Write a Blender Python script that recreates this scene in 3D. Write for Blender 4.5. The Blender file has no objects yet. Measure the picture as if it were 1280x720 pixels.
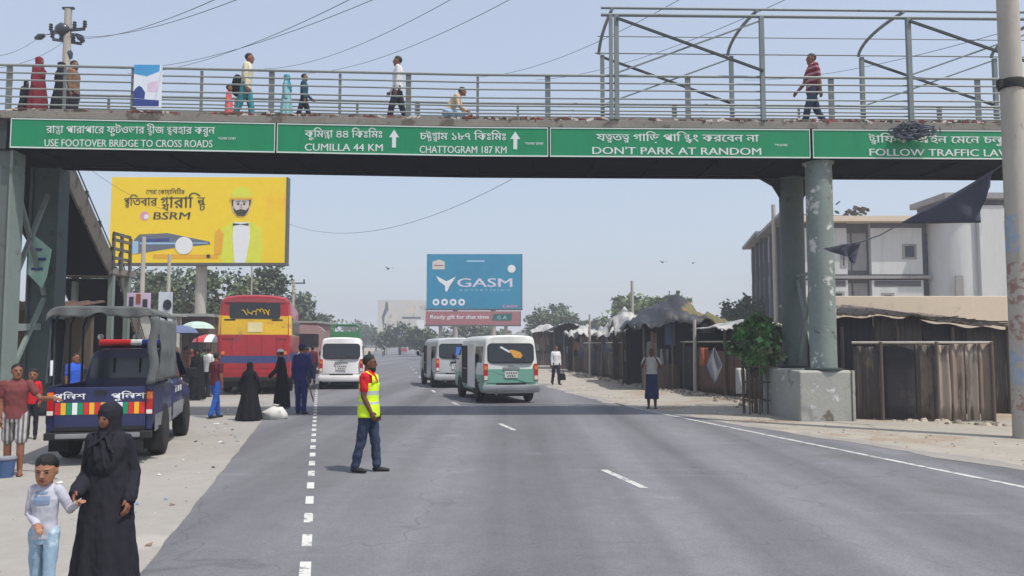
import bpy, bmesh, math, random
import numpy as np
from mathutils import Vector, Matrix, noise
from mathutils.bvhtree import BVHTree

R = math.radians
scene = bpy.context.scene
COL = scene.collection
random.seed(7)

# ------------------------------------------------------------------ camera
CAM_H = 1.75
FPX = 1000.0
PITCH = math.atan(71 / FPX)
cam_data = bpy.data.cameras.new("camera")
cam_data.sensor_width = 36.0
cam_data.lens = 36.0 * FPX / 1280.0
cam_data.clip_start = 0.1
cam_data.clip_end = 5000.0
cam = bpy.data.objects.new("camera", cam_data)
cam.location = (0, 0, CAM_H)
cam.rotation_euler = (math.pi / 2 + PITCH, 0, 0)
COL.objects.link(cam)
scene.camera = cam

# ------------------------------------------------------------------ sky and sun
SUN_DIR = Vector((0.40, -0.30, 1.0)).normalized()      # towards the sun: right, behind, high
SUN_EL = math.asin(SUN_DIR.z)
SUN_AZ = math.atan2(SUN_DIR.x, SUN_DIR.y)
world = bpy.data.worlds.new("World")
scene.world = world
world.use_nodes = True
wn = world.node_tree.nodes
wl = world.node_tree.links
sky = wn.new("ShaderNodeTexSky")
sky.sky_type = 'NISHITA'
sky.sun_disc = False
sky.sun_elevation = SUN_EL
sky.sun_rotation = SUN_AZ
sky.altitude = 0
sky.air_density = 1.2
sky.dust_density = 3.5
sky.ozone_density = 2.5
bg = wn["Background"]
bg.inputs['Strength'].default_value = 0.08
wl.new(sky.outputs['Color'], bg.inputs['Color'])
veil = wn.new("ShaderNodeBackground")                   # thin even high haze that whitens the whole sky
veil.inputs['Color'].default_value = (0.385, 0.425, 0.505, 1)
veil.inputs['Strength'].default_value = 1.0
both = wn.new("ShaderNodeAddShader")
wl.new(bg.outputs['Background'], both.inputs[0])
wl.new(veil.outputs['Background'], both.inputs[1])
wl.new(both.outputs['Shader'], wn["World Output"].inputs['Surface'])
sun_data = bpy.data.lights.new("sun", 'SUN')
sun_data.energy = 4.2
sun_data.angle = R(0.6)
sun_data.color = (1.0, 0.955, 0.88)
sun = bpy.data.objects.new("sun", sun_data)
sun.rotation_euler = SUN_DIR.to_track_quat('Z', 'Y').to_euler()
COL.objects.link(sun)
scene.view_settings.view_transform = 'Standard'
scene.view_settings.look = 'None'
scene.view_settings.gamma = 1.0
scene.view_settings.exposure = -0.08
scene.view_settings.use_curve_mapping = False
scene.render.engine = 'CYCLES'
scene.cycles.max_bounces = 6
scene.cycles.transparent_max_bounces = 8
scene.cycles.volume_bounces = 1
scene.cycles.use_denoising = True

# ------------------------------------------------------------------ where a pixel of the 1280x720 picture lies in the place
def ray(px, py):
    u = (px - 640) / FPX
    v = (360 - py) / FPX
    return Vector((u, math.cos(PITCH) - v * math.sin(PITCH), math.sin(PITCH) + v * math.cos(PITCH)))

def G(px, py, z=0.0):
    d = ray(px, py)
    return Vector((0, 0, CAM_H)) + d * ((z - CAM_H) / d.z)

def A(px, py, Y):
    d = ray(px, py)
    return Vector((0, 0, CAM_H)) + d * (Y / d.y)

# ------------------------------------------------------------------ materials
def lin(c):
    f = lambda x: x / 12.92 if x <= 0.04045 else ((x + 0.055) / 1.055) ** 2.4
    return tuple(f(x / 255.0) for x in c)

_mats = {}
def mat(name, rgb, rough=0.75, var=0.15, scale=2.5, metal=0.0, bump=0.0, bscale=30.0, spots=None, spot_at=0.62,
        spot_scale=1.5, spec=0.4, stretch=None, alpha=None, srgb=True, coat=0.0, wave=None, spots2=None):
    """One procedural surface: a base colour broken by two sizes of noise, optional patches of a second colour, optional bump."""
    if name in _mats:
        return _mats[name]
    m = bpy.data.materials.new(name)
    m.use_nodes = True
    nt = m.node_tree
    n, l = nt.nodes, nt.links
    b = n["Principled BSDF"]
    c = lin(rgb) if srgb else rgb
    tc = n.new("ShaderNodeTexCoord")
    mp = n.new("ShaderNodeMapping")
    l.new(tc.outputs['Object'], mp.inputs['Vector'])
    if stretch:
        mp.inputs['Scale'].default_value = stretch
    def nz(sc, det, rg=0.6):
        t = n.new("ShaderNodeTexNoise")
        t.inputs['Scale'].default_value = sc
        t.inputs['Detail'].default_value = det
        t.inputs['Roughness'].default_value = rg
        l.new(mp.outputs['Vector'], t.inputs['Vector'])
        return t
    n1, n2 = nz(scale, 5), nz(scale * 9, 3)
    mx = n.new("ShaderNodeMix")
    mx.inputs['Factor'].default_value = 0.35
    l.new(n1.outputs['Fac'], mx.inputs['A'])
    l.new(n2.outputs['Fac'], mx.inputs['B'])
    cr = n.new("ShaderNodeValToRGB")
    cr.color_ramp.elements[0].position = 0.3
    cr.color_ramp.elements[1].position = 0.7
    cr.color_ramp.elements[0].color = (*[max(0, x * (1 - var)) for x in c], 1)
    cr.color_ramp.elements[1].color = (*[min(1, x * (1 + var)) for x in c], 1)
    l.new(mx.outputs['Result'], cr.inputs['Fac'])
    out = cr.outputs['Color']
    for k, (sp, at, sc) in enumerate([(spots, spot_at, spot_scale)] + ([spots2] if spots2 else [])):
        if sp:
            n3 = nz(sc, 6, 0.65)
            r3 = n.new("ShaderNodeValToRGB")
            r3.color_ramp.elements[0].position = at
            r3.color_ramp.elements[1].position = min(1.0, at + 0.06)
            l.new(n3.outputs['Fac'], r3.inputs['Fac'])
            m3 = n.new("ShaderNodeMix")
            m3.data_type = 'RGBA'
            l.new(r3.outputs['Color'], m3.inputs['Factor'])
            l.new(out, m3.inputs['A'])
            m3.inputs['B'].default_value = (*lin(sp), 1)
            out = m3.outputs['Result']
    l.new(out, b.inputs['Base Color'])
    rr = n.new("ShaderNodeMapRange")
    rr.inputs['To Min'].default_value = max(0.03, rough - 0.1)
    rr.inputs['To Max'].default_value = min(1.0, rough + 0.1)
    l.new(n1.outputs['Fac'], rr.inputs['Value'])
    l.new(rr.outputs['Result'], b.inputs['Roughness'])
    b.inputs['Metallic'].default_value = metal
    b.inputs['Specular IOR Level'].default_value = spec
    b.inputs['Coat Weight'].default_value = coat
    if bump or wave:
        bp = n.new("ShaderNodeBump")
        bp.inputs['Strength'].default_value = bump or 0.5
        bp.inputs['Distance'].default_value = 0.02
        if wave:
            wv = n.new("ShaderNodeTexWave")
            wv.bands_direction = wave[0]
            wv.inputs['Scale'].default_value = wave[1]
            wv.inputs['Distortion'].default_value = 0.3
            l.new(tc.outputs['Object'], wv.inputs['Vector'])
            l.new(wv.outputs['Fac'], bp.inputs['Height'])
        else:
            nb = nz(bscale, 6)
            l.new(nb.outputs['Fac'], bp.inputs['Height'])
        l.new(bp.outputs['Normal'], b.inputs['Normal'])
    _mats[name] = m
    return m

def glass_mat(name, rgb=(20, 24, 30), rough=0.06):
    if name in _mats:
        return _mats[name]
    m = mat(name, rgb, rough=rough + 0.1, var=0.25, scale=1.5, spec=0.7)
    return m

# ------------------------------------------------------------------ mesh builder
class MB:
    def __init__(s):
        s.v, s.f, s.fm, s.mats = [], [], [], []

    def mi(s, m):
        if m not in s.mats:
            s.mats.append(m)
        return s.mats.index(m)

    def add(s, vs, fs, m):
        o = len(s.v)
        k = s.mi(m)
        s.v.extend(Vector(v) for v in vs)
        for f in fs:
            s.f.append(tuple(i + o for i in f))
            s.fm.append(k)

    def box(s, c, size, m, rz=0.0, rot=None):
        x, y, z = [d / 2 for d in size]
        M = rot if rot is not None else Matrix.Rotation(rz, 3, 'Z')
        vs = [Vector(c) + M @ Vector((a * x, b * y, d * z)) for a, b, d in
              ((-1, -1, -1), (1, -1, -1), (1, 1, -1), (-1, 1, -1), (-1, -1, 1), (1, -1, 1), (1, 1, 1), (-1, 1, 1))]
        s.add(vs, [(0, 3, 2, 1), (4, 5, 6, 7), (0, 1, 5, 4), (1, 2, 6, 5), (2, 3, 7, 6), (3, 0, 4, 7)], m)

    def box2(s, lo, hi, m):
        s.box([(a + b) / 2 for a, b in zip(lo, hi)], [abs(b - a) for a, b in zip(lo, hi)], m)

    def beam(s, a, b, w, h, m):
        a, b = Vector(a), Vector(b)
        d = (b - a)
        q = d.to_track_quat('X', 'Z').to_matrix()
        s.box((a + b) / 2, (d.length, w, h), m, rot=q)

    def tube(s, pts, r, m, n=8, caps=True):
        pts = [Vector(p) for p in pts]
        rs = r if isinstance(r, (list, tuple)) else [r] * len(pts)
        o = []
        ref = None
        for i, p in enumerate(pts):
            d = (pts[min(i + 1, len(pts) - 1)] - pts[max(i - 1, 0)])
            d = d.normalized() if d.length > 1e-9 else Vector((0, 0, 1))
            if ref is None:
                ref = d.orthogonal().normalized()
            ref = (ref - d * ref.dot(d))
            ref = ref.normalized() if ref.length > 1e-6 else d.orthogonal().normalized()
            bi = d.cross(ref)
            o.append([p + (ref * math.cos(2 * math.pi * k / n) + bi * math.sin(2 * math.pi * k / n)) * rs[i] for k in range(n)])
        s.loft(o, m, caps=caps)

    def loft(s, rings, m, caps=True, closed=True, mf=None):
        n = len(rings[0])
        vs = [v for r in rings for v in r]
        base = len(s.v)
        s.v.extend(Vector(v) for v in vs)
        for i in range(len(rings) - 1):
            for k in range(n if closed else n - 1):
                a, b2 = i * n + k, i * n + (k + 1) % n
                s.f.append((base + a, base + b2, base + b2 + n, base + a + n))
                s.fm.append(s.mi(mf(i, k) if mf else m))
        if caps and closed:
            s.f.append(tuple(base + k for k in reversed(range(n))))
            s.fm.append(s.mi(m))
            o = base + (len(rings) - 1) * n
            s.f.append(tuple(o + k for k in range(n)))
            s.fm.append(s.mi(m))

    def lathe(s, prof, m, n=20, c=(0, 0, 0), axis='Z', mf=None):
        rings = []
        for r, z in prof:
            ring = []
            for k in range(n):
                a = 2 * math.pi * k / n
                x, y = r * math.cos(a), r * math.sin(a)
                p = (x, y, z) if axis == 'Z' else (z, x, y) if axis == 'X' else (y, z, x)
                ring.append(Vector(c) + Vector(p))
            rings.append(ring)
        s.loft(rings, m, mf=mf)

    def prism(s, poly, d, fr, m):
        """poly: 2D points counter-clockwise seen from -normal; fr: (origin, right, up); d: depth away from the viewer."""
        o, r, u = [Vector(x) for x in fr]
        nn = r.cross(u).normalized()
        a = [o + r * x + u * y for x, y in poly]
        b = [p - nn * d for p in a]
        n = len(a)
        s.add(a + b, [tuple(range(n)), tuple(reversed(range(n, 2 * n)))] + [(k, n + k, n + (k + 1) % n, (k + 1) % n) for k in range(n)], m)

    def grid(s, fn, nu, nv, m, mf=None, thick=0.0):
        vs = [Vector(fn(i / nu, j / nv)) for j in range(nv + 1) for i in range(nu + 1)]
        base = len(s.v)
        s.v.extend(vs)
        w = nu + 1
        for j in range(nv):
            for i in range(nu):
                a = base + j * w + i
                s.f.append((a, a + 1, a + w + 1, a + w))
                s.fm.append(s.mi(mf(i / nu, j / nv) if mf else m))

    def build(s, name, parent=None, origin=None, smooth=None, bevel=0.0, solid=0.0, **props):
        me = bpy.data.meshes.new(name)
        o = Vector(origin) if origin is not None else Vector((0, 0, 0))
        me.from_pydata([tuple(v - o) for v in s.v], [], s.f)
        for m in s.mats:
            me.materials.append(m)
        me.polygons.foreach_set('material_index', s.fm)
        me.update()
        if smooth is not None:
            me.polygons.foreach_set('use_smooth', [True] * len(me.polygons))
            me.set_sharp_from_angle(angle=R(smooth))
        ob = bpy.data.objects.new(name, me)
        COL.objects.link(ob)
        if parent is not None:
            ob.parent = parent
        elif origin is not None:
            ob.location = o
        if solid:
            md = ob.modifiers.new("solid", 'SOLIDIFY')
            md.thickness = solid
        if bevel:
            md = ob.modifiers.new("bevel", 'BEVEL')
            md.width = bevel
            md.segments = 2
            md.limit_method = 'ANGLE'
            md.angle_limit = R(50)
        tag(ob, **props)
        return ob

def tag(o, label=None, cat=None, group=None, kind=None):
    if label: o['label'] = label
    if cat: o['category'] = cat
    if group: o['group'] = group
    if kind: o['kind'] = kind
    return o

def empty(name, loc, rz=0.0, **props):
    e = bpy.data.objects.new(name, None)
    e.empty_display_size = 0.2
    e.location = loc
    e.rotation_euler = (0, 0, rz)
    COL.objects.link(e)
    return tag(e, **props)

def kids(o):
    return [c for c in ALLOBJ() if c.parent == o]

def ALLOBJ():
    return list(scene.objects)

def copy_tree(o, parent=None):
    c = o.copy()
    COL.objects.link(c)
    if parent is not None:
        c.parent = parent
        c.matrix_parent_inverse = o.matrix_parent_inverse.copy()
    for ch in list(o.children):
        copy_tree(ch, c)
    return c

def rrect(w, h, r, n=4, cx=0, cy=0):
    p = []
    for qx, qy, a0 in ((1, 1, 0), (-1, 1, 90), (-1, -1, 180), (1, -1, 270)):
        for k in range(n + 1):
            a = R(a0 + 90 * k / n)
            p.append((cx + qx * (w / 2 - r) + r * math.cos(a), cy + qy * (h / 2 - r) + r * math.sin(a)))
    return p

def disc(cx, cy, r, n=16, ry=None):
    ry = ry or r
    return [(cx + r * math.cos(2 * math.pi * k / n), cy + ry * math.sin(2 * math.pi * k / n)) for k in range(n)]

# ------------------------------------------------------------------ lettering
def _glyphs(body):
    c = bpy.data.curves.new('glyph', 'FONT')
    c.body = body
    c.resolution_u = 3
    o = bpy.data.objects.new('glyph', c)
    me = o.to_mesh()
    vs = [(v.co.x, v.co.y) for v in me.vertices]
    fs = [tuple(p.vertices) for p in me.polygons]
    o.to_mesh_clear()
    bpy.data.objects.remove(o)
    bpy.data.curves.remove(c)
    return vs, fs

def layout(text):
    """Sets a line; {a|b} stacks two letters into one conjunct. Bengali vowels are typed in the order they stand on the sign."""
    vs, fs, x = [], [], 0.0
    import re as _re
    cons = '[\u0995-\u09b9\u09dc\u09dd\u09df]\u09bc?'
    text = _re.sub('(' + cons + ')\u09cd(' + cons + ')', r'{\1|\2}', text)          # conjuncts are stacked
    unit = '(\\{[^}]*\\}|' + cons + ')'
    text = _re.sub(unit + '([\u09bf\u09c7\u09c8])', r'\2\1', text)                 # these vowels stand before their letter
    text = _re.sub(unit + '\u09cb', '\u09c7\\1\u09be', text)
    for seg in _re.findall(r'\{[^}]*\}|[^{]+', text):
        if seg[0] == '{':
            a, b2 = seg[1:-1].split('|')
            wmax = 0
            for g, sc, dy, dx in ((a, 0.72, 0.175, 0.0), (b2, 0.62, -0.17, 0.12)):
                gv, gf = _glyphs(g)
                o = len(vs)
                vs += [(x + dx + p[0] * sc, dy + p[1] * sc) for p in gv]
                fs += [tuple(i + o for i in f) for f in gf]
                wmax = max(wmax, dx + max(p[0] for p in gv) * sc)
            x += wmax + 0.0
        else:
            body = seg
            gv, gf = _glyphs(body + '.')
            if not gv:
                continue
            dot = _glyphs('.')[0]
            adv = max(p[0] for p in gv) - max(p[0] for p in dot)
            gv, gf = _glyphs(body)
            o = len(vs)
            vs += [(x + p[0], p[1]) for p in gv]
            fs += [tuple(i + o for i in f) for f in gf]
            x += adv
    return vs, fs

def write(name, text, parent, p0, right, up, width, height, m, proud=0.006, label=None, shear=0.0, bold=0.014):
    """A line of lettering as one flat mesh: lower left corner p0, given width and capital height, lying on a panel."""
    vs, fs = layout(text)
    x0, x1 = min(p[0] for p in vs), max(p[0] for p in vs)
    sx, sy = width / (x1 - x0), height / 0.69
    r, u = Vector(right).normalized(), Vector(up).normalized()
    nn = r.cross(u)
    mb = MB()
    for k, d in enumerate((0, -1, 1)):          # thickened strokes: the same letters laid a hair to either side
        mb.add([Vector(p0) + r * ((p[0] - x0 + d * bold) * sx + p[1] * sy * shear) + u * (p[1] * sy) + nn * (proud + .0007 * k) for p in vs], fs, m)
    ob = mb.build(name, parent)
    if label:
        ob['label'] = label
    return ob
# ------------------------------------------------------------------ people: one continuous body grown from overlapping shapes
SKIN = mat("skin_brown", (128, 84, 62), rough=0.55, var=0.12, scale=9, spec=0.35)
SKIN3 = mat("skin_light_brown", (150, 106, 82), rough=0.55, var=0.10, scale=9, spec=0.35)
SKIN2 = mat("skin_dark", (98, 64, 48), rough=0.55, var=0.12, scale=9, spec=0.35)
LIPS = mat("lips", (112, 62, 54), rough=0.5, var=0.05)
EYEW = mat("eye_white", (168, 152, 142), rough=0.3, var=0.03)
EYED = mat("eye_dark", (22, 15, 12), rough=0.25, var=0.03)
HAIR = mat("black_hair", (20, 17, 16), rough=0.55, var=0.35, scale=25, bump=0.6, bscale=90)
SHOE = mat("dark_shoe", (30, 28, 28), rough=0.6, var=0.2)
SANDAL = mat("sandal", (60, 45, 36), rough=0.7, var=0.2)

def sring(c, rx, ry, n=20, p=2.4, rz=0.0):
    """One horizontal ring, a rounded box between circle and square."""
    out = []
    for k in range(n):
        a = 2 * math.pi * k / n
        ca, sa = math.cos(a), math.sin(a)
        x = math.copysign(abs(ca) ** (2 / p), ca) * rx
        y = math.copysign(abs(sa) ** (2 / p), sa) * ry
        out.append(Vector((c[0] + x * math.cos(rz) - y * math.sin(rz), c[1] + x * math.sin(rz) + y * math.cos(rz), c[2])))
    return out

def blob(mb, c, r, m, rot=None, n=14):
    rx, ry, rz = r if isinstance(r, (tuple, list)) else (r, r, r)
    rings = []
    for i in range(1, n // 2 + 2):
        t = -math.pi / 2 + math.pi * i / (n // 2 + 2)
        ring = []
        for k in range(n):
            a = 2 * math.pi * k / n
            v = Vector((rx * math.cos(t) * math.cos(a), ry * math.cos(t) * math.sin(a), rz * math.sin(t)))
            ring.append(Vector(c) + (rot @ v if rot else v))
        rings.append(ring)
    mb.loft(rings, m)

def limb(mb, pts, rs, m, n=14):
    """Tapering tube with round ends."""
    pts = [Vector(p) for p in pts]
    d0 = (pts[0] - pts[1]).normalized()
    d1 = (pts[-1] - pts[-2]).normalized()
    P = [pts[0] + d0 * rs[0] * 0.95, pts[0] + d0 * rs[0] * 0.6] + pts + [pts[-1] + d1 * rs[-1] * 0.6, pts[-1] + d1 * rs[-1] * 0.95]
    Q = [rs[0] * 0.3, rs[0] * 0.8] + list(rs) + [rs[-1] * 0.8, rs[-1] * 0.3]
    mb.tube(P, Q, m, n=n)

def rotx(a): return Matrix.Rotation(a, 3, 'X')

def hand(mb, wrist, d, palm_n, side, s, m, curl=0.5):
    """Palm, four unequal bent fingers and a thumb from the side of the palm. d: along the forearm; palm_n: where the palm looks."""
    d = d.normalized()
    pn = (palm_n - d * palm_n.dot(d)).normalized()
    ac = d.cross(pn).normalized() * side
    L = 0.085 * s
    c = wrist + d * L * 0.55
    rot = Matrix((ac, pn, d)).transposed()
    blob(mb, c, (0.040 * s, 0.017 * s, 0.052 * s), m, rot)
    for k, (o, ln) in enumerate(((-0.028, 0.062), (-0.010, 0.072), (0.009, 0.068), (0.027, 0.054))):
        a = wrist + d * L * 0.8 + ac * o * s
        c1 = curl * 0.55
        d1 = (d * math.cos(c1) + pn * math.sin(c1))
        b = a + d1 * (ln * 0.62 + 0.012) * s
        d2 = (d * math.cos(curl * 1.6) + pn * math.sin(curl * 1.6))
        e = b + d2 * ln * 0.55 * s
        limb(mb, [a, b, e], [0.0095 * s, 0.0088 * s, 0.0072 * s], m, n=8)
    a = wrist + d * L * 0.25 - ac * 0.03 * s
    b = a + (d * 0.75 - ac * 0.6 + pn * 0.35).normalized() * 0.036 * s
    e = b + (d * 0.9 + pn * 0.4 + ac * 0.1).normalized() * 0.03 * s
    limb(mb, [a, b, e], [0.012 * s, 0.0105 * s, 0.0085 * s], m, n=8)

def noise_fold(p, a, b2):
    return noise.noise(Vector((p.x * a, p.y * a, p.z * b2)))

def person(label, loc, yaw, H=1.68, top=None, bottom=None, skin=None, shoes=None, sleeve='long', legs='trousers',
           legL=(0, 0), legR=(0, 0), armL=None, armR=None, lean=0.0, head_yaw=0.0, head_pitch=0.0, hair='short', robe=None,
           scarf=None, vest=None, voxel=0.010, name='person', group=None, belly=0.0, child=False, face=True, cap=None, niqab=False,
           sit=False, extra=None, hairmat=None, cat="person", beard=False, open_vest=None, prop_fn=None, folds=0.008):
    s = H / (1.565 if child else 1.70)
    skin = skin or SKIN
    shoes = shoes or SHOE
    bottom = bottom or top
    mb = MB()
    V = Vector
    hs = 1.0 if not child else 1.24
    lk = 0.82 if child else 1.0            # head scale: a child's head is larger for its body
    # ---- legs (person faces -Y; +X is the person's left)
    hipz = 0.90 if not child else 0.82
    tl, sl = (0.43, 0.40) if not child else (0.37, 0.37)
    joints = {}
    for sd, (sw, kb) in ((1, legL), (-1, legR)):
        hip = V((0.088 * sd * (.82 if child else 1), 0, hipz))
        a = R(sw)
        knee = hip + V((0.012 * sd, -math.sin(a), -math.cos(a))) * tl
        b = R(sw - kb)
        ank = knee + V((0.004 * sd, -math.sin(b), -math.cos(b))) * sl
        joints[sd] = (hip, knee, ank, b)
    low = min(j[2].z for j in joints.values()) - 0.075
    up = V((0, 0, -low))
    hipz += -low
    L = rotx(R(lean))                          # lean > 0 bends forward
    hipc = V((0, 0, hipz))
    def T(p):                                  # torso point given in standing coordinates (hip height 0.90)
        p = V(p)
        k = 1.0 if not child else 0.86
        q = V((p.x, p.y, (p.z - 0.90) * k))
        return hipc + L @ q
    for sd in (1, -1):
        hip, knee, ank, b = joints[sd]
        hip, knee, ank = hip + up, knee + up, ank + up
        lm = bottom if legs in ('trousers', 'shorts') else skin
        if legs == 'trousers':
            limb(mb, [hip + V((0, 0, 0.02)), hip * 0.45 + knee * 0.55, knee, knee * 0.5 + ank * 0.5, ank + V((0, 0, 0.02))],
                 [q * lk * (.90 if child else 1) for q in (0.098, 0.088, 0.072, 0.066, 0.062)], bottom)
        elif legs == 'shorts':
            limb(mb, [hip, knee + V((0, 0, 0.06))], [0.10, 0.085], bottom)
            limb(mb, [knee + V((0, 0, 0.06)), knee * 0.6 + ank * 0.4, ank], [0.056, 0.054, 0.036], skin)
        elif not robe:
            limb(mb, [hip, knee, knee * 0.6 + ank * 0.4, ank], [0.085, 0.056, 0.054, 0.036], skin)
        # foot, turned with the shin's heel-to-toe line kept near the ground
        ft = R(8) * sd
        fd = V((math.sin(ft), -math.cos(ft), 0))
        tip = max(-0.5, min(0.5, b * 0.6)) if ank.z > 0.09 else 0
        fd = (fd + V((0, 0, -math.sin(-tip) * 0.9))).normalized()
        heel = ank + V((0, 0.035, -0.04))
        bar = skin if shoes == SANDAL else shoes
        limb(mb, [heel, ank + fd * 0.07 + V((0, 0, -0.045)), ank + fd * 0.165 + V((0, 0, -0.052))], [0.034, 0.037, 0.026], bar, n=10)
        if shoes == SANDAL:
            mb.loft([sring(ank + fd * 0.06 + V((0, 0, -0.075 + k)), 0.045, 0.125, n=14) for k in (0, 0.014)], SANDAL)
        if legs != 'trousers' or robe:
            limb(mb, [ank + V((0, 0, 0.05)), ank + V((0, 0, -0.02))], [0.036, 0.036], skin, n=10)
    # ---- torso
    w = 0.72 if child else (0.80 if robe else 1.0)
    tor = [(0.86, .165, .118, 0), (0.95, .160, .115, 0), (1.06, .150, .110 + belly * .5, -belly * .4), (1.18, .158, .118 + belly * .3, -belly * .2),
           (1.29, .172, .122, 0.0), (1.38, .158, .104, 0.008), (1.435, .105, .078, 0.012), (1.47, .060, .058, 0.014)]
    if not robe:
        mb.loft([[T(q) for q in sring((0, y, z), rx * w * 1.0, ry * w, n=24)] for z, rx, ry, y in tor[:]], top)
        if legs == 'trousers' or legs == 'shorts':
            mb.loft([[T(q) for q in sring((0, 0, z), rx * w, ry * w, n=24)] for z, rx, ry in ((0.80, .12, .10), (0.86, .162, .112), (0.93, .158, .112))], bottom)
        if legs == 'lungi':
            k0 = min(joints[1][2].z, joints[-1][2].z) + up.z
            mx = sum((joints[q][2].x for q in (1, -1))) / 2
            my = sum((joints[q][2].y for q in (1, -1))) / 2
            ext = abs(joints[1][2].y - joints[-1][2].y) / 2
            rings = []
            for t in (0, .1, .3, .5, .7, .85, 1.0):
                z = (1 - t) * (hipz + 0.07) + t * (k0 + 0.20)
                r0 = 0.162 + 0.035 * t
                rings.append([q + V((0.012 * math.sin(7 * i * 0.3 + t * 3) * t, 0, 0)) for i, q in enumerate(sring((mx * t, my * t, z), r0, 0.125 + 0.03 * t + ext * t, n=24))])
            mb.loft(rings, bottom)
    else:
        h0 = hipz - 0.90
        nf = 9
        rings = []
        prof = [(0.03, .30, .26), (0.20, .285, .245), (0.45, .255, .22), (0.70, .225, .19), (0.92, .195, .155), (1.08, .172, .135),
                (1.22, .160, .125), (1.34, .148, .108), (1.42, .10, .08), (1.47, .07, .07)]
        sc = 1.0 if robe is True else robe
        for z, rx, ry in prof:
            am = 0.09 * max(0, 1 - z / 1.1)
            k = 1 + (sc - 1) * max(0, 1 - z / 1.2)
            ring = sring((0, 0, z), rx * k, ry * k, n=72, p=2.1)
            ring = [q * 1 if am == 0 else V((q.x * (1 + am * math.sin(nf * i * 2 * math.pi / 72 + 1.1 * math.sin(z * 3))), q.y * (1 + am * math.sin(nf * i * 2 * math.pi / 72 + 1.1 * math.sin(z * 3))), q.z)) for i, q in enumerate(ring)]
            if z > 0.85:
                ring = [T(q) for q in ring]
            else:
                ring = [q + V((0, 0, h0 * z)) for q in ring]
            rings.append(ring)
        mb.loft(rings, top)
    # ---- arms
    for sd, arm in ((1, armL), (-1, armR)):
        if arm == 'none':
            continue
        ed, wd = arm if arm else ((0.10, 0.02, -1), (0.02, -0.16, -1))
        ua, fa = (0.285, 0.245) if not child else (0.225, 0.20)
        sh = T((0.168 * sd * w, 0.010, 1.385))
        ed, wd = V((ed[0] * sd, ed[1], ed[2])).normalized(), V((wd[0] * sd, wd[1], wd[2])).normalized()
        el = sh + ed * ua
        wr = el + wd * fa
        if robe:
            limb(mb, [sh, el, wr], [0.058, 0.060, 0.066], top)
            limb(mb, [el, wr + wd * 0.02], [0.04, 0.027], skin, n=10)
        elif sleeve == 'long':
            limb(mb, [sh + V((-.01 * sd, 0, 0)), sh * 0.5 + el * 0.5, el, el * 0.4 + wr * 0.6, wr - wd * 0.01], [q * lk for q in (0.066, 0.058, 0.052, 0.044, 0.038)], top)
            limb(mb, [el, wr + wd * 0.02], [0.036, 0.026], skin, n=10)
        else:
            cut = 0.62 if sleeve == 'short' else 0.3
            limb(mb, [sh, sh * (1 - cut) + el * cut], [0.068, 0.062], top)
            limb(mb, [sh, el, el * 0.6 + wr * 0.4, wr + wd * 0.01], [0.050, 0.042, 0.040, 0.027], skin)
        pn = V((-sd, 0.25, 0)) if abs(wd.z) > 0.5 else V((0, 0.3, -1))
        hand(mb, wr, wd, pn, sd, 1.0 if not child else 0.82, skin, curl=0.55)
    # ---- neck and head
    nk = T((0, 0.012, 1.43))
    hc = T((0, -0.012, 1.575)) + V((0, -0.02 * math.sin(R(lean)), (hs - 1) * 0.085))
    HR = Matrix.Rotation(R(head_yaw), 3, 'Z') @ rotx(R(head_pitch))
    def Hd(p): return hc + HR @ (V(p) * hs)
    limb(mb, [nk, hc + HR @ V((0, 0.018, -0.05))], [0.056, 0.052], skin)
    blob(mb, Hd((0, 0.012, 0.028)), (0.075 * hs, 0.094 * hs, 0.088 * hs), skin, HR, n=20)
    mb.loft([[Hd(q) for q in sring((0, y, z), rx, ry, n=18, p=2.2)] for z, rx, ry, y in
             (((-0.094, .030, .026, -.052), (-0.086, .046, .042, -.042), (-0.065, .060, .060, -.026), (-0.03, .069, .076, -.010), (0.0, .073, .084, 0), (0.04, .073, .088, .004)) if child else
             ((-0.112, .024, .020, -.058), (-0.102, .040, .036, -.046), (-0.075, .055, .056, -.028), (-0.04, .066, .074, -.012), (0.0, .071, .084, 0), (0.04, .072, .088, .004)))], skin)
    if face:
        limb(mb, [Hd((0, -0.088, 0.012)), Hd((0, -0.103, -0.018))], [0.008 * hs, 0.013 * hs], skin, n=8)
        blob(mb, Hd((0.010, -0.094, -0.022)), 0.008 * hs, skin, n=8)
        blob(mb, Hd((-0.010, -0.094, -0.022)), 0.008 * hs, skin, n=8)
        for q in (1, -1):
            blob(mb, Hd((0.029 * q, -0.076, 0.012)), (0.0125 * hs, 0.007 * hs, 0.0060 * hs), EYED, HR, n=10)
            blob(mb, Hd((0.029 * q, -0.0825, 0.012)), (0.0068 * hs, 0.004 * hs, 0.0062 * hs), EYED, HR, n=8)
            limb(mb, [Hd((0.014 * q, -0.087, 0.029)), Hd((0.044 * q, -0.076, 0.030))], [0.0045 * hs, 0.0035 * hs] if not child else [.0028, .0022], HAIR, n=6)
            blob(mb, Hd((0.074 * q, 0.012, -0.002)), (0.010 * hs, 0.020 * hs, 0.031 * hs), skin, HR, n=10)
        limb(mb, [Hd((-0.022, -0.080, -0.052)), Hd((0, -0.0885, -0.051)), Hd((0.022, -0.080, -0.052))], [0.004 * hs, 0.0065 * hs, 0.004 * hs], LIPS, n=8)
        if beard:
            mb.loft([[Hd(q) for q in sring((0, y, z), rx, ry, n=18, p=2.2)] for z, rx, ry, y in
                     ((-0.124, .028, .024, -.056), (-0.105, .046, .042, -.046), (-0.078, .060, .060, -.029), (-0.064, .062, .064, -.024))], HAIR)
            limb(mb, [Hd((-0.022, -0.084, -0.040)), Hd((0.022, -0.084, -0.040))], [0.005, 0.005], HAIR, n=6)
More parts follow.
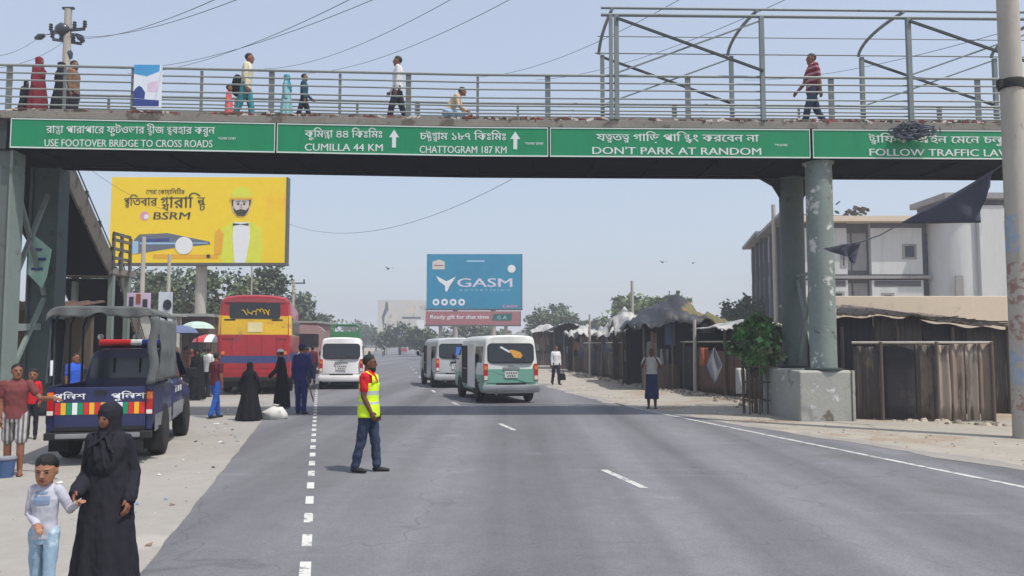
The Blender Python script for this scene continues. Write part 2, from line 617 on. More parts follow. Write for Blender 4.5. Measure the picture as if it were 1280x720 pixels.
    if scarf:
        mb.loft([[Hd(q) for q in sring((0, y, z), rx, ry, n=24, p=2.1)] for z, rx, ry, y in
                 ((-0.13, .088, .078, .012), (-0.09, .088, .090, .004), (-0.04, .088, .094, .004), (0.02, .089, .108, .012), (0.07, .082, .104, .016), (0.105, .062, .080, .018), (0.125, .03, .04, .018))], scarf)
        mb.loft([[T(q) for q in sring((0, y, z), rx, ry, n=24, p=2.2)] for z, rx, ry, y in
                 ((1.10, .105, .125, -.022), (1.16, .135, .140, -.018), (1.25, .160, .142, -.012), (1.33, .170, .130, -.004), (1.40, .142, .108, .004), (1.46, .098, .090, .006), (1.53, .084, .085, .004))], scarf)
        for q, (za, zb2, ya, xb) in enumerate(((1.47, 1.22, -.10, -.05), (1.46, 1.16, -.10, .03), (1.44, 1.28, -.10, .10), (1.47, 1.33, -.09, -.11), (1.45, 1.12, -.09, -.01))):
            a_, b_ = V((-.075 + .035 * q, ya, za)), V((xb, -.158, zb2))
            mid = (a_ + b_) / 2 + V((0, -.012, -.02))
            limb(mb, [T(a_), T(mid), T(b_)], [.010, .013, .008], scarf, n=8)
        if niqab:
            blob(mb, Hd((0, -0.046, 0.014)), (0.055 * hs, 0.054 * hs, 0.020 * hs), skin, HR, n=16)
            for q in (1, -1):
                blob(mb, Hd((0.027 * q, -0.092, 0.014)), (0.012, 0.008, 0.006), EYED, HR, n=8)
        else:
            blob(mb, Hd((0, -0.050, -0.018)), (0.056 * hs, 0.056 * hs, 0.078 * hs), skin, HR, n=16)
            for q in (1, -1):
                blob(mb, Hd((0.026 * q, -0.098, 0.008)), (0.011, 0.008, 0.006), EYED, HR, n=8)
    if extra:
        extra(mb, T, Hd, V)
    # ---- grow one skin over it
    src = bpy.data.meshes.new('src')
    src.from_pydata([tuple(v) for v in mb.v], [], mb.f)
    src.update()
    bvh = BVHTree.FromPolygons([tuple(v) for v in mb.v], mb.f)
    so = bpy.data.objects.new('src', src)
    COL.objects.link(so)
    md = so.modifiers.new('r', 'REMESH')
    md.mode = 'VOXEL'
    md.voxel_size = voxel
    md2 = so.modifiers.new('s', 'SMOOTH')
    md2.factor = 0.5
    md2.iterations = 2
    dg = bpy.context.evaluated_depsgraph_get()
    me = bpy.data.meshes.new_from_object(so.evaluated_get(dg))
    bpy.data.objects.remove(so)
    bpy.data.meshes.remove(src)
    me.name = name
    me.materials.clear()
    for m in mb.mats:
        me.materials.append(m)
    rigid = {mb.mats.index(m) for m in mb.mats if m in (skin, LIPS, EYEW, EYED, HAIR, shoes, SANDAL)}
    mis = []
    cloth_v = {}
    for p in me.polygons:
        hit = bvh.find_nearest(p.center)
        k = mb.fm[hit[2]] if hit[2] is not None else 0
        mis.append(k)
        if k not in rigid:
            for i in p.vertices:
                cloth_v[i] = cloth_v.get(i, 0) + 1
    me.polygons.foreach_set('material_index', mis)
    me.polygons.foreach_set('use_smooth', [True] * len(me.polygons))
    ox = random.uniform(0, 50)
    nv = len(me.vertices)
    co = np.empty(nv * 3, 'f')
    no = np.empty(nv * 3, 'f')
    me.vertices.foreach_get('co', co)
    me.vertex_normals.foreach_get('vector', no)
    co, no = co.reshape(-1, 3), no.reshape(-1, 3)
    for i in cloth_v:
        p = V((float(co[i, 0]) + ox, float(co[i, 1]), float(co[i, 2])))
        n1 = noise_fold(p, 13, 4 if (robe or legs == 'lungi') else 10) + 0.6 * noise_fold(p + V((3, 7, 1)), 28, 14)
        co[i] += no[i] * (n1 * folds)
    me.vertices.foreach_set('co', co.ravel())
    # scale, turn
    M = Matrix.Scale(s, 4)
    me.transform(M)
    me.update()
    ob = bpy.data.objects.new(name, me)
    ob.location = loc
    ob.rotation_euler = (0, 0, R(yaw))
    COL.objects.link(ob)
    tag(ob, label, cat, group)
    # ---- hair and clothing children
    def part(nm, mbx, smooth=60, sol=0.0):
        for v in mbx.v:
            v *= s
        return mbx.build(nm, ob, smooth=smooth, solid=sol)
    if hair and not scarf:
        hb = MB()
        n = 22
        rings = []
        th = 1.0 if (hair == 'bushy' or child) else .55
        for i in range(0, 12):
            ring = []
            for k in range(n):
                a = 2 * math.pi * k / n
                front = max(0.0, -math.sin(a))
                back = max(0.0, math.sin(a))
                t0 = R(-8 + (46 if not child else 36) * front ** .6 - 34 * back ** .5) + .14 * noise.noise(V((math.cos(a) * 4, math.sin(a) * 3, ox)))
                f = i / 11
                t = t0 + (R(88) - t0) * f
                d = V((math.cos(t) * math.cos(a), math.cos(t) * math.sin(a), math.sin(t)))
                lift = .001 + .014 * th * min(1, f * 2.2) * (1 + .5 * noise.noise(V((d.x * 7 + ox, d.y * 7, d.z * 7))))
                ring.append(Hd((d.x * (.0755 + lift), d.y * (.0945 + lift) + .012, d.z * (.0885 + lift) + .028)))
            rings.append(ring)
        hb.loft(rings, hairmat or HAIR)
        part('hair', hb)
    if cap:
        cb = MB()
        cb.loft([[Hd(q) for q in sring((0, 0.014, z), rx, ry, n=20, p=2.0)] for z, rx, ry in ((0.055, .083, .102), (0.10, .076, .094), (0.125, .055, .07), (0.135, .02, .03))], cap[0])
        if cap[1]:
            cb.loft([[Hd(q) for q in sring((0, -0.09, z), .062, .06, n=16, p=2.0)] for z in (0.058, 0.066)], cap[0])
        part('cap', cb)
    if vest:
        vb = MB()
        prof = [(0.80, .208, .152), (0.95, .194, .146), (1.06, .170, .132), (1.18, .174, .137), (1.29, .182, .138)]
        rings = [[T(q) for q in sring((0, 0, z), rx, ry, n=40)] for z, rx, ry in prof]
        stripe = vest[1]
        # body of the vest below the arm holes
        for i in range(len(rings)):
            rings[i] = [q + V((0, 0, 0)) + (q - T((0, 0, prof[i][0]))).normalized() * 0.006 * noise.noise(q * 9) for q in rings[i]]
        fine = []
        for i in range(len(rings) - 1):
            for j in range(6):
                t = j / 6
                fine.append([a.lerp(b, t) for a, b in zip(rings[i], rings[i + 1])])
        fine.append(rings[-1])
        def mf(i, k):
            z = i / (len(fine) - 1)
            return stripe if (0.30 < z < 0.41 or 0.62 < z < 0.73) else vest[0]
        vb.loft(fine, vest[0], caps=False, mf=mf)
        # shoulder straps, front and back
        for q in (1, -1):
            for (y0, y1) in ((-0.134, -0.085), (0.134, 0.098)):
                a = [T((0.045 * q, y0, 1.28)), T((0.168 * q, y0 * 0.72, 1.28))]
                b = [T((0.060 * q, y1 * 1.12, 1.38)), T((0.150 * q, y1 * 1.06, 1.40))]
                c = [T((0.075 * q, 0.01, 1.462)), T((0.135 * q, 0.012, 1.455))]
                vb.add(a + b + c, [(0, 1, 3, 2), (2, 3, 5, 4)], vest[0])
        part('safety_vest', vb, sol=0.006)
    if prop_fn:
        prop_fn(ob, part, T, Hd, V)
    return ob
# ------------------------------------------------------------------ materials of the place
ASPHALT = mat("asphalt", (109, 109, 113), rough=0.9, var=0.16, scale=0.35, bump=0.35, bscale=60, spots=(101, 101, 103), spot_at=0.58, spot_scale=0.25, spec=0.25, spots2=((120, 119, 124), 0.62, 0.6))
def wear(m, dark=.74, light=1.20):
    """Tyre tracks, cracks and aggregate of an old road, running along its direction."""
    nt = m.node_tree; n, l = nt.nodes, nt.links
    b = n["Principled BSDF"]
    src = b.inputs['Base Color'].links[0].from_socket
    tc = n.new("ShaderNodeTexCoord")
    mp = n.new("ShaderNodeMapping"); mp.inputs['Rotation'].default_value = (0, 0, -math.atan(.236)); mp.inputs['Scale'].default_value = (.9, .018, 1)
    l.new(tc.outputs['Object'], mp.inputs['Vector'])
    t = n.new("ShaderNodeTexNoise"); t.inputs['Scale'].default_value = 1.0; t.inputs['Detail'].default_value = 4; l.new(mp.outputs['Vector'], t.inputs['Vector'])
    fine = n.new("ShaderNodeTexNoise"); fine.inputs['Scale'].default_value = 55; fine.inputs['Detail'].default_value = 3; l.new(tc.outputs['Object'], fine.inputs['Vector'])
    def ramp(sock, a, c, lo, hi):
        r = n.new("ShaderNodeMapRange"); r.inputs['From Min'].default_value = a; r.inputs['From Max'].default_value = c
        r.inputs['To Min'].default_value = lo; r.inputs['To Max'].default_value = hi; l.new(sock, r.inputs['Value']); return r.outputs['Result']
    def mul(x, y):
        k = n.new("ShaderNodeMath"); k.operation = 'MULTIPLY'; l.new(x, k.inputs[0]); l.new(y, k.inputs[1]); return k.outputs[0]
    f = mul(ramp(t.outputs['Fac'], .32, .68, dark, light), ramp(fine.outputs['Fac'], .25, .75, .82, 1.18))
    # cracks
    wn_ = n.new("ShaderNodeTexNoise"); wn_.inputs['Scale'].default_value = 1.3; l.new(tc.outputs['Object'], wn_.inputs['Vector'])
    va = n.new("ShaderNodeVectorMath"); va.operation = 'MULTIPLY_ADD'; l.new(wn_.outputs['Color'], va.inputs[0]); va.inputs[1].default_value = (1.2, 1.2, 0); l.new(tc.outputs['Object'], va.inputs[2])
    vo = n.new("ShaderNodeTexVoronoi"); vo.feature = 'DISTANCE_TO_EDGE'; vo.inputs['Scale'].default_value = .22; l.new(va.outputs[0], vo.inputs['Vector'])
    f = mul(f, ramp(vo.outputs['Distance'], .0, .004, .80, 1.0))
    # pale scuffs
    m2 = n.new("ShaderNodeMapping"); m2.inputs['Rotation'].default_value = (0, 0, .75); m2.inputs['Scale'].default_value = (.25, 3.5, 1); l.new(tc.outputs['Object'], m2.inputs['Vector'])
    sc = n.new("ShaderNodeTexNoise"); sc.inputs['Scale'].default_value = 1.0; sc.inputs['Detail'].default_value = 5; l.new(m2.outputs['Vector'], sc.inputs['Vector'])
    f = mul(f, ramp(sc.outputs['Fac'], .64, .78, 1.0, 1.32))
    vm = n.new("ShaderNodeVectorMath"); vm.operation = 'SCALE'; l.new(src, vm.inputs[0]); l.new(f, vm.inputs['Scale'])
    l.new(vm.outputs[0], b.inputs['Base Color'])
wear(ASPHALT)
SHOULDER = mat("concrete_shoulder", (150, 146, 140), rough=0.92, var=0.13, scale=0.6, bump=0.4, bscale=25, spots=(163, 158, 150), spot_at=0.58, spot_scale=0.5, spec=0.2)
SANDM = mat("roadside_sand", (156, 150, 140), rough=0.95, var=0.16, scale=0.8, bump=0.7, bscale=14, spots=(148, 134, 118), spot_at=0.53, spot_scale=0.5, spec=0.15)
DIRT = mat("dry_earth", (158, 143, 124), rough=0.95, var=0.2, scale=0.3, bump=0.7, bscale=6, spots=(124, 114, 92), spot_at=0.58, spot_scale=0.12, spec=0.15)
PAINT = mat("road_paint", (196, 195, 190), rough=0.8, var=0.12, scale=2, spots=(130, 130, 132), spot_at=0.54, spot_scale=9)
PAINTW = mat("worn_road_paint", (184, 183, 180), rough=0.8, var=0.12, scale=2, spots=(125, 126, 130), spot_at=0.52, spot_scale=5)
STEEL = mat("grey_green_steel", (118, 130, 124), rough=0.6, var=0.14, scale=1.2, spots=(96, 104, 96), spot_at=0.62, spot_scale=1.6, bump=0.08)
STEEL_DEEP_SHADE = mat('deep_shade_column_steel', (66, 80, 78), rough=0.65, var=0.15, scale=1.2, spots=(56, 62, 60), spot_at=0.6, spot_scale=1.6)  # column steel coloured darkest, for the shadow under the bridge's left end
STEEL_SHADE = mat('shaded_column_steel', (88, 98, 95), rough=0.65, var=0.15, scale=1.2, spots=(72, 76, 72), spot_at=0.6, spot_scale=1.6)  # darker copy of the column steel, deck shade put into its colour
STEELP = mat("peeling_steel", (120, 131, 126), rough=0.65, var=0.15, scale=1.2, spots=(200, 200, 196), spot_at=0.57, spot_scale=2.2, spots2=((88, 92, 84), 0.60, 3.0), bump=0.15)
STEELD = mat("dark_steel", (48, 57, 56), rough=0.65, var=0.2, scale=1.5, spots=(78, 70, 58), spot_at=0.62, spot_scale=2)
RAILM = mat("railing_steel", (134, 141, 139), rough=0.5, var=0.12, scale=2, spots=(126, 120, 108), spot_at=0.64, spot_scale=3)
TRUSSM = mat("canopy_steel", (112, 122, 122), rough=0.5, var=0.15, scale=2, spots=(92, 86, 74), spot_at=0.62, spot_scale=3)
DECKM = mat("deck_slab", (128, 123, 116), rough=0.9, var=0.2, scale=1.5, spots=(96, 88, 80), spot_at=0.55, spot_scale=2.0, bump=0.4, bscale=12)
UNDER = mat("underside_shade", (16, 17, 24), rough=0.95, var=0.2, scale=1, spec=0.03)  # near-black colour that itself holds the shade beneath deck and stairs
PLINTH = mat("plinth_concrete", (158, 158, 152), rough=0.9, var=0.16, scale=1.2, bump=0.4, bscale=18, spots=(206, 208, 210), spot_at=0.60, spot_scale=2.2, spots2=((104, 100, 90), 0.58, 1.2))
SIGNG = mat("sign_green", (14, 130, 86), rough=0.45, var=0.12, scale=1.6, spots=(44, 128, 92), spot_at=0.60, spot_scale=1.6, stretch=(1.6, 1.6, 0.3))
SIGNW = mat("sign_white", (208, 216, 212), rough=0.5, var=0.05)
POLEC = mat("pole_concrete", (168, 162, 152), rough=0.88, var=0.14, scale=1.5, bump=0.25, bscale=20, spots=(140, 134, 124), spot_at=0.6, spot_scale=2, stretch=(1, 1, 0.3))
WIREM = mat("wire_black", (74, 80, 94), rough=0.7, var=0.05)
BLACKM = mat("black_rubber", (24, 24, 26), rough=0.8, var=0.25, scale=4)
WHITEW = mat("white_wall", (190, 192, 192), rough=0.85, var=0.09, scale=0.5, spots=(182, 184, 184), spot_at=0.55, spot_scale=0.6, stretch=(1.5, 1.5, 0.25))
GREYW = mat("grey_wall", (140, 138, 138), rough=0.9, var=0.18, scale=0.5, spots=(112, 110, 110), spot_at=0.58, spot_scale=0.6, stretch=(1, 1, 0.4))
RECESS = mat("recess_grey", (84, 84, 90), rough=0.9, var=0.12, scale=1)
DARKW = mat("dark_window", (50, 54, 62), rough=0.3, var=0.2)
BEIGE = mat("beige_plaster", (204, 190, 170), rough=0.9, var=0.07, scale=0.8, spots=(186, 172, 154), spot_at=0.6, spot_scale=0.9)
TIND = mat("dark_tin", (68, 61, 57), rough=0.7, var=0.3, scale=1.5, spots=(104, 90, 78), spot_at=0.57, spot_scale=1.8, stretch=(1, 1, 0.35), wave=('X', 5))
TINB = mat("brown_tin", (124, 110, 98), rough=0.75, var=0.25, scale=1.5, spots=(84, 72, 62), spot_at=0.54, spot_scale=2.5, stretch=(2, 2, 0.25))
TINR = mat("rust_tin", (92, 70, 58), rough=0.8, var=0.3, scale=2, spots=(62, 54, 52), spot_at=0.55, spot_scale=1.8, stretch=(2, 2, 0.3))
CLOTHD = mat("dark_shop_cloth", (44, 42, 46), rough=0.9, var=0.35, scale=1.2, spots=(66, 60, 56), spot_at=0.6, spot_scale=1.4)
WOODD = mat("old_wood", (92, 80, 70), rough=0.85, var=0.25, scale=3, stretch=(3, 3, 0.4))
TARPG = mat("grey_tarp", (150, 150, 148), rough=0.8, var=0.18, scale=1.5, spots=(108, 106, 102), spot_at=0.56, spot_scale=1.5)
TARPW = mat("pale_tarp", (172, 170, 166), rough=0.75, var=0.12, scale=1.2, spots=(166, 162, 154), spot_at=0.58, spot_scale=1.2)
TARPK = mat("black_tarp", (44, 46, 52), rough=0.6, var=0.35, scale=1.5, spots=(92, 94, 98), spot_at=0.66, spot_scale=1.3)
TARPO = mat("olive_tarp", (96, 92, 58), rough=0.8, var=0.25, scale=1.5, spots=(150, 92, 52), spot_at=0.57, spot_scale=1.1)
BARK = mat("bark", (96, 82, 68), rough=0.9, var=0.25, scale=3, bump=0.6, bscale=12)
LEAF1 = mat("leaf_green", (84, 98, 64), rough=0.6, var=0.25, scale=0.8)
LEAF4 = mat('street_tree_leaf', (84, 134, 66), rough=0.55, var=0.3, scale=2.5)
LEAF2 = mat("leaf_dark", (62, 77, 52), rough=0.6, var=0.25, scale=0.8)
LEAF3 = mat("leaf_light", (106, 122, 78), rough=0.6, var=0.2, scale=0.8)

# ------------------------------------------------------------------ ground, road, shoulders, painted lines (all lines measured off the photograph)
def curve_x(x0, y0, s0, s1, ya, yb):
    ys = np.arange(-20, 900, 0.5)
    t = np.clip((ys - ya) / (yb - ya), 0, 1)
    sl = s0 + (s1 - s0) * t
    xs = np.concatenate([[0], np.cumsum((sl[1:] + sl[:-1]) * 0.25)])
    xs += x0 - np.interp(y0, ys, xs)
    return lambda y: float(np.interp(y, ys, xs))

X_dash = curve_x(G(382, 705).x, G(382, 705).y, -0.240, -0.150, 32, 46)
X_left = curve_x(G(182, 710).x, G(182, 710).y, -0.236, -0.150, 32, 46)
X_mid = curve_x(G(774, 597).x, G(774, 597).y, -0.236, -0.150, 22, 34)
X_line = curve_x(G(1050, 563).x, G(1050, 563).y, -0.236, -0.150, 20, 27)
def X_right(y):
    return X_line(y) + max(0.25, min(2.6, 1.75 - 0.10 * (y - 9)))

def strip(name, fa, fb, y0, y1, z, m, step=1.0, jag=(0, 0), nx=1, **kw):
    ys = []
    y = y0
    while y < y1:
        ys.append(y)
        y += step * (1 if y < 40 else 4 if y < 120 else 15)
    ys.append(y1)
    mb = MB()
    L = [(fa(y) + jag[0] * (noise.noise(Vector((3.1, y * 1.7, 0))) + 0.5 * noise.noise(Vector((9.1, y * 5.3, 0))))) for y in ys]
    Rr = [(fb(y) + jag[1] * (noise.noise(Vector((7.7, y * 1.1, 0))) + 0.5 * noise.noise(Vector((1.1, y * 4.1, 0))))) for y in ys]
    vs, fs = [], []
    for i, y in enumerate(ys):
        vs += [(L[i], y, z), (Rr[i], y, z)]
    for i in range(len(ys) - 1):
        fs.append((2 * i, 2 * i + 1, 2 * i + 3, 2 * i + 2))
    mb.add(vs, fs, m)
    return mb.build(name, kind='structure', **kw)

mb = MB()
mb.add([(-900, -60, 0), (900, -60, 0), (900, 1400, 0), (-900, 1400, 0)], [(0, 1, 2, 3)], DIRT)
mb.build("ground", kind='structure')
strip("left_shoulder", lambda y: X_left(y) - 7.5, X_left, -15, 60, 0.004, SHOULDER, jag=(0.5, 0))
strip("right_shoulder", lambda y: X_right(y) - 0.4, lambda y: X_right(y) + 7, -15, 90, 0.004, SANDM, jag=(0, 0.4))
strip("road", X_left, X_right, -18, 880, 0.008, ASPHALT, step=0.25, jag=(0.03, 0.16))
DUSTE = mat("dusty_verge", (142, 137, 131), rough=0.95, var=0.16, scale=0.9, spots=(164, 155, 142), spot_at=0.55, spot_scale=0.9)
strip("road_verge", lambda y: X_right(y) - 0.42 - .25 * noise.noise(Vector((y * .6, 2, 0))), lambda y: X_right(y) + .05, 3, 60, 0.012, DUSTE, step=0.25, jag=(0.12, 0.2))
strip("edge_line", lambda y: X_line(y) - 0.055, lambda y: X_line(y) + 0.055, 2, 24, 0.012, PAINTW, step=0.25, jag=(0.008, 0.008))
mb = MB()
for i in range(-1, 9):
    y0 = 9.89 + i * 6.55
    y1 = y0 + 1.42
    mb.add([(X_mid(y0) - .052, y0, .012), (X_mid(y0) + .052, y0, .012), (X_mid(y1) + .052, y1, .012), (X_mid(y1) - .052, y1, .012)], [(0, 1, 2, 3)], PAINTW)
mb.build("centre_line", kind='structure')
mb = MB()
y = 5.2
while y < 34:
    y1 = y + 0.44
    mb.add([(X_dash(y) - .045, y, .012), (X_dash(y) + .045, y, .012), (X_dash(y1) + .045, y1, .012), (X_dash(y1) - .045, y1, .012)], [(0, 1, 2, 3)], PAINT)
    y += 0.93
mb.build("lane_marking", kind='structure')

# pebbles and rubbish along the right-hand fence and the left shoulder
STONE = mat("pebble_grey", (170, 158, 142), rough=0.9, var=0.3, scale=6)
STONED = mat("rubbish_mix", (120, 112, 104), rough=0.9, var=0.5, scale=9)
def pebbles(name, fx, y0, y1, n, rmax):
    mb = MB()
    for i in range(n):
        y = random.uniform(y0, y1)
        x = fx(y)
        r = rmax * random.uniform(0.2, 1) ** 2
        a = random.uniform(0, 6.28)
        pts = []
        for k in range(6):
            b = a + k * math.pi / 3
            pts.append((x + r * math.cos(b) * random.uniform(.7, 1.2), y + r * math.sin(b) * random.uniform(.7, 1.2), 0.0))
        top = [(x + (p[0] - x) * 0.55, y + (p[1] - y) * 0.55, r * random.uniform(.4, .8)) for p in pts]
        mb.add(pts + top, [(k, (k + 1) % 6, 6 + (k + 1) % 6, 6 + k) for k in range(6)] + [tuple(range(6, 12))], random.choice([STONE, STONED]))
    return tag(mb.build(name), kind='stuff')
def fence_x(y):
    pts = [(17.0, 11.6), (17.8, 10.5), (19.9, 8.3), (25.0, 7.6), (29.7, 6.8), (45, 4.55), (73, 4.4)]
    for (ya, xa), (yb, xb) in zip(pts, pts[1:]):
        if y <= yb:
            return xa + (xb - xa) * (y - ya) / (yb - ya)
    return pts[-1][1]
pebbles("gravel", lambda y: fence_x(y) - abs(random.gauss(0, 0.45)) - 0.05, 17.2, 50, 2200, 0.12)
pebbles("roadside_gravel", lambda y: X_right(y) + abs(random.gauss(0.1, 1.4)), 8, 40, 900, 0.035)
# scraps of paper and plastic on the left shoulder
mb = MB()
SCR = [mat("scrap_white", (206, 204, 198), rough=.8, var=.1), mat("scrap_brown", (128, 108, 88), rough=.9, var=.2), mat("scrap_blue", (96, 122, 156), rough=.7, var=.2), mat("scrap_dark", (66, 62, 58), rough=.9, var=.2)]
for i in range(150):
    y = random.uniform(5, 30); x = X_left(y) - abs(random.gauss(1.5, 2.2)) - .1; a = random.uniform(0, 3); q = random.uniform(.02, .07)
    mb.add([(x, y, .010), (x + q * math.cos(a), y + q * math.sin(a), .012), (x + q * math.cos(a) - q * math.sin(a), y + q * math.sin(a) + q * math.cos(a), .03), (x - q * math.sin(a), y + q * math.cos(a), .014)], [(0, 1, 2, 3)], random.choice(SCR))
mb.build("litter", kind='stuff', label="scraps of paper and plastic on the left shoulder", cat="litter")
pebbles("shoulder_gravel", lambda y: X_left(y) - abs(random.gauss(0.0, 2.0)), 4, 25, 500, 0.022)

# ------------------------------------------------------------------ footbridge
BS = 0.025
def BW(x, off, z):
    if z > 5:                                   # the deck climbs slightly towards its left end
        z += .013 * max(0.0, -x - 1.0)
    return Vector((x - BS * off, 18.3 + BS * x + off, z))
def bx(px, py=175, off=0.0):
    x = 0.0
    for _ in range(6):
        x = A(px, py, 18.3 + BS * x + off).x
    return x
BR = Matrix.Rotation(math.atan(BS), 3, 'Z')
def bbox(mb, x0, x1, o0, o1, z0, z1, m):
    xs = [x0] + ([-1.0] if x0 < -1.0 < x1 else []) + [x1]
    mb.loft([[BW(x, o0, z0), BW(x, o1, z0), BW(x, o1, z1), BW(x, o0, z1)] for x in xs], m)

BO = Vector((0, 19.4, 0))
bridge = empty("footbridge", BO, label="long grey-green steel footbridge spanning the whole road on columns, green signs along its side", cat="footbridge")
XL, XR = bx(6) - 0.0, 14.6
W = 2.35
def bpart(mb, name, **k):
    return mb.build(name, bridge, origin=BO, **k)
mb = MB()
bbox(mb, XL, XR, -0.03, W + 0.03, 6.795, 6.97, DECKM)
bpart(mb, "deck", bevel=0.01)
for off in (0.06, W - 0.26):
    mb = MB()
    bbox(mb, XL, XR, off + 0.08, off + 0.12, 6.12, 6.75, STEELD)
    bbox(mb, XL, XR, off, off + 0.20, 6.75, 6.79, STEELD)
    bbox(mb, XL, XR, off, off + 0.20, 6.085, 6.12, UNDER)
    x = XL + 1
    while x < XR:
        bbox(mb, x - .01, x + .01, off + .005, off + .079, 6.122, 6.748, STEELD)
        x += 1.5
    bpart(mb, "girder")
mb = MB()
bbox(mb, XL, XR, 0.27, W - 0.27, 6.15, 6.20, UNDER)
x = XL + 0.6
while x < XR:
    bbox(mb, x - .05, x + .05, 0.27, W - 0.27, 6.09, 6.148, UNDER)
    x += 1.45
bpart(mb, "underside_panel")

def railing(off, name, big, thin, topz=8.05):
    mb = MB()
    zs = [topz, topz - .18, topz - .35, topz - .55, topz - .74, topz - .92]
    for i, z in enumerate(zs):
        r = 0.033 if i == 0 else 0.021
        mb.tube([BW(XL, off, z), BW(-1, off, z), BW(XR, off, z)], r, RAILM, n=8)
    bbox(mb, XL, XR, off - .03, off + .03, 6.972, 7.03, DECKM)
    rl = bpart(mb, name, smooth=50)
    for xs, w in ((big, 0.125), (thin, 0.06)):
        for x in xs:
            pm = MB()
            bbox(pm, x - w / 2, x + w / 2, off + 0.035, off + 0.075, 6.971, topz - 0.002 if w > .1 else topz - .03, RAILM)
            if w > .1:
                bbox(pm, x - w / 2 - .04, x + w / 2 + .04, off + .034, off + .08, 6.972, 7.0, DECKM)
            pm.build("railing_post", rl, origin=BO)
    return rl
big = [bx(p, 120) for p in (8, 165, 338, 510, 685, 861, 1041, 1225, 1405)]
thin = [bx(p, 120) for p in (78, 250, 424, 597)]
railing(0.03, "front_railing", big, thin)
big2 = [bx(p, 130, W) for p in (60, 300, 525, 845, 1175, 1350)]
thin2 = [bx(p, 130, W) for p in (140, 450, 650, 1000)]
railing(W - 0.11, "rear_railing", big2, thin2)
# short return of the railing at the head of the stair
mb = MB()
for z in (8.05, 7.87, 7.70, 7.50, 7.32, 7.14):
    mb.tube([BW(XL, 0.03, z), BW(XL - 2.4, 0.03, z - 0.02)], 0.03 if z > 8 else 0.02, RAILM)
for x in (XL - 1.2, XL - 2.4):
    bbox(mb, x - .06, x + .06, .035, .075, 6.975, 8.04, RAILM)
bpart(mb, "stairhead_railing", smooth=50)
mb = MB()
bbox(mb, XL - 2.6, XL - .002, -0.03, W + 0.03, 6.795, 6.968, DECKM)
bbox(mb, XL - 2.6, XL - .002, 0.06, 0.26, 6.1, 6.793, STEELD)
bpart(mb, "stairhead_deck")

def column(x, off, kind, z0=0.0, top=6.08, m=STEELP):
    mb = MB()
    if kind == 'round':
        n = 28
        mb.lathe([(0.305, z0), (0.305, top - .03), (0.36, top - .028), (0.36, top)], m, n=n, c=BW(x, off, 0))
        mb.lathe([(0.43, z0 + .001), (0.43, z0 + .04), (0.32, z0 + .06)], STEELD, n=n, c=BW(x, off, 0))
    else:
        bbox(mb, x - .30, x + .30, off - .19, off + .19, z0, top, m)
        for q in (-1, 1):
            bbox(mb, x + q * .331 - .03, x + q * .331 + .03, off - .25, off + .25, z0, top, STEEL if m is STEEL_SHADE else m)
        bbox(mb, x - .42, x + .42, off - .3, off + .3, z0 + .001, z0 + .035, STEELD)
    return bpart(mb, "column", smooth=50)
cR, cRr = bx(1026, 300, 0.35), bx(992, 300, W - 0.1)
PZ = 1.16
column(cR, 0.36, 'round', PZ)
column(cRr, W - 0.15, 'round', PZ, m=STEEL_SHADE)
mb = MB()
# flare at the head of the rear column
for q in (-1, 1):
    mb.prism([(0.25 * q, 0), (0.25 * q, -0.95), (0.32 * q, -0.5), (0.5 * q, -0.2), (0.85 * q, 0)][::q], 0.05, (BW(cRr, W - .2, 6.078), (1, BS, 0), (0, 0, 1)), STEELD)
bpart(mb, "column_bracket")
mb = MB()
for a, b2 in (((cR - .1, .62, 1.3), (cRr, W - .42, 3.4)), ((cR - .1, .62, 3.4), (cRr, W - .42, 1.3)), ((cR, .62, 3.5), (cRr, W - .42, 3.5))):
    mb.beam(BW(*a), BW(*b2), .07, .07, STEEL)
bpart(mb, "column_brace")
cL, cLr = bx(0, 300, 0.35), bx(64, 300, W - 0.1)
column(cL, 0.36, 'box', 0.02, m=STEEL_SHADE)
column(cLr, W - 0.15, 'box', 0.02, m=STEEL_DEEP_SHADE)
column(cL - 2.3, 0.36, 'box', 0.02, m=STEEL_SHADE)
mb = MB()
for a, b2 in (((cL + .2, .6, 3.2), (cLr + .1, W - .4, 5.4)), ((cL + .2, .6, 5.3), (cLr + .1, W - .4, 3.0)), ((cL + .2, .6, 1.0), (cLr + .1, W - .4, 2.9))):
    mb.beam(BW(*a), BW(*b2), .09, .09, STEEL)
a, b2 = BW(cL + .2, .55, 2.15), BW(cLr, W - .45, 2.2)
mb.beam(a, b2, .16, .16, RAILM)
bpart(mb, "column_brace")
mb = MB()
p0x, p1x = bx(1001, 500, 0) - 0.02, bx(1065, 500, 0)
poly = [(p0x, -0.02), (p1x, -0.02), (p1x, W - .1), (p0x + .15, W + .35), (p0x, W + .15)]
rings = []
for z, k in ((-0.02, 1.0), (PZ - .05, 1.0), (PZ, 0.97)):
    cx, cy = (p0x + p1x) / 2, W / 2
    rings.append([BW(cx + (x - cx) * k, cy + (y - cy) * k, z) for x, y in poly])
mb.loft(rings, PLINTH)
bpart(mb, "plinth", bevel=0.03)
mb = MB()
bbox(mb, p1x + .003, p1x + .06, -0.05, 1.2, -0.02, PZ + .0, PLINTH)
bpart(mb, "plinth_slab")

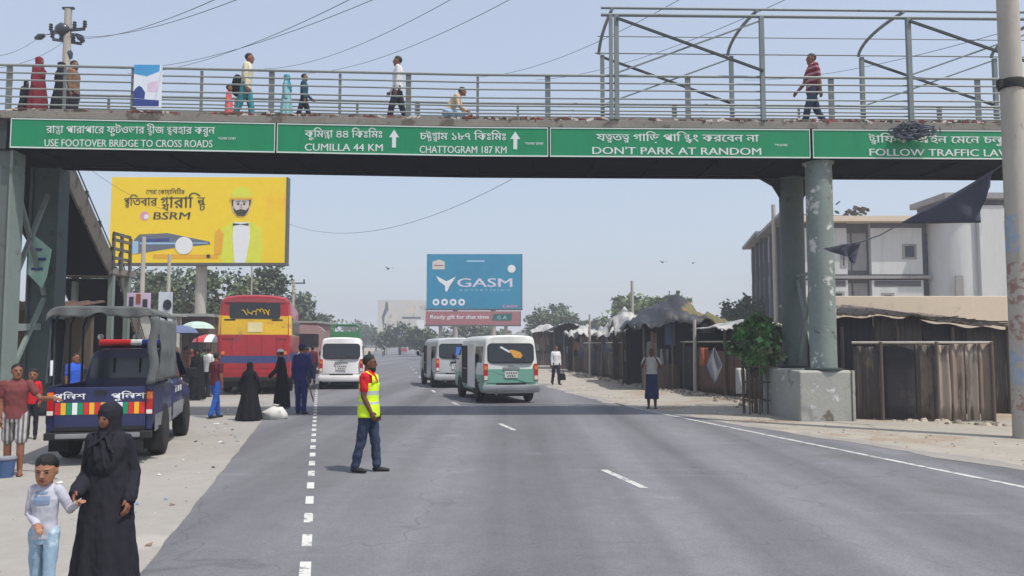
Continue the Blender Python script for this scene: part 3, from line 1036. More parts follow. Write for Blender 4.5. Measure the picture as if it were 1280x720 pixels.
# unfinished canopy frame over the right half of the bridge
mb = MB()
EV, RG, FT = 9.44, 9.78, 9.52
frames = [bx(770, 60, .05), bx(951, 60, .05), bx(1134, 60, .05), bx(1320, 60, .05)]
mb.tube([BW(frames[0] - .35, .03, FT + .17), BW(XR, .03, FT + .17)], .032, TRUSSM)
mb.tube([BW(frames[0] - .35, .03, FT), BW(XR, .03, FT)], .042, TRUSSM)
mb.tube([BW(frames[0] - .2, W - .05, EV), BW(XR, W - .05, EV)], .018, TRUSSM)
mb.tube([BW(frames[0] - .2, W - .55, 9.70), BW(XR, W - .55, 9.70)], .014, TRUSSM)
cf = bpart(mb, "canopy_frame", smooth=50)
for x in frames:
    for off, top in ((-.02, FT), (W + .02, EV)):
        mb = MB()
        bbox(mb, x - .05, x + .05, off - .05, off + .05, 6.99, top - .03, TRUSSM)
        mb.build("canopy_post", cf, origin=BO)
    if x == frames[0]:
        mb = MB(); bbox(mb, x - .17, x - .09, -.07, .03, 6.99, FT - .04, TRUSSM); mb.build("canopy_post", cf, origin=BO)
    mb = MB()
    arc = []
    for k in range(13):
        t = math.pi / 2 * k / 12
        arc.append(BW(x - .09, W * math.cos(t), EV - .02 + (FT + .15 - EV) * math.sin(t) + .12 * math.sin(2 * t)))
    mb.tube(arc, .042, TRUSSM)
    mb.build("canopy_arch", cf, origin=BO, smooth=50)
for i in (0, 2):
    for off, tz in ((-.09, FT - .12), (W + .09, EV - .05)):
        a, b2 = frames[i], frames[i + 1]
        mb = MB(); mb.beam(BW(a, off, tz), BW(b2, off, 8.16), .05, .055, STEELD); mb.build("cross_brace", cf, origin=BO)
        mb = MB(); mb.beam(BW(a, off + .06, 8.10), BW(b2, off + .06, tz), .03, .035, TRUSSM); mb.build("cross_brace", cf, origin=BO)

# stair going down away from the road at the left end
STAIRM = mat('stair_side', (98, 93, 86), rough=.9, var=.25, scale=1.5, spots=(66, 62, 58), spot_at=.55, spot_scale=2)
ST = [Vector((cL + .05, 18.3 + W - .35, 6.95)), Vector((-13.1, 26.0, 4.30)), Vector((-13.6, 27.6, 4.30)), Vector((-17.2, 38.5, 0.05))]
for i in (0, 2):
    a, b2 = ST[i], ST[i + 1]
    d = (b2 - a)
    h = Vector((d.x, d.y, 0)).normalized()
    lft = Vector((-h.y, h.x, 0))
    mb = MB()
    n = int((a.z - b2.z) / 0.165)
    q = Matrix.Rotation(math.atan2(h.y, h.x), 3, 'Z')
    for k in range(n):
        c = a + d * ((k + .5) / n) + lft * 0.95
        mb.box(c - Vector((0, 0, .09)), (d.length / n * 1.05, 1.8, .07), STEELD, rot=q)
    for o in (0.0, 1.9):
        mb.beam(a + lft * o + Vector((0, 0, .02)), b2 + lft * o + Vector((0, 0, .02)), .06, .72 if o == 0 else .42, STAIRM if o == 0 else STEELD)
    mb.beam(a + lft * .95 - Vector((0, 0, .30)), b2 + lft * .95 - Vector((0, 0, .30)), 1.76, .02, UNDER)
    st = bpart(mb, "stair_flight")
    for o in (0.0, 1.9):
        rm = MB()
        for z in ((1.05, .88, .70, .5, .3) if o else (.62,)):
            rm.tube([a + lft * o + Vector((0, 0, z)), b2 + lft * o + Vector((0, 0, z))], .03 if z > 1 else .02, RAILM if o else STEELD)
        for k in range(5):
            p = a + lft * o + d * (k / 4)
            rm.box(p + Vector((0, 0, .53 if o else .40)), (.07, .07, 1.0 if o else .44), RAILM if o else STEELD)
        rm.build("stair_railing", st, origin=BO, smooth=50)
mb = MB()
c = (ST[1] + ST[2]) / 2 + Vector((-.9, 0, -.12))
mb.box(c, (2.3, 2.0, .2), DECKM)
for z in (.3, .6, .9, 1.1):
    mb.box(ST[1] + Vector((0.05, .6, z)), (.05, 1.2, .10), STAIRM)
for dy in (0.05, .6, 1.2):
    mb.box(ST[1] + Vector((0.05, dy, .5)), (.08, .10, 1.15), STAIRM)
bpart(mb, "stair_landing")
for dx, dy in ((-.1, .3), (-.1, 1.4), (-1.9, .3), (-1.9, 1.4)):
    mb = MB()
    mb.box2((ST[1].x + dx - .08, ST[1].y + dy - .08, 0), (ST[1].x + dx + .08, ST[1].y + dy + .08, 4.06), STEEL)
    bpart(mb, "stair_post")

# the four green signs hung along the front of the girder
def road_sign(px0, px1, label, lines, arrows=()):
    x0, x1 = bx(px0, 175), bx(px1, 175)
    z0, z1 = 6.09, 6.775
    o = BW((x0 + x1) / 2, -0.06, z0)
    root = empty("road_sign", o, label=label, cat="road sign", group="green signs on the footbridge")
    mb = MB()
    bbox(mb, x0, x1, -.07, -.035, z0, z1, SIGNG)
    mb.build("sign_panel", root, origin=o)
    mb = MB()
    w = .022
    for a in ((x0, x1, z0, z0 + w * 1.3), (x0, x1, z1 - w, z1), (x0, x0 + w, z0 + w * 1.3 + .001, z1 - w - .001), (x1 - w, x1, z0 + w * 1.3 + .001, z1 - w - .001)):
        bbox(mb, a[0] + .003, a[1] - .003, -.082, -.071, a[2], a[3], SIGNW)
    mb.build("sign_border", root, origin=o)
    rt, up = Vector((1, BS, 0)).normalized(), Vector((0, 0, 1))
    for txt, pa, pb, py, hh in lines:
        xa, xb = bx(pa, py), bx(pb, py)
        p = BW(xa, -.071, 0)
        zz = BW((xa + xb) / 2, 0, z0 + (.225 if hh == EH else .685 if hh == BH else .45) * (z1 - z0)).z
        write("lettering", txt, root, Vector((p.x, p.y, zz - hh / 2)) - o, rt, up, xb - xa, hh, SIGNW)
    for pxa in arrows:
        xa = bx(pxa, 181)
        p = BW(xa, -.077, 6.26)
        mb = MB()
        mb.prism([(-.045, 0), (.045, 0), (.045, .24), (.115, .24), (0, .42), (-.115, .24), (-.045, .24)], .004, (p, rt, up), SIGNW)
        mb.build("arrow", root, origin=o)
    return root
EH, BH = 0.165, 0.175
road_sign(15, 345, "green road sign reading USE FOOTOVER BRIDGE TO CROSS ROADS, at the bridge's left",
          [("রা{স|ত}া পারাপারে ফুটওভার ব্রীজ ব্যবহার করুন", 60, 270, 163, BH), ("USE FOOTOVER BRIDGE TO CROSS ROADS", 58, 267, 181, EH), ("সওজ ঢাকা", 274, 296, 174, .06)])
road_sign(347, 685, "green road sign with two white arrows giving distances to CUMILLA and CHATTOGRAM",
          [("কুমি{ল|ল}া ৪৪ কিঃমিঃ", 382, 478, 171, BH), ("CUMILLA 44 KM", 382, 479, 187, EH), ("চ{ট|ট}গ্রাম ১৮৭ কিঃমিঃ", 525, 632, 173, BH),
           ("CHATTOGRAM 187 KM", 525, 633, 189, EH), ("সওজ ঢাকা", 656, 679, 183, .06)], (493, 644))
road_sign(687, 1011, "green road sign reading DON'T PARK AT RANDOM",
          [("যত্রতত্র গাড়ি পার্কিং করবেন না", 745, 947, 174, BH), ("DON'T PARK AT RANDOM", 740, 950, 191, EH), ("সওজ", 967, 983, 182, .06)])
road_sign(1014, 1345, "green road sign reading FOLLOW TRAFFIC LAWS, partly hidden by the concrete pole",
          [("ট্রাফিক আইন মেনে চলুন", 1084, 1262, 173, BH), ("FOLLOW TRAFFIC LAWS", 1085, 1270, 190, EH)])

# poster tied to the railing
POSTB = mat("poster_blue", (70, 150, 205), rough=0.5, var=0.2, scale=3)
POSTW = mat("poster_white", (215, 222, 232), rough=0.5, var=0.06)
POSTN = mat("poster_navy", (48, 66, 130), rough=0.5, var=0.15)
POSTP = mat("poster_pink", (214, 190, 214), rough=0.5, var=0.15)
x0, x1 = bx(168, 110), bx(203, 110)
o = BW((x0 + x1) / 2, -.03, 7.06)
pr = empty("railing_poster", o, label="small blue and white poster tied to the railing at the left of the bridge", cat="poster", )
mb = MB(); bbox(mb, x0, x1, -.045, -.02, 7.10, 8.10, POSTW); mb.build("poster_sheet", pr, origin=o)
fr = (BW(x0, -.047, 7.10), (1, BS, 0), (0, 0, 1))
pw = x1 - x0
mb = MB()
mb.prism([(.0, .78), (pw * .45, .72), (pw * .9, .84), (pw * .92, .995), (.0, .995)], .004, fr, POSTB)
mb.build('printed_band', pr, origin=o)
mb = MB()
mb.prism([(.0, .02), (pw * .92, .02), (pw * .92, .16), (.0, .2)], .004, fr, POSTN)
mb.build("printed_band", pr, origin=o)
mb = MB(); mb.prism([(.0, .21), (pw * .4, .19), (pw * .42, .34), (pw * .3, .46), (pw * .2, .5), (pw * .08, .44), (.0, .36)], .004, fr, POSTN); mb.build("printed_portrait", pr, origin=o)
mb = MB(); mb.prism([(pw * .5, .36), (pw * .85, .36), (pw * .85, .62), (pw * .5, .56)], .004, fr, POSTP); mb.build("printed_picture", pr, origin=o)

# green poster board wedged between the left-hand columns
o = A(44, 330, 19.6)
pb = empty("hanging_board", o, label="pale green printed board hanging between the left-hand bridge columns", cat="board")
BRDG = mat("board_green", (150, 188, 172), rough=0.6, var=0.2, scale=3, spots=(206, 214, 208), spot_at=0.56, spot_scale=4)
poly = [A(*q, 19.6) for q in ((38, 290), (64, 312), (58, 345), (52, 360), (34, 342))]
mb = MB()
mb.add(list(poly) + [p + Vector((0, .03, 0)) for p in poly], [(4, 3, 2, 1, 0), (5, 6, 7, 8, 9)] + [(k, (k + 1) % 5, 5 + (k + 1) % 5, 5 + k) for k in range(5)], BRDG)
mb.build("board_sheet", pb, origin=o)
mb = MB()
for i, (px, py) in enumerate(((45, 312), (50, 324), (46, 336))):
    p = A(px, py, 19.57)
    mb.box(p, (.28, .01, .07), POSTN)
mb.build("printed_text", pb, origin=o)

# dry rubbish lying along the edge of the deck
mb = MB()
LIT = [mat("litter_brown", (104, 78, 66), rough=.9, var=.3), mat("litter_red", (120, 66, 60), rough=.9, var=.3), mat("litter_dark", (70, 64, 60), rough=.9, var=.3), mat("litter_pale", (188, 184, 178), rough=.9, var=.2)]
for i in range(520):
    x = random.uniform(XL, XR)
    if noise.noise(Vector((x * .9, 0, 5))) < -.05 and random.random() < .8: continue
    c = BW(x, random.uniform(-.015, .02), 6.972 + random.uniform(0, .05))
    mb.box(c, (random.uniform(.04, .2), random.uniform(.02, .05), random.uniform(.02, .06)), random.choice(LIT), rot=Matrix.Rotation(random.uniform(-.4, .4), 3, 'Y') @ Matrix.Rotation(random.uniform(-.3, .3), 3, 'Z'))
mb.build("litter", kind='stuff', label="dry rubbish along the edge of the footbridge deck", cat="litter")

# bundle of leftover wire hanging over the third and fourth sign
mb = MB()
c = BW(bx(1130, 163), -.25, A(1130, 163, 18.2).z)
for i in range(46):
    pts = []
    a0 = random.uniform(0, 6.28)
    rx, rz = random.uniform(.12, .36), random.uniform(.08, .22)
    cx = random.gauss(-.03, .09) if i < 34 else random.gauss(.25, .1)
    for k in range(9):
        a = a0 + k * random.uniform(.5, .75)
        pts.append(c + Vector((cx + rx * math.cos(a), random.uniform(-.09, .1), rz * math.sin(a) - .0)))
    mb.tube(pts, .014, WIREM, n=5)
mb.build("wire_bundle", origin=c, smooth=60, label="tangled black wire bundle hanging in front of the FOLLOW TRAFFIC LAWS sign", cat="wire bundle")
# ------------------------------------------------------------------ white building at the right
Y0 = 47.0
xa, xb = A(1002, 300, Y0).x, A(1330, 300, Y0).x
zt = A(1100, 272, Y0).z
o = Vector(((xa + xb) / 2, Y0, 0))
wb = empty("white_building", o, label="unfinished white concrete building with a round stair tower, behind the shacks on the right", cat="building")
def wbp(mb, n, **k): return mb.build(n, wb, origin=o, **k)
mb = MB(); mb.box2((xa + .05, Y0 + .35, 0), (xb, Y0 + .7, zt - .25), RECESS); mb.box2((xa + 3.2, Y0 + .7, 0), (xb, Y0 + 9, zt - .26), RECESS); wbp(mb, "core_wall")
zf = A(1100, 345, Y0).z
def xp(px): return A(px, 320, Y0).x
for px0, px1 in ((1004, 1059), (1089, 1153), (1171, 1243), (1256, 1320)):
    for z0, z1 in ((0, zf - .25), (zf + .1, zt - .32)):
        mb = MB(); mb.box2((xp(px0), Y0, z0), (xp(px1), Y0 + .345, z1), WHITEW); wbp(mb, "wall_panel")
for z in (zf - .07,):
    mb = MB(); mb.box2((xa - .1, Y0 - .12, z - .09), (xb, Y0 + .34, z + .09), GREYW); wbp(mb, "floor_slab")
mb = MB(); mb.box2((xa - .3, Y0 - .7, zt - .31), (xb + .3, Y0 + 1.2, zt), BEIGE); mb.box2((xa + 3, Y0 + 1.2, zt - .3), (xb + .3, Y0 + 9.4, zt - .01), BEIGE); wbp(mb, "roof_slab")
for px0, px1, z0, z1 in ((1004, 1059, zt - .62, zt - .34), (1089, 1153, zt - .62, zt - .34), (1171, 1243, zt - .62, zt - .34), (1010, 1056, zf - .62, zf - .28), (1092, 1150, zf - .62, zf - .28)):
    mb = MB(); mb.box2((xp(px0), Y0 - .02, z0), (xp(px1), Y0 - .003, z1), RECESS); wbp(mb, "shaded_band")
for px0, px1, z0, z1 in ((1012, 1030, zf - 2.0, zf - .9), (1036, 1054, zf - 2.0, zf - .9), (1100, 1116, zf - 2.1, zf - 1.0), (1128, 1146, zf + 1.0, zf + 1.9), (1050, 1058, zf + .5, zf + 1.9)):
    mb = MB(); mb.box2((xp(px0), Y0 - .03, z0), (xp(px1), Y0 - .003, z1), GREYW); mb.box2((xp(px0) + .15, Y0 - .04, z0 + .12), (xp(px1) - .15, Y0 - .031, z1 - .12), DARKW); wbp(mb, "window")
for px0, px1 in ((1061, 1066), (1068, 1086), (1156, 1169), (1246, 1254)):
    for z0, z1 in ((zf + .35, zt - .9), (zf - 2.4, zf - .4)):
        mb = MB(); mb.box2((xp(px0), Y0 + .30, z0), (xp(px1), Y0 + .34, z1), DARKW if px0 in (1156, 1246) else GREYW); wbp(mb, "window_recess")
# round stair tower with its flat cap
cx, r = A(1206, 320, Y0 - .8).x, (A(1240, 320, Y0 - .8).x - A(1172, 320, Y0 - .8).x) / 2
ztw = A(1200, 262, Y0).z
mb = MB()
mb.lathe([(r, 0), (r, ztw)], WHITEW, n=36, c=(cx, Y0 + .4, 0))
mb.box2((cx + r * .35, Y0 - r * .9, 0), (cx + r * 1.25, Y0 + 1.2, ztw), WHITEW)
wbp(mb, "stair_tower", smooth=40)
mb = MB(); mb.box2((A(1163, 250, Y0).x, Y0 - 1.6, A(1200, 254, Y0).z), (A(1253, 250, Y0).x, Y0 + 2.5, A(1200, 247, Y0).z), GREYW); wbp(mb, "tower_cap")
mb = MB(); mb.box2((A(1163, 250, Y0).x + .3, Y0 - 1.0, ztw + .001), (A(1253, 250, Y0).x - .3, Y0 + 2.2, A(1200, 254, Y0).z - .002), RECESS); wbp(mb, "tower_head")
mb = MB(); mb.box2((cx - .9, Y0 - r + .22, zf - 2.5), (cx - .45, Y0 - r + .3, zf - .1), GREYW); wbp(mb, "tower_slot")
# side wing going back, raw grey concrete with columns
wing = [(A(1000, 300, Y0).x, Y0), (A(962, 300, 58).x, 58), (A(941, 300, 68).x, 68)]
for i, zz in ((0, zt + .3), (1, zt - .8 + 1.4)):
    (x0, y0), (x1, y1) = wing[i], wing[i + 1]
    mb = MB()
    mb.add([(x0, y0 + .3, 0), (x1, y1, 0), (x1 + 4, y1 + 1, 0), (x0 + 4, y0 + 1.3, 0), (x0, y0 + .3, zz), (x1, y1, zz), (x1 + 4, y1 + 1, zz), (x0 + 4, y0 + 1.3, zz)],
           [(0, 1, 5, 4), (1, 2, 6, 5), (2, 3, 7, 6), (3, 0, 4, 7), (4, 5, 6, 7)], GREYW)
    wbp(mb, "side_wall")
    d = Vector((x1 - x0, y1 - y0, 0)); L = d.length; d.normalize(); nn = Vector((-d.y, d.x, 0))
    for k in range(4):
        p = Vector((x0, y0 + .3, 0)) + d * (L * (k + .2) / 4) + nn * .12
        mb = MB(); mb.box(p + Vector((0, 0, zz / 2)), (.45, .3, zz), RECESS, rz=math.atan2(d.y, d.x)); wbp(mb, "wall_column")
        for zc in (zz * .3, zz * .62, zz * .88):
            mb = MB(); mb.box(p + d * (L / 8) + Vector((0, 0, zc)) - nn * .08, (L / 8, .12, 1.5), DARKW, rz=math.atan2(d.y, d.x)); wbp(mb, "window")
    mb = MB(); mb.beam(Vector((x0, y0 + .3, zz + .12)) + nn * .3, Vector((x1, y1, zz + .12)) + nn * .3, 1.2, .22, GREYW); wbp(mb, "wing_roof")
# things on the roof
mb = MB()
for k in range(30):
    p = A(1070, 262, Y0 + 2) + Vector((random.gauss(0, .45), random.gauss(0, .3), random.gauss(-.15, .22)))
    mb.box(p, (random.uniform(.1, .4), .05, random.uniform(.1, .3)), random.choice([LEAF2, WOODD, DARKW]), rot=Matrix.Rotation(random.uniform(0, 3), 3, (random.random(), 1, random.random())))
mb.box2((A(1062, 262, Y0 + 2).x, Y0 + 1.6, zt), (A(1082, 262, Y0 + 2).x, Y0 + 2.4, zt + .25), WOODD)
mb.build("roof_planter", origin=A(1070, 268, Y0 + 2), label="dark plants in a box on the white building's flat roof", cat="plant")
mb = MB(); pp = A(967, 270, 50); mb.tube([(pp.x, 50, 0), (pp.x, 50, A(967, 256, 50).z)], .14, POLEC); mb.build("standpipe_pole", origin=(pp.x, 50, 0), smooth=50, label="plain grey concrete post in front of the grey wing of the white building", cat="pole")

# long low beige wall behind the shack
mb = MB()
Yb = 27.5
mb.box2((A(1012, 380, Yb).x, Yb, 0), (A(1262, 380, Yb).x, Yb + .5, A(1100, 370, Yb).z), BEIGE)
mb.build("beige_wall", origin=(10, Yb, 0), bevel=.02, label="plain low beige wall behind the tin shack on the right", cat="wall")

# ------------------------------------------------------------------ tin shack on the right
Ys = 20.6
o = A(1150, 525, Ys); o.z = 0
sh = empty("tin_shack", o, label="dark tin shack with a sagging wavy roof beside the bridge plinth", cat="shack")
xs0, xs1 = A(1046, 430, Ys).x, A(1262, 430, Ys).x
def front_z(t):
    return 2.50 + .05 * math.sin(t * 7) + (-.02 if t < .4 else -.52 * (t - .4)) * 1.0 + .03 * math.sin(t * 31)
mb = MB()
def shroof(u, v):
    x = xs0 - .2 + (xs1 - xs0 + .4) * u
    return (x, Ys - .35 + 4.2 * v, front_z(u) + .45 * v + .022 * math.sin(x * 30))
mb.grid(shroof, 160, 6, TINB)
mb.build("roof", sh, origin=o, smooth=60, solid=.02)
for x0, x1, m in ((xs0, xs0 + .95, CLOTHD), (xs0 + .96, xs0 + 2.2, TIND), (xs0 + 2.21, xs0 + 3.3, CLOTHD), (xs0 + 3.31, xs1, TIND)):
    mb = MB()
    def wl_(u, v): return (x0 + (x1 - x0) * u, Ys + .012 * math.sin((x0 + (x1 - x0) * u) * 40), v * (front_z(((x0 + (x1 - x0) * u) - xs0) / (xs1 - xs0)) - .06))
    mb.grid(wl_, 30, 4, m)
    mb.build("wall_sheet", sh, origin=o, smooth=60, solid=.03)
for x in (xs0, xs1 - .1):
    mb = MB(); mb.box2((x, Ys + .1, 0), (x + .08, Ys + 3.9, 2.1), TIND); mb.build("side_wall", sh, origin=o)
mb = MB(); mb.box2((xs0, Ys + 3.9, 0), (xs1, Ys + 4, 2.3), TIND); mb.build("back_wall", sh, origin=o)
for k in range(4):
    x = xs0 + .1 + (xs1 - xs0 - .2) * k / 3
    mb = MB(); mb.tube([(x, Ys - .1, 0), (x, Ys - .1, 2.2)], .045, WOODD); mb.build("roof_post", sh, origin=o, smooth=50)
mb = MB()
for i in range(16):
    x = random.uniform(xs0 + 2.6, xs1 - .2)
    z = front_z((x - xs0) / (xs1 - xs0)) + .05
    mb.beam((x - random.uniform(.2, .6), Ys - .2 + random.uniform(0, .6), z + random.uniform(.0, .1)), (x + random.uniform(.2, .6), Ys - .2 + random.uniform(0, .8), z + random.uniform(.02, .12)), .03, .03, WOODD)
mb.build("roof_stick_litter", sh, origin=o)

# ------------------------------------------------------------------ fences
TINB2 = mat('grey_brown_tin', (146, 134, 122), rough=0.75, var=0.25, scale=1.5, spots=(96, 84, 74), spot_at=0.54, spot_scale=2.5, stretch=(2, 2, 0.25))
def fence(name, pts, zt, label, panels, rail=True, posts=()):
    o = Vector((pts[0][0], pts[0][1], 0))
    root = empty(name, o, label=label, cat="fence")
    P = [Vector((p[0], p[1], 0)) for p in pts]
    seg = []
    for a, b in zip(P, P[1:]):
        seg.append((a, b, (b - a).length))
    tot = sum(s[2] for s in seg)
    def at(t):
        d = t * tot
        for a, b, L in seg:
            if d <= L + 1e-6:
                return a.lerp(b, d / L), (b - a).normalized()
            d -= L
        return seg[-1][1], (seg[-1][1] - seg[-1][0]).normalized()
    for t0, t1, m, amp, h0, h1 in panels:
        mb = MB()
        L = (t1 - t0) * tot
        nu = max(4, int(L * (22 if amp else 4)))
        def fn(u, v):
            p, d = at(t0 + (t1 - t0) * u)
            nn = Vector((-d.y, d.x, 0))
            dd = u * L
            rag = 0.05 * noise.noise(Vector((dd * 3 + t0 * 90, 0, 4)))
            off = amp * math.sin(dd * 28) + .03 * noise.noise(Vector((dd * 1.3, v * 2, t0 * 50)))
            return p + nn * off + Vector((0, 0, h0 + (h1 + rag - h0) * v))
        mb.grid(fn, nu, 5, m)
        mb.build("fence_panel", root, origin=o, smooth=50, solid=.012)
    if rail:
        mb = MB()
        mb.tube([at(k / 24)[0] + Vector((0, 0, zt)) - Vector((0, .07, 0)) for k in range(25)], .03, POLEC if rail == 2 else RAILM)
        mb.build("top_rail", root, origin=o, smooth=50)
    for t in posts:
        p, d = at(t)
        mb = MB()
        mb.tube([p - Vector((0, .09, 0)), p + Vector((0, -.09, zt + .02))], .04, WOODD)
        mb.build("fence_post", root, origin=o, smooth=50)
    return at
pr_ = [G(1242, 527), G(1166, 527), G(1066, 524)]
fence("tin_fence", [(p.x, p.y) for p in pr_], 1.80, "brown corrugated tin fence along the sand in front of the tin shack",
      [(0.0, .10, TINB, .03, .02, 1.78), (.102, .20, TINB2, .034, .03, 1.76), (.202, .31, TINB, .03, .0, 1.79), (.312, .42, TINB2, .034, .05, 1.74), (.422, .56, TIND, .02, .05, 1.76), (.562, .80, CLOTHD, 0, .03, 1.74), (.802, .99, TIND, .02, .02, 1.70)],
      rail=2, posts=(.01, .42, .80))
lp = [(8.3, 22.6), (7.55, 25.6), (6.78, 29.7), (5.6, 37), (4.5, 45), (4.4, 58), (4.2, 73)]
pan = []
ms = [TIND, TINR, CLOTHD, TIND, TINR, TIND, CLOTHD, TINR, TIND, TINR, CLOTHD, TIND, TINR, TIND]
for k in range(14):
    pan.append((k / 14 + .001, (k + 1) / 14 - .001, ms[k], .015 if ms[k] != CLOTHD else 0, .05, random.choice([1.55, 1.68, 1.72, 1.4])))
fence("roadside_fence", lp, 1.86, "long dark rusty fence with a pipe rail, running along the far right roadside", pan, rail=2, posts=[k / 12 for k in range(13)])

# clothes and cloths hung on the fence
def hung_cloth(px, py, Y, w, h, m, label, shape='rect'):
    c = A(px, py, Y)
    mb = MB()
    def fn(u, v):
        k = 1.0 if shape == 'rect' else (1 - abs(2 * v - 1)) * .95 + .05
        return c + Vector(((u - .5) * w * k, .04 * math.sin(u * 9 + v * 3), (v - .5) * h))
    mb.grid(fn, 10, 10, m)
    mb.build("hanging_cloth", origin=c, smooth=60, solid=.01, label=label, cat="cloth")
CL1 = mat("cloth_grey_blue", (128, 130, 140), rough=.9, var=.15)
CL2 = mat("cloth_white", (190, 188, 186), rough=.9, var=.1)
CL3 = mat("cloth_rust", (146, 84, 62), rough=.9, var=.15)
hung_cloth(893, 457, 25.9, .5, 1.15, CL1, "pale grey diamond-shaped cloth hung on the roadside fence", 'dia')
hung_cloth(926, 476, 23.6, .28, .75, CL2, "narrow white cloth hung low on the fence beside the green tree")
hung_cloth(880, 446, 26.9, .28, .6, CL3, "small rust coloured cloth hung on the roadside fence")
hung_cloth(831, 452, 32.5, .35, 1.0, CL2, "long white cloth hung on the fence behind the man with folded sarong")

# ------------------------------------------------------------------ market shacks behind the fence
def tarp_shack(pts, Y, depth, zedge, zpeak, m, label, name="market_stall", px_peak=None, wall=CLOTHD, sag=.12, lumps=0.0, group="market stalls behind the fence", fslope=False):
    x0, x1 = A(pts[0], 430, Y).x, A(pts[1], 430, Y).x
    xpk = A(px_peak, 430, Y).x if px_peak else (x0 + x1) / 2
    o = Vector(((x0 + x1) / 2, Y, 0))
    root = empty(name, o, label=label, cat="market stall", group=group)
    sd = random.uniform(0, 90)
    tp = (xpk - x0) / (x1 - x0)
    def fn(u, v):
        x = x0 - .3 + (x1 - x0 + .6) * u
        k = u / tp if u < tp else (1 - u) / (1 - tp)
        k = max(0, k)
        z = zedge + (zpeak - zedge) * (k ** 0.85) * (1 - .3 * v) - sag * math.sin(u * math.pi * 3) ** 2 * .6
        if fslope: z = zedge - .25 + (z - zedge + .25) * (.30 + .70 * min(1, v / .45) ** .8)
        z += lumps * noise.noise(Vector((x * 1.6 + sd, v * 3, 0))) + lumps * .6 * noise.noise(Vector((x * 4 + sd, v * 6, 3)))
        if fslope: z += lumps * .9 * (abs(noise.noise(Vector((x * 2.6 + sd, v * 4, 8)))) - .2)
        return (x, Y - .5 + depth * v, z - (.15 if v == 0 else 0) * random.uniform(.3, 1))
    mb = MB()
    mb.grid(fn, 34, 10, m[0], mf=(lambda u, v: m[int(min(len(m) - 1, max(0, ((noise.noise(Vector((u * 3 + sd, v * 2, 1))) * .9 + .5) if not name.startswith('tarp') else (u * 1.05 + .25 * noise.noise(Vector((u * 4, v * 4, 2))))) * len(m))))]) if len(m) > 1 else None)
    mb.build("roof", root, origin=o, smooth=70, solid=.03)
    mb = MB(); mb.box2((x0, Y + depth - .6, 0), (x1, Y + depth - .5, zedge - .15), wall); mb.build("back_wall", root, origin=o)
    for k in range(4):
        x = x0 + (x1 - x0) * (k + .05) / 3.1
        mb = MB(); mb.tube([(x, Y, 0), (x, Y, zedge - .1)], .05, WOODD); mb.build("stall_post", root, origin=o, smooth=50)
    mb = MB(); mb.box2((x0 + .1, Y + .25, 0), (x1 - .1, Y + .9, 1.0), WOODD); mb.build("counter", root, origin=o)
    mb = MB()
    mb.grid(lambda u, v: (x0 + (x1 - x0) * u, Y + .12 + .03 * math.sin(u * 25), fn(.05 + .9 * u, .02)[2] - .05 - (fn(.05 + .9 * u, .02)[2] - 1.45) * v * (0.8 + .3 * noise.noise(Vector((u * 5 + sd, 0, 0))))), 30, 5, wall)
    mb.build("hanging_sheet", root, origin=o, smooth=60)
    for k in range(7):
        xx = x0 + (x1 - x0) * random.uniform(.05, .95); w2 = random.uniform(.15, .5); h2 = random.uniform(.4, 1.0); zc2 = random.uniform(1.3, zedge - .3)
        mb = MB(); mb.grid(lambda u, v: (xx + (u - .5) * w2, Y - .02 + .03 * math.sin(u * 8 + v * 3), zc2 + (v - .5) * h2 + .04 * math.sin(u * 6)), 6, 6, random.choice([CLX1, CLX2, CLX3, CLX4, CLX5]))
        mb.build("hanging_goods", root, origin=o, smooth=60)
    return root
CLX1 = mat("goods_brown", (112, 92, 76), rough=.9, var=.25); CLX2 = mat("goods_grey", (120, 118, 118), rough=.9, var=.2); CLX3 = mat("goods_blue", (74, 88, 112), rough=.9, var=.2); CLX4 = mat("goods_rust", (120, 80, 62), rough=.9, var=.2); CLX5 = mat("goods_dark", (60, 58, 62), rough=.9, var=.3)
SWALL = mat("stall_brown_wall", (70, 62, 58), rough=.9, var=.35, scale=1.2, spots=(94, 84, 76), spot_at=.56, spot_scale=1.4)
tarp_shack((803, 914), 31.0, 5.0, 2.55, 3.95, [TARPK, TARPK, TARPK, TARPO, TARPO], "high shack with crumpled black and olive tarpaulins on a peaked roof", px_peak=852, lumps=.30, fslope=True, name="tarpaulin_shack")
tarp_shack((905, 985), 27.0, 4.0, 2.35, 2.7, [TARPG, TARPW], "low stall with a pale tin roof just behind the green tree", lumps=.06)
tarp_shack((778, 806), 36.0, 4.0, 2.6, 3.6, [TARPW, TARPG], "narrow stall with bunched pale sheets left of the high black shack", lumps=.45, fslope=True, wall=SWALL)
tarp_shack((752, 790), 42.0, 5.0, 2.4, 3.1, [TARPW, TARPG, TARPW], "stall heaped with whitish sheets behind the fence", lumps=.45, fslope=True, wall=SWALL)
tarp_shack((716, 758), 50.0, 5.0, 2.5, 3.2, [TARPG, TARPW, TARPK], "stall with a ragged grey and black roof in mid row", lumps=.35, fslope=True)
tarp_shack((692, 730), 58.0, 6.0, 2.9, 3.5, [TARPK, TARPG], "stall with a dark flat roof near the white van", lumps=.15)
tarp_shack((668, 700), 68.0, 6.0, 3.0, 3.8, [TARPW, TARPG], "farthest stall of the row with a long pale roof", lumps=.12, fslope=True, wall=SWALL)

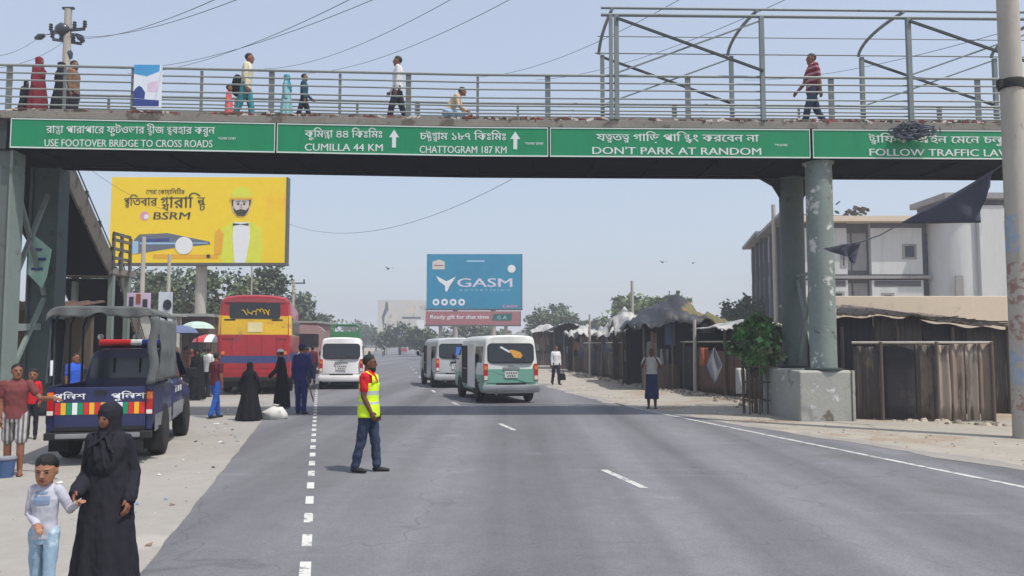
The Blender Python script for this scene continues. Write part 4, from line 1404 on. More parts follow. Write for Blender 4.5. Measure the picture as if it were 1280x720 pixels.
# thin upright posts among the stalls
def post(px, py0, Y, r, m, label, name="utility_pole", dz=0, base_x=None):
    p = A(px, py0, Y)
    mb = MB()
    mb.tube([(p.x, Y, 0), (p.x, Y, p.z)], [r, r * .75], m)
    return mb.build(name, origin=(p.x, Y, 0), smooth=50, label=label, cat="pole")
post(790, 351, 37, .09, POLEC, "thin grey pole rising above the market stalls")
post(737, 393, 43.5, .07, POLEC, "short light pole standing at the fence by the whitish stall")
post(868, 400, 29.4, .08, POLEC, "stout pole in front of the high black shack", dz=0)

# ------------------------------------------------------------------ near concrete pole at the right edge
pc = G(1284, 548)
pole = empty("concrete_pole", pc, label="tall near concrete power pole at the right edge, with peeling posters", cat="pole")
mb = MB(); mb.lathe([(.235, -.05), (.20, 6), (.17, 14)], POLEC, n=24); mb.build("shaft", pole, smooth=50)
zc = A(1265, 106, pc.y).z
mb = MB(); mb.lathe([(.225, zc - .09), (.235, zc - .05), (.235, zc + .05), (.225, zc + .09)], BLACKM, n=20); mb.box((-.24, -.05, zc), (.1, .12, .16), BLACKM); mb.build("cable_clamp", pole, smooth=40)
PBL = mat("torn_poster_blue", (140, 158, 178), rough=.8, var=.2, scale=5, spots=(168, 162, 154), spot_at=.48, spot_scale=7)
PRD = mat("torn_poster_red", (146, 116, 106), rough=.8, var=.25, scale=5, spots=(170, 164, 154), spot_at=.46, spot_scale=8)
for z0, z1, a0, a1, m in ((1.0, 1.7, 150, 290, PBL), (1.85, 2.3, 170, 300, PRD), (2.5, 3.3, 165, 260, PRD), (3.5, 4.2, 160, 240, PBL), (.4, .9, 170, 270, PRD)):
    mb = MB()
    mb.grid(lambda u, v: ((.237 - .0055 * (z0 + (z1 - z0) * v)) * math.cos(R(a0 + (a1 - a0) * u)), (.237 - .0055 * (z0 + (z1 - z0) * v)) * math.sin(R(a0 + (a1 - a0) * u)), z0 + (z1 - z0) * v + .05 * noise.noise(Vector((u * 6, z0, v * 3)))), 14, 6, m)
    mb.build("peeling_poster", pole, smooth=60)

# dark torn cloths on a line between the pole and the columns
BANN = mat("banner_black", (64, 66, 80), rough=.85, var=.2, scale=2)
def tri_cloth(P, label, d=.06):
    c = sum(P, Vector()) / len(P)
    mb = MB()
    if len(P) == 4:
        fn = lambda u, v: P[0].lerp(P[1], u).lerp(P[3].lerp(P[2], u), v) + Vector((0, d * math.sin(u * 7 + v * 5), d * .5 * math.sin(u * 4) * math.sin(v * 3.1)))
    else:
        fn = lambda u, v: P[0].lerp(P[1].lerp(P[2], v), u) + Vector((0, d * math.sin(u * 7 + v * 5), 0))
    mb.grid(fn, 16, 10, BANN)
    mb.build("torn_banner", origin=c, smooth=60, solid=.008, label=label, cat="banner")
tri_cloth([A(1128, 279, 17.2), A(1243, 214, 16.2), A(1233, 240, 16.25), A(1224, 279, 16.4)], "large torn black banner hanging from the line under the fourth sign")
tri_cloth([A(1030, 311, 17.45), A(1077, 303, 17.5), A(1066, 331, 17.5), A(1062, 322, 17.5)], "small torn black banner across the front bridge column")
mb = MB()
mb.tube([A(1030, 311, 17.44), A(1077, 302, 17.42), A(1100, 294, 17.3), A(1130, 277, 17.2), A(1180, 250, 16.8), A(1243, 213, 16.2), A(1268, 196, 15.4)], .014, WIREM)
mb.build("banner_rope", origin=A(1100, 290, 17.3), smooth=60, label="dark rope stretched from the concrete pole to the bridge column", cat="rope")

# ------------------------------------------------------------------ billboards
YEL = mat("ad_yellow", (238, 204, 14), rough=.5, var=.06, scale=.25, spots=(240, 188, 20), spot_at=.56, spot_scale=.12)
ADK = mat("ad_ink", (58, 50, 30), rough=.5, var=.1)
ADG = mat("ad_grey", (96, 104, 118), rough=.5, var=.2, scale=.8)
ADL = mat("ad_light_blue", (150, 190, 220), rough=.5, var=.1)
ADW = mat("ad_white", (224, 226, 228), rough=.5, var=.05)
ADS = mat("ad_skin", (206, 196, 186), rough=.5, var=.08)
ADY2 = mat("ad_lime", (214, 218, 60), rough=.5, var=.08)
ADO = mat("ad_orange", (226, 168, 30), rough=.5, var=.08)
ADO2 = mat('ad_tan', (176, 158, 146), rough=.5, var=.05)
ADP = mat("ad_pink", (214, 150, 170), rough=.5, var=.1)
FRAMED = mat("billboard_frame", (84, 84, 84), rough=.7, var=.2)
def board(name, label, corners, Y, thick=.25, dY=0.0, face=YEL, poles=(), pole_r=.3):
    """corners: left top, right top, right bottom, left bottom in picture pixels; dY: how much farther the right edge is."""
    a = A(*corners[3], Y); b = A(*corners[2], Y + dY); c = A(*corners[1], Y + dY); d = A(*corners[0], Y)
    o = Vector(((a.x + b.x) / 2, Y + dY / 2, 0))
    root = empty(name, o, label=label, cat="billboard")
    zb, ztop = (a.z + b.z) / 2, (c.z + d.z) / 2
    rt = Vector((b.x - a.x, b.y - a.y, 0)); wd = rt.length; rt.normalize()
    nn = rt.cross(Vector((0, 0, 1)))
    p0 = Vector((a.x, a.y, zb))
    ht = ztop - zb
    mb = MB(); mb.prism([(0, 0), (wd, 0), (wd, ht), (0, ht)], thick, (p0, rt, (0, 0, 1)), face); mb.build("board_face", root, origin=o)
    mb = MB()
    mb.prism([(-.12, -.16), (wd + .12, -.16), (wd + .12, -.003), (-.12, -.003)], thick + .3, (p0 + nn * .04, rt, (0, 0, 1)), FRAMED)
    mb.prism([(wd + .003, 0), (wd + .1, 0), (wd + .1, ht), (wd + .003, ht)], thick + .3, (p0 + nn * .02, rt, (0, 0, 1)), FRAMED)
    for k in range(7):
        x = wd * (k + .5) / 7
        mb.prism([(x - .06, .05), (x + .06, .05), (x + .06, ht - .05), (x - .06, ht - .05)], .3, (p0 - nn * (thick + .01), rt, (0, 0, 1)), FRAMED)
    mb.build("board_frame", root, origin=o)
    for f in poles:
        p = p0 + rt * wd * f - nn * (thick + .55)
        mb = MB(); mb.lathe([(pole_r, 0), (pole_r, zb + ht * .8)], POLEC, n=20, c=(p.x, p.y, 0)); mb.build("support_pole", root, origin=o, smooth=50)
    def shape(nm, poly, m, lift=.012):
        """poly in fractions of the face, from the lower left corner"""
        q = [(x * wd, y * ht) for x, y in poly]
        ar = sum(q[i][0] * q[(i + 1) % len(q)][1] - q[(i + 1) % len(q)][0] * q[i][1] for i in range(len(q)))
        if ar < 0: q = q[::-1]
        mb = MB(); mb.prism(q, .008, (p0 + nn * lift, rt, (0, 0, 1)), m); return mb.build(nm, root, origin=o)
    def text(t, x, y, w, h, m, shear=0, nm="lettering"):
        return write(nm, t, root, p0 + rt * x * wd + Vector((0, 0, y * ht)) - o, rt, (0, 0, 1), w * wd, h * ht, m, proud=.012, shear=shear)
    return shape, text, wd / ht
shape, text, asp = board("yellow_billboard", "large yellow steel advertisement on a single pole, with a helmeted man and lettering",
                         ((136, 217), (356, 226), (356, 331), (136, 326)), 50, face=YEL, poles=(.5,), pole_r=.34)
def D(cx, cy, r, k=1.0, n=20): return [(cx + r * math.cos(2 * math.pi * i / n), cy + r * k * asp * math.sin(2 * math.pi * i / n)) for i in range(n)]
text("সেরা কোয়ালিটির", .20, .80, .22, .055, ADK)
text("প্রতিবার", .075, .665, .19, .10, ADK)
text("{গ|য}ারা{ন|ট}ি", .285, .64, .255, .135, ADK)
text("BSRM", .245, .505, .205, .085, ADK, shear=.15)
shape("logo", D(.195, .545, .026), ADP); shape("logo_core", D(.205, .535, .014), ADW, lift=.021)
shape("steel_beam", [(.12, .12), (.14, .27), (.17, .33), (.33, .345), (.57, .245), (.575, .215), (.36, .17), (.16, .105)], ADG)
shape("beam_end", [(.118, .13), (.138, .25), (.165, .25), (.165, .11), (.14, .105)], ADL, lift=.021)
shape("beam_window", [(.18, .275), (.34, .285), (.34, .25), (.18, .245)], POSTN, lift=.021)
shape("beam_stripe", [(.175, .235), (.37, .235), (.56, .235), (.56, .225), (.37, .215), (.175, .215)], ADL, lift=.021)
shape("seal", D(.425, .20, .05), ADW, lift=.03)
shape("ground_stripe", [(.25, .05), (.62, .05), (.62, .095), (.25, .10)], ADO)
shape("jacket", [(.64, .0), (.62, .18), (.635, .40), (.70, .48), (.80, .48), (.86, .40), (.875, .18), (.86, .0)], ADY2)
shape("shirt", [(.715, .0), (.70, .30), (.705, .47), (.79, .47), (.80, .30), (.775, .0)], ADW, lift=.021)
shape("bow_tie", [(.70, .43), (.745, .445), (.79, .43), (.79, .46), (.745, .45), (.70, .46)], ADK, lift=.03)
shape("face", D(.745, .66, .052, 1.15), ADS, lift=.03)
shape("beard", [(.697, .66), (.705, .60), (.725, .545), (.765, .545), (.785, .60), (.793, .66), (.775, .61), (.745, .625), (.715, .61)], ADK, lift=.039)
shape("eye", D(.728, .685, .007), ADK, lift=.039); shape("eye", D(.762, .685, .007), ADK, lift=.039)
shape("eyebrow", [(.715, .705), (.74, .71), (.74, .718), (.715, .714)], ADK, lift=.039); shape("eyebrow", [(.75, .71), (.775, .705), (.775, .714), (.75, .718)], ADK, lift=.039)
shape("nose", [(.741, .685), (.749, .685), (.754, .635), (.736, .635)], ADO2, lift=.036)
shape("hair_side", [(.693, .66), (.70, .66), (.70, .75), (.69, .75)], ADK, lift=.039); shape("hair_side", [(.79, .66), (.797, .66), (.80, .75), (.79, .75)], ADK, lift=.039)
shape("helmet", [(.685, .745), (.69, .82), (.71, .87), (.745, .89), (.78, .87), (.80, .82), (.805, .745)], ADY2, lift=.048)
shape("helmet_brim", [(.675, .735), (.815, .735), (.805, .76), (.685, .76)], ADO, lift=.057)
shape("raised_arm", [(.60, .1), (.60, .36), (.625, .40), (.65, .34), (.64, .1)], ADO, lift=.021)
shape("stop_dot", D(.565, .075, .012), ADK, lift=.021)

TEAL = mat("ad_teal", (0, 128, 164), rough=.5, var=.14, scale=.15)
REDB = mat("ad_dull_red", (158, 100, 104), rough=.6, var=.08)
DGR = mat("ad_dark_green", (20, 90, 84), rough=.5, var=.1)
shape, text, asp = board("teal_billboard", "tall teal advertisement billboard with a wing emblem above the parked vans", ((534, 315), (653, 320), (652, 387), (533, 385)), 92, face=TEAL, poles=(.3, .7), pole_r=.3)
def D(cx, cy, r, k=1.0, n=16): return [(cx + r * math.cos(2 * math.pi * i / n), cy + r * k * asp * math.sin(2 * math.pi * i / n)) for i in range(n)]
ADV = mat("ad_lavender", (206, 204, 222), rough=.5, var=.08)
shape("wing_emblem", [(.10, .60), (.21, .50), (.31, .59), (.245, .42), (.215, .31), (.195, .33), (.195, .42), (.13, .50)], ADW)
text("GASM", .325, .40, .575, .155, ADV)
text("A D V E R T I S I N G", .34, .325, .54, .03, ADL)
shape("crest", [(.06, .72), (.06, .86), (.13, .90), (.19, .86), (.19, .72)], ADS); shape("crest_line", [(.075, .78), (.175, .78), (.175, .80), (.075, .80)], REDB, lift=.021)
shape("crescent_emblem", D(.895, .73, .042), ADW)
for k in range(4):
    shape("round_icon", D(.10 + .09 * k, .12, .036), ADW); shape("icon_core", D(.10 + .09 * k, .12, .015), TEAL, lift=.021)
shape("top_strip", [(.42, .855), (.61, .855), (.61, .885), (.42, .885)], ADL)
text("GASM", .80, .02, .15, .05, ADP)
shape, text, asp = board("red_billboard", "low faded red banner board directly below the teal billboard", ((532, 388), (651, 390), (650, 407), (532, 405)), 91, face=REDB, poles=(.15, .85), pole_r=.2)
text("Ready gift for that time", .05, .45, .62, .28, ADW)
shape("green_badge", [(.70, .3), (.72, .8), (.92, .85), (.91, .3)], DGR); text("G A", .76, .42, .1, .25, ADL)
WB2 = mat("ad_pale", (196, 194, 188), rough=.6, var=.14, scale=.25, spots=(160, 168, 158), spot_at=.58, spot_scale=.3)
shape, text, asp = board("pale_billboard", "pale faded billboard with a figure print, behind far trees by the road", ((473, 374), (532, 376), (533, 418), (472, 416)), 150, face=WB2, poles=(.2, .8), pole_r=.3)
shape("figure_print", [(.12, .1), (.14, .5), (.22, .72), (.20, .95), (.16, .95), (.14, .75), (.08, .5)], ADG)
shape("bottle_print", [(.25, .3), (.32, .7), (.42, .6), (.38, .3)], ADS)
shape("bar_print", [(.50, .60), (.62, .78), (.72, .80), (.78, .66), (.70, .58)], ADS); shape("strip_print", [(.50, .44), (.88, .44), (.88, .50), (.50, .50)], ADG); shape("price_box", [(.8, .12), (.95, .12), (.95, .4), (.8, .4)], ADW)

# ------------------------------------------------------------------ poles, flags and boards at the left
o = A(78, 200, 30); o.z = 0
lp_ = empty("power_pole", o, label="tall power pole with crossarms and insulators, behind the left end of the bridge", cat="pole")
zt_ = A(78, 12, 30).z
mb = MB(); mb.lathe([(.22, 0), (.13, zt_)], POLEC, n=14); mb.build("shaft", lp_, smooth=50)
for z, hw, rr in ((A(78, 38, 30).z, .75, -.2), (A(78, 52, 30).z, .5, .5)):
    mb = MB(); mb.beam((-hw * math.cos(rr), -hw * math.sin(rr), z), (hw * math.cos(rr), hw * math.sin(rr), z), .09, .09, STEELD); ca = mb.build("crossarm", lp_)
    for k in (-1, -.4, .4, 1):
        mb = MB(); mb.lathe([(.03, 0), (.09, .05), (.05, .1), (.09, .15), (.05, .2), (.08, .25), (.02, .3)], DARKW, n=10, c=(k * hw * math.cos(rr), k * hw * math.sin(rr), z + .04)); mb.build("insulator", ca, smooth=50)
mb = MB(); blob(mb, (-.15, -.1, A(78, 38, 30).z), (.28, .2, .24), DARKW); mb.build("switch_box", lp_, smooth=60)
for px, py in ((50, 46), (100, 47), (87, 67)):
    p = A(px, py, 30) - o
    mb = MB(); q = Vector((p.x, 0, p.z)); d = (q - Vector((0, 0, q.z + .4))).normalized()
    mb.tube([Vector((0, 0, q.z + .15)), q - d * .25], .02, WIREM); mb.tube([q - d * .2, q, q + d * .2], [.06, .13, .06], DARKW, n=8); mb.build("strain_insulator", lp_, smooth=50)
mb = MB(); mb.box((0, 0, zt_ + .05), (.45, .1, .08), STEELD); mb.build("pole_cap", lp_)
post(180, 296, 46, .16, POLEC, "pale pole before the yellow billboard, left of two")
post(212, 318, 44, .12, POLEC, "thin pale pole before the yellow billboard's painted beam")
post(315, 331, 54, .07, POLEC, "thin pole standing among trees right of the billboard pole")
def hpole(px, py, Y, label):
    p = A(px, py, Y); o = Vector((p.x, Y, 0))
    r = empty("power_pole", o, label=label, cat="pole")
    mb = MB(); mb.lathe([(.2, 0), (.12, p.z)], POLEC, n=10); mb.build("shaft", r, smooth=50)
    for dz, w in ((-.3, 1.1), (-2.0, .8)):
        mb = MB(); mb.box((0, 0, p.z + dz), (w * 2, .12, .12), STEELD)
        for k in (-1, 0, 1): mb.box((k * w * .9, 0, p.z + dz + .2), (.12, .12, .3), DARKW)
        mb.build("crossarm", r)
hpole(367, 350, 75, "far hazy power pole with two crossarms right of the red bus")
hpole(379, 372, 110, "smallest far power pole, above the trees right of the bus")

# market notice boards, white printed cloth standing between truck and bus
FIG = mat("print_dark", (60, 60, 72), rough=.6, var=.3)
o = G(204, 478); 
nb = empty("banner_board", Vector((A(206, 400, 24).x, 24, 0)), label="tall white banner with a printed portrait, behind the police pickup's canopy", cat="banner")
o = nb.location
a, b = A(199, 365, 24), A(216, 417, 24)
mb = MB(); mb.box2((a.x, 23.97, b.z), (A(216, 365, 24).x, 24.0, a.z), POSTW); mb.build("banner_sheet", nb, origin=o)
mb = MB(); mb.prism(disc(0, 0, .13, ry=.16), .006, (A(209, 381, 23.95), (1, 0, 0), (0, 0, 1)), FIG); mb.build("printed_portrait", nb, origin=o)
mb = MB(); mb.tube([(a.x + .02, 24.03, 0), (a.x + .02, 24.03, a.z)], .03, WOODD); mb.build("banner_pole", nb, origin=o)
for px0, px1, py0, py1, Y, nm in ((159, 187, 366, 388, 25, "pale printed sheet board above the pickup's canopy roof"), (3, 22, 500, 515, 14, "")):
    if not nm: continue
    a, b = A(px0, py0, Y), A(px1, py1, Y)
    bd = empty("shop_board", Vector(((a.x + b.x) / 2, Y, 0)), label=nm, cat="board")
    mb = MB(); mb.box2((a.x, Y, b.z), (b.x, Y + .05, a.z), POSTP); mb.build("board_sheet", bd, origin=bd.location)
    for k in range(3):
        mb = MB(); mb.box((a.x + (b.x - a.x) * (.2 + .3 * k), Y - .012, (a.z + b.z) / 2 + .1 * math.sin(k * 2)), (.14, .014, .3), FIG if k % 2 == 0 else CL3); mb.build("printed_figure", bd, origin=bd.location)
    mb = MB(); mb.tube([((a.x + b.x) / 2, Y + .08, 0), ((a.x + b.x) / 2, Y + .08, a.z)], .03, WOODD); mb.build("board_post", bd, origin=bd.location)

def umbrella(px, py, Y, r, m1, m2, label):
    p = A(px, py, Y); o = Vector((p.x, Y, 0))
    u = empty("market_umbrella", o, label=label, cat="umbrella", group="market umbrellas by the left roadside")
    mb = MB()
    n = 8
    for k in range(n):
        a0, a1 = 2 * math.pi * k / n, 2 * math.pi * (k + 1) / n
        prev = None
        for i in range(5):
            t = i / 4
            rr, zz = r * math.sin(t * 1.35) / math.sin(1.35), p.z - r * .42 * (1 - math.cos(t * 1.35)) / (1 - math.cos(1.35))
            row = [(rr * math.cos(a0), rr * math.sin(a0), zz), (rr * math.cos(a1), rr * math.sin(a1), zz)]
            if prev: mb.add(prev + row, [(0, 1, 3, 2)], m1 if (k % 2 or m2 is m1) else m2)
            prev = row
    mb.build("canopy", u, solid=.01)
    mb = MB(); mb.tube([(0, 0, 0), (0, 0, p.z)], .02, STEELD); mb.build("pole", u)
UR = mat("umbrella_red", (196, 74, 84), rough=.7, var=.1); UB = mat("umbrella_blue", (92, 104, 140), rough=.7, var=.1); UG = mat("umbrella_pale_green", (176, 196, 186), rough=.7, var=.1)
umbrella(264, 418, 30, .7, UR, POSTW, "red and white umbrella over the crowd beside the red bus")
umbrella(226, 407, 27, .6, UB, UB, "plain blue umbrella just right of the pickup's canopy")
umbrella(247, 402, 28, .6, UG, UG, "pale green umbrella between the blue and the red ones")

# dark roadside stall and old wall under the left end of the bridge
o = Vector((-13.2, 22.5, 0))
st = empty("roadside_stall", o, label="dark wooden roadside stall under the left end of the footbridge", cat="market stall")
mb = MB(); mb.box2((-16, 23.6, 0), (-12.4, 23.75, 3.0), WOODD); mb.build("back_wall", st, origin=o)
mb = MB(); mb.grid(lambda u, v: (-16.2 + 4.0 * u, 21.8 + 2.2 * v, 2.75 + .3 * v + .04 * math.sin(u * 60)), 60, 3, TINR); mb.build("roof", st, origin=o, solid=.02, smooth=60)
for x in (-15.8, -12.5):
    mb = MB(); mb.tube([(x, 22, 0), (x, 22, 2.75)], .06, WOODD); mb.build("stall_post", st, origin=o)
mb = MB(); mb.box2((-15.6, 22.1, 0), (-12.8, 22.8, .95), TIND); mb.build("counter", st, origin=o)
o = Vector((-14.0, 34, 0))
GREYB = mat("old_pale_wall", (176, 172, 164), rough=.9, var=.2, scale=.8, spots=(120, 114, 106), spot_at=.56, spot_scale=1)
for px0, px1, py, Y, m, lab in ((88, 176, 392, 40, GREYB, "low weathered shop building behind the police pickup"), (176, 262, 396, 46, TINR, "low rust brown shop building behind the market crowd"), (366, 396, 404, 60, REDB, "dull red roadside building right of the bus")):
    a, b = A(px0, py, Y), A(px1, py, Y)
    r = empty("shop_building", Vector(((a.x + b.x) / 2, Y, 0)), label=lab, cat="building")
    oo = r.location
    mb = MB(); mb.box2((a.x, Y, 0), (b.x, Y + 5, a.z), m); mb.build("wall", r, origin=oo)
    mb = MB(); mb.box2((a.x - .2, Y - .8, a.z + .003), (b.x + .2, Y + 5.2, a.z + .15), TARPG); mb.build("roof", r, origin=oo)
    n = 3
    for k in range(n):
        xa_ = a.x + (b.x - a.x) * (k + .12) / n; xb_ = a.x + (b.x - a.x) * (k + .88) / n
        mb = MB(); mb.box2((xa_, Y - .03, .1), (xb_, Y - .003, min(2.4, a.z * .8)), CLOTHD); mb.build("shop_opening", r, origin=oo)

# ------------------------------------------------------------------ trees
def tree_data(seed, H, crowns, leaf, n, mats_, trunk_r=.2, trunk_h=None, droop=0.0):
    """crowns: list of (centre, radii). Returns (trunk builder, crown builder)."""
    rnd = random.Random(seed)
    tb, cb = MB(), MB()
    th = trunk_h or min(c[0][2] - c[1][2] * .5 for c in crowns)
    tb.tube([(0, 0, -.1), (rnd.uniform(-.1, .1) * H * .1, 0, th * .5), (rnd.uniform(-.1, .1) * H * .1, 0, th)], [trunk_r * 1.3, trunk_r, trunk_r * .8], BARK, n=9)
    clumps = []
    for c, rd in crowns:
        k = max(6, int(18 * (rd[0] * rd[2]) ** .5))
        for i in range(k):
            d = Vector((rnd.gauss(0, 1), rnd.gauss(0, 1), rnd.gauss(.15, .9))).normalized()
            q = rnd.uniform(.45, 1.0)
            p = Vector(c) + Vector((d.x * rd[0], d.y * rd[1], d.z * rd[2])) * q
            clumps.append((p, rnd.uniform(.22, .42) * min(rd[0], rd[2])))
            if i % 2 == 0:
                m_ = Vector(c) * .6 + p * .4
                tb.tube([(0, 0, th * rnd.uniform(.7, 1)), tuple(m_ - Vector((0, 0, rd[2] * .3))), tuple(p)], [trunk_r * .45, trunk_r * .25, trunk_r * .08], BARK, n=5)
    per = max(8, n // max(1, len(clumps)))
    for p, r in clumps:
        mm = rnd.choice(mats_)
        for _ in range(per):
            d = Vector((rnd.gauss(0, .55), rnd.gauss(0, .55), rnd.gauss(0, .42)))
            c = p + d * r
            a = Vector((rnd.gauss(0, 1), rnd.gauss(0, 1), rnd.gauss(0, .6))).normalized()
            b = a.cross(Vector((rnd.gauss(0, 1), rnd.gauss(0, 1), rnd.gauss(0, 1)))).normalized()
            l = leaf * rnd.uniform(.6, 1.4); w = l * .42
            cb.add([c, c + a * l * .5 + b * w, c + a * l - Vector((0, 0, droop * l)), c + a * l * .5 - b * w], [(0, 1, 2, 3)], mm if rnd.random() < .8 else rnd.choice(mats_))
    return tb, cb
def tree(name, label, loc, seed, H, crowns, leaf, n, mats_, group=None, rz=0.0, **k):
    tb, cb = tree_data(seed, H, crowns, leaf, n, mats_, **k)
    r = empty(name, loc, rz, label=label, cat="tree", group=group)
    tb.build("trunk", r, smooth=60)
    cb.build("crown", r)
    return r
# small leafy tree beside the plinth
tree("street_tree", "small bright green leafy tree by the bridge plinth", (A(945, 500, 20.6).x, 20.6, 0), 3, 3,
     [((0, 0, 1.95), (.5, .45, .5)), ((-.42, 0, 1.8), (.36, .3, .26)), ((.36, .1, 2.15), (.34, .3, .36)), ((.05, 0, 2.5), (.26, .25, .3)), ((-.2, .1, 2.3), (.25, .2, .3)), ((.45, 0, 1.6), (.3, .3, .25)), ((0, 0, 1.4), (.3, .3, .3))], .19, 2800, [LEAF4, LEAF4, LEAF3, LEAF2], trunk_r=.05, trunk_h=1.3).scale = (.84, .84, .90)
mb = MB()
tx = A(945, 500, 20.6).x
for k in range(8):
    a = 2 * math.pi * k / 8
    mb.tube([(tx + .32 * math.cos(a), 20.6 + .32 * math.sin(a), 0), (tx + .34 * math.cos(a), 20.6 + .34 * math.sin(a), 1.35)], .022, WOODD, n=6)
for z in (.35, .8, 1.2):
    mb.tube([(tx + .345 * math.cos(2 * math.pi * k / 16), 20.6 + .345 * math.sin(2 * math.pi * k / 16), z) for k in range(17)], .015, WOODD, n=5)
mb.build("tree_guard", origin=(tx, 20.6, 0), smooth=60, label="dark bamboo guard around the small tree by the plinth", cat="tree guard")
# big trees behind the yellow billboard and along the left roadside
GL = "trees behind the yellow billboard"
k = 0
for px, Y, H, cr, lab, mt in (
        (150, 60, 8, [((0, 0, 6), (3.0, 2.5, 2.0)), ((1.8, 0, 4.2), (2.2, 2, 1.8)), ((-1.5, 0, 4.5), (2, 2, 1.6))], "broad tree at the left end of the yellow billboard", [LEAF1, LEAF2, LEAF2]),
        (196, 64, 8, [((0, 0, 5.8), (2.6, 2.5, 2.2)), ((1.4, 0, 3.6), (2.4, 2, 1.7))], "dark tree below the printed steel beam of the billboard", [LEAF2, LEAF2, LEAF1]),
        (238, 61, 8, [((0, 0, 5.6), (2.6, 2.5, 2.2)), ((-1.2, 0, 3.4), (2.0, 2, 1.6)), ((1.3, 0, 3.2), (1.8, 2, 1.5))], "leafy tree round the billboard's pole", [LEAF1, LEAF2, LEAF3]),
        (282, 62, 8, [((0, 0, 5.6), (2.6, 2.2, 2.0)), ((.5, 0, 3.8), (2.2, 2, 1.8))], "pale green tree right of the billboard's pole", [LEAF1, LEAF3, LEAF2]),
        (335, 66, 9, [((0, 0, 6.2), (1.5, 1.5, 2.8)), ((-.6, 0, 4), (1.5, 1.4, 2))], "narrow upright dark tree below the billboard's right end", [LEAF2, LEAF2, LEAF1]),
        (372, 95, 9, [((0, 0, 5.6), (2.0, 2, 2.6)), ((1.0, 0, 4), (2.2, 2, 2))], "hazy tree just right of the red bus", [LEAF1, LEAF2]),
        (394, 120, 8, [((0, 0, 4.6), (3.0, 3, 2.0)), ((-1.5, 0, 3.4), (2.4, 2, 1.6))], "lower hazy tree over the white van's left side", [LEAF1, LEAF2]),
        (444, 190, 10, [((0, 0, 5.0), (5.0, 3, 2.4)), ((3, 0, 4), (4, 3, 2))], "far faint tree above the white van", [LEAF1, LEAF2])):
    k += 1
    tree("roadside_tree", lab, (A(px, 430, Y).x, Y, 0), 20 + k, H, cr, .30 if Y < 80 else .5, 3000 if Y < 80 else 2000, mt, group=GL if Y < 80 else "far trees at the left roadside", trunk_r=.2)
for px, Y, H, cr, lab, mt in (
        (500, 140, 8, [((0, 0, 3.6), (3.4, 3, 1.9)), ((2.6, 0, 2.8), (2.6, 2, 1.5)), ((-2.6, 0, 2.6), (2.4, 2, 1.5))], "bushy tree in front of the pale billboard", [LEAF2, LEAF1]),
        (470, 220, 8, [((0, 0, 4), (5, 3, 2.4)), ((-4, 0, 3.4), (4, 3, 2.2))], "faint tree at the far end of the road", [LEAF1]),
        (527, 120, 8, [((0, 0, 2.6), (2.4, 2, 1.6))], "low tree beneath the pale billboard's right edge", [LEAF2, LEAF1]),
        (584, 130, 8, [((0, 0, 3.6), (4, 2, 1.8)), ((4, 0, 3.2), (3, 2, 1.6))], "flat tree under the red banner board", [LEAF1, LEAF2]),
        (693, 115, 9, [((0, 0, 5.2), (3.2, 3, 2.4)), ((-2.2, 0, 4.4), (2.4, 2, 2)), ((2.2, 0, 4.2), (2.2, 2, 2))], "round tree right of the teal billboard", [LEAF1, LEAF2]),
        (790, 95, 9, [((0, 0, 5.8), (2.6, 2.4, 2.0)), ((-1.6, 0, 4.6), (2, 2, 1.8)), ((1.9, 0, 5.2), (2, 2, 1.6))], "tree behind the thin grey market pole", [LEAF1, LEAF3]),
        (745, 130, 8, [((0, 0, 4.0), (3.6, 3, 1.8))], "low tree behind the ragged stall roofs", [LEAF2, LEAF1]),
        (835, 85, 8, [((0, 0, 5.2), (2.4, 2.4, 1.8))], "tree half hidden by the high black shack", [LEAF1, LEAF3]),
        (930, 60, 6, [((0, 0, 4.2), (1.8, 1.6, 1.1)), ((1.2, 0, 3.6), (1.4, 1.4, 1.0))], "dark bush behind the street tree, before the grey wing", [LEAF2])):
    k += 1
    tree("far_tree", lab, (A(px, 430, Y).x, Y, 0), 40 + k, H, cr, .5 if Y > 80 else .3, 2600, mt, group="hazy trees beyond the road and stalls", trunk_r=.22)
# far treeline closing the horizon
mb = MB()
rnd = random.Random(5)
for i in range(5200):
    t = rnd.random()
    x = -420 + 840 * t
    y = 420 + rnd.uniform(-15, 15)
    h = 7 + 4 * noise.noise(Vector((x * .03, 0, 0))) + 2.5 * noise.noise(Vector((x * .11, 3, 0)))
    if -110 < x < -55: h *= .7
    c = Vector((x, y, rnd.uniform(0, 1) ** .7 * h))
    a = Vector((rnd.gauss(0, 1), rnd.gauss(0, .4), rnd.gauss(0, 1))).normalized(); b = a.cross(Vector((0, 1, 0))).normalized()
    mb.add([c - a * 1.8, c + b * 1.4, c + a * 1.8, c - b * 1.4], [(0, 1, 2, 3)], LEAF1 if rnd.random() < .5 else LEAF2)
mb.build("treeline", label="hazy band of far trees along the horizon", cat="trees", kind='stuff')

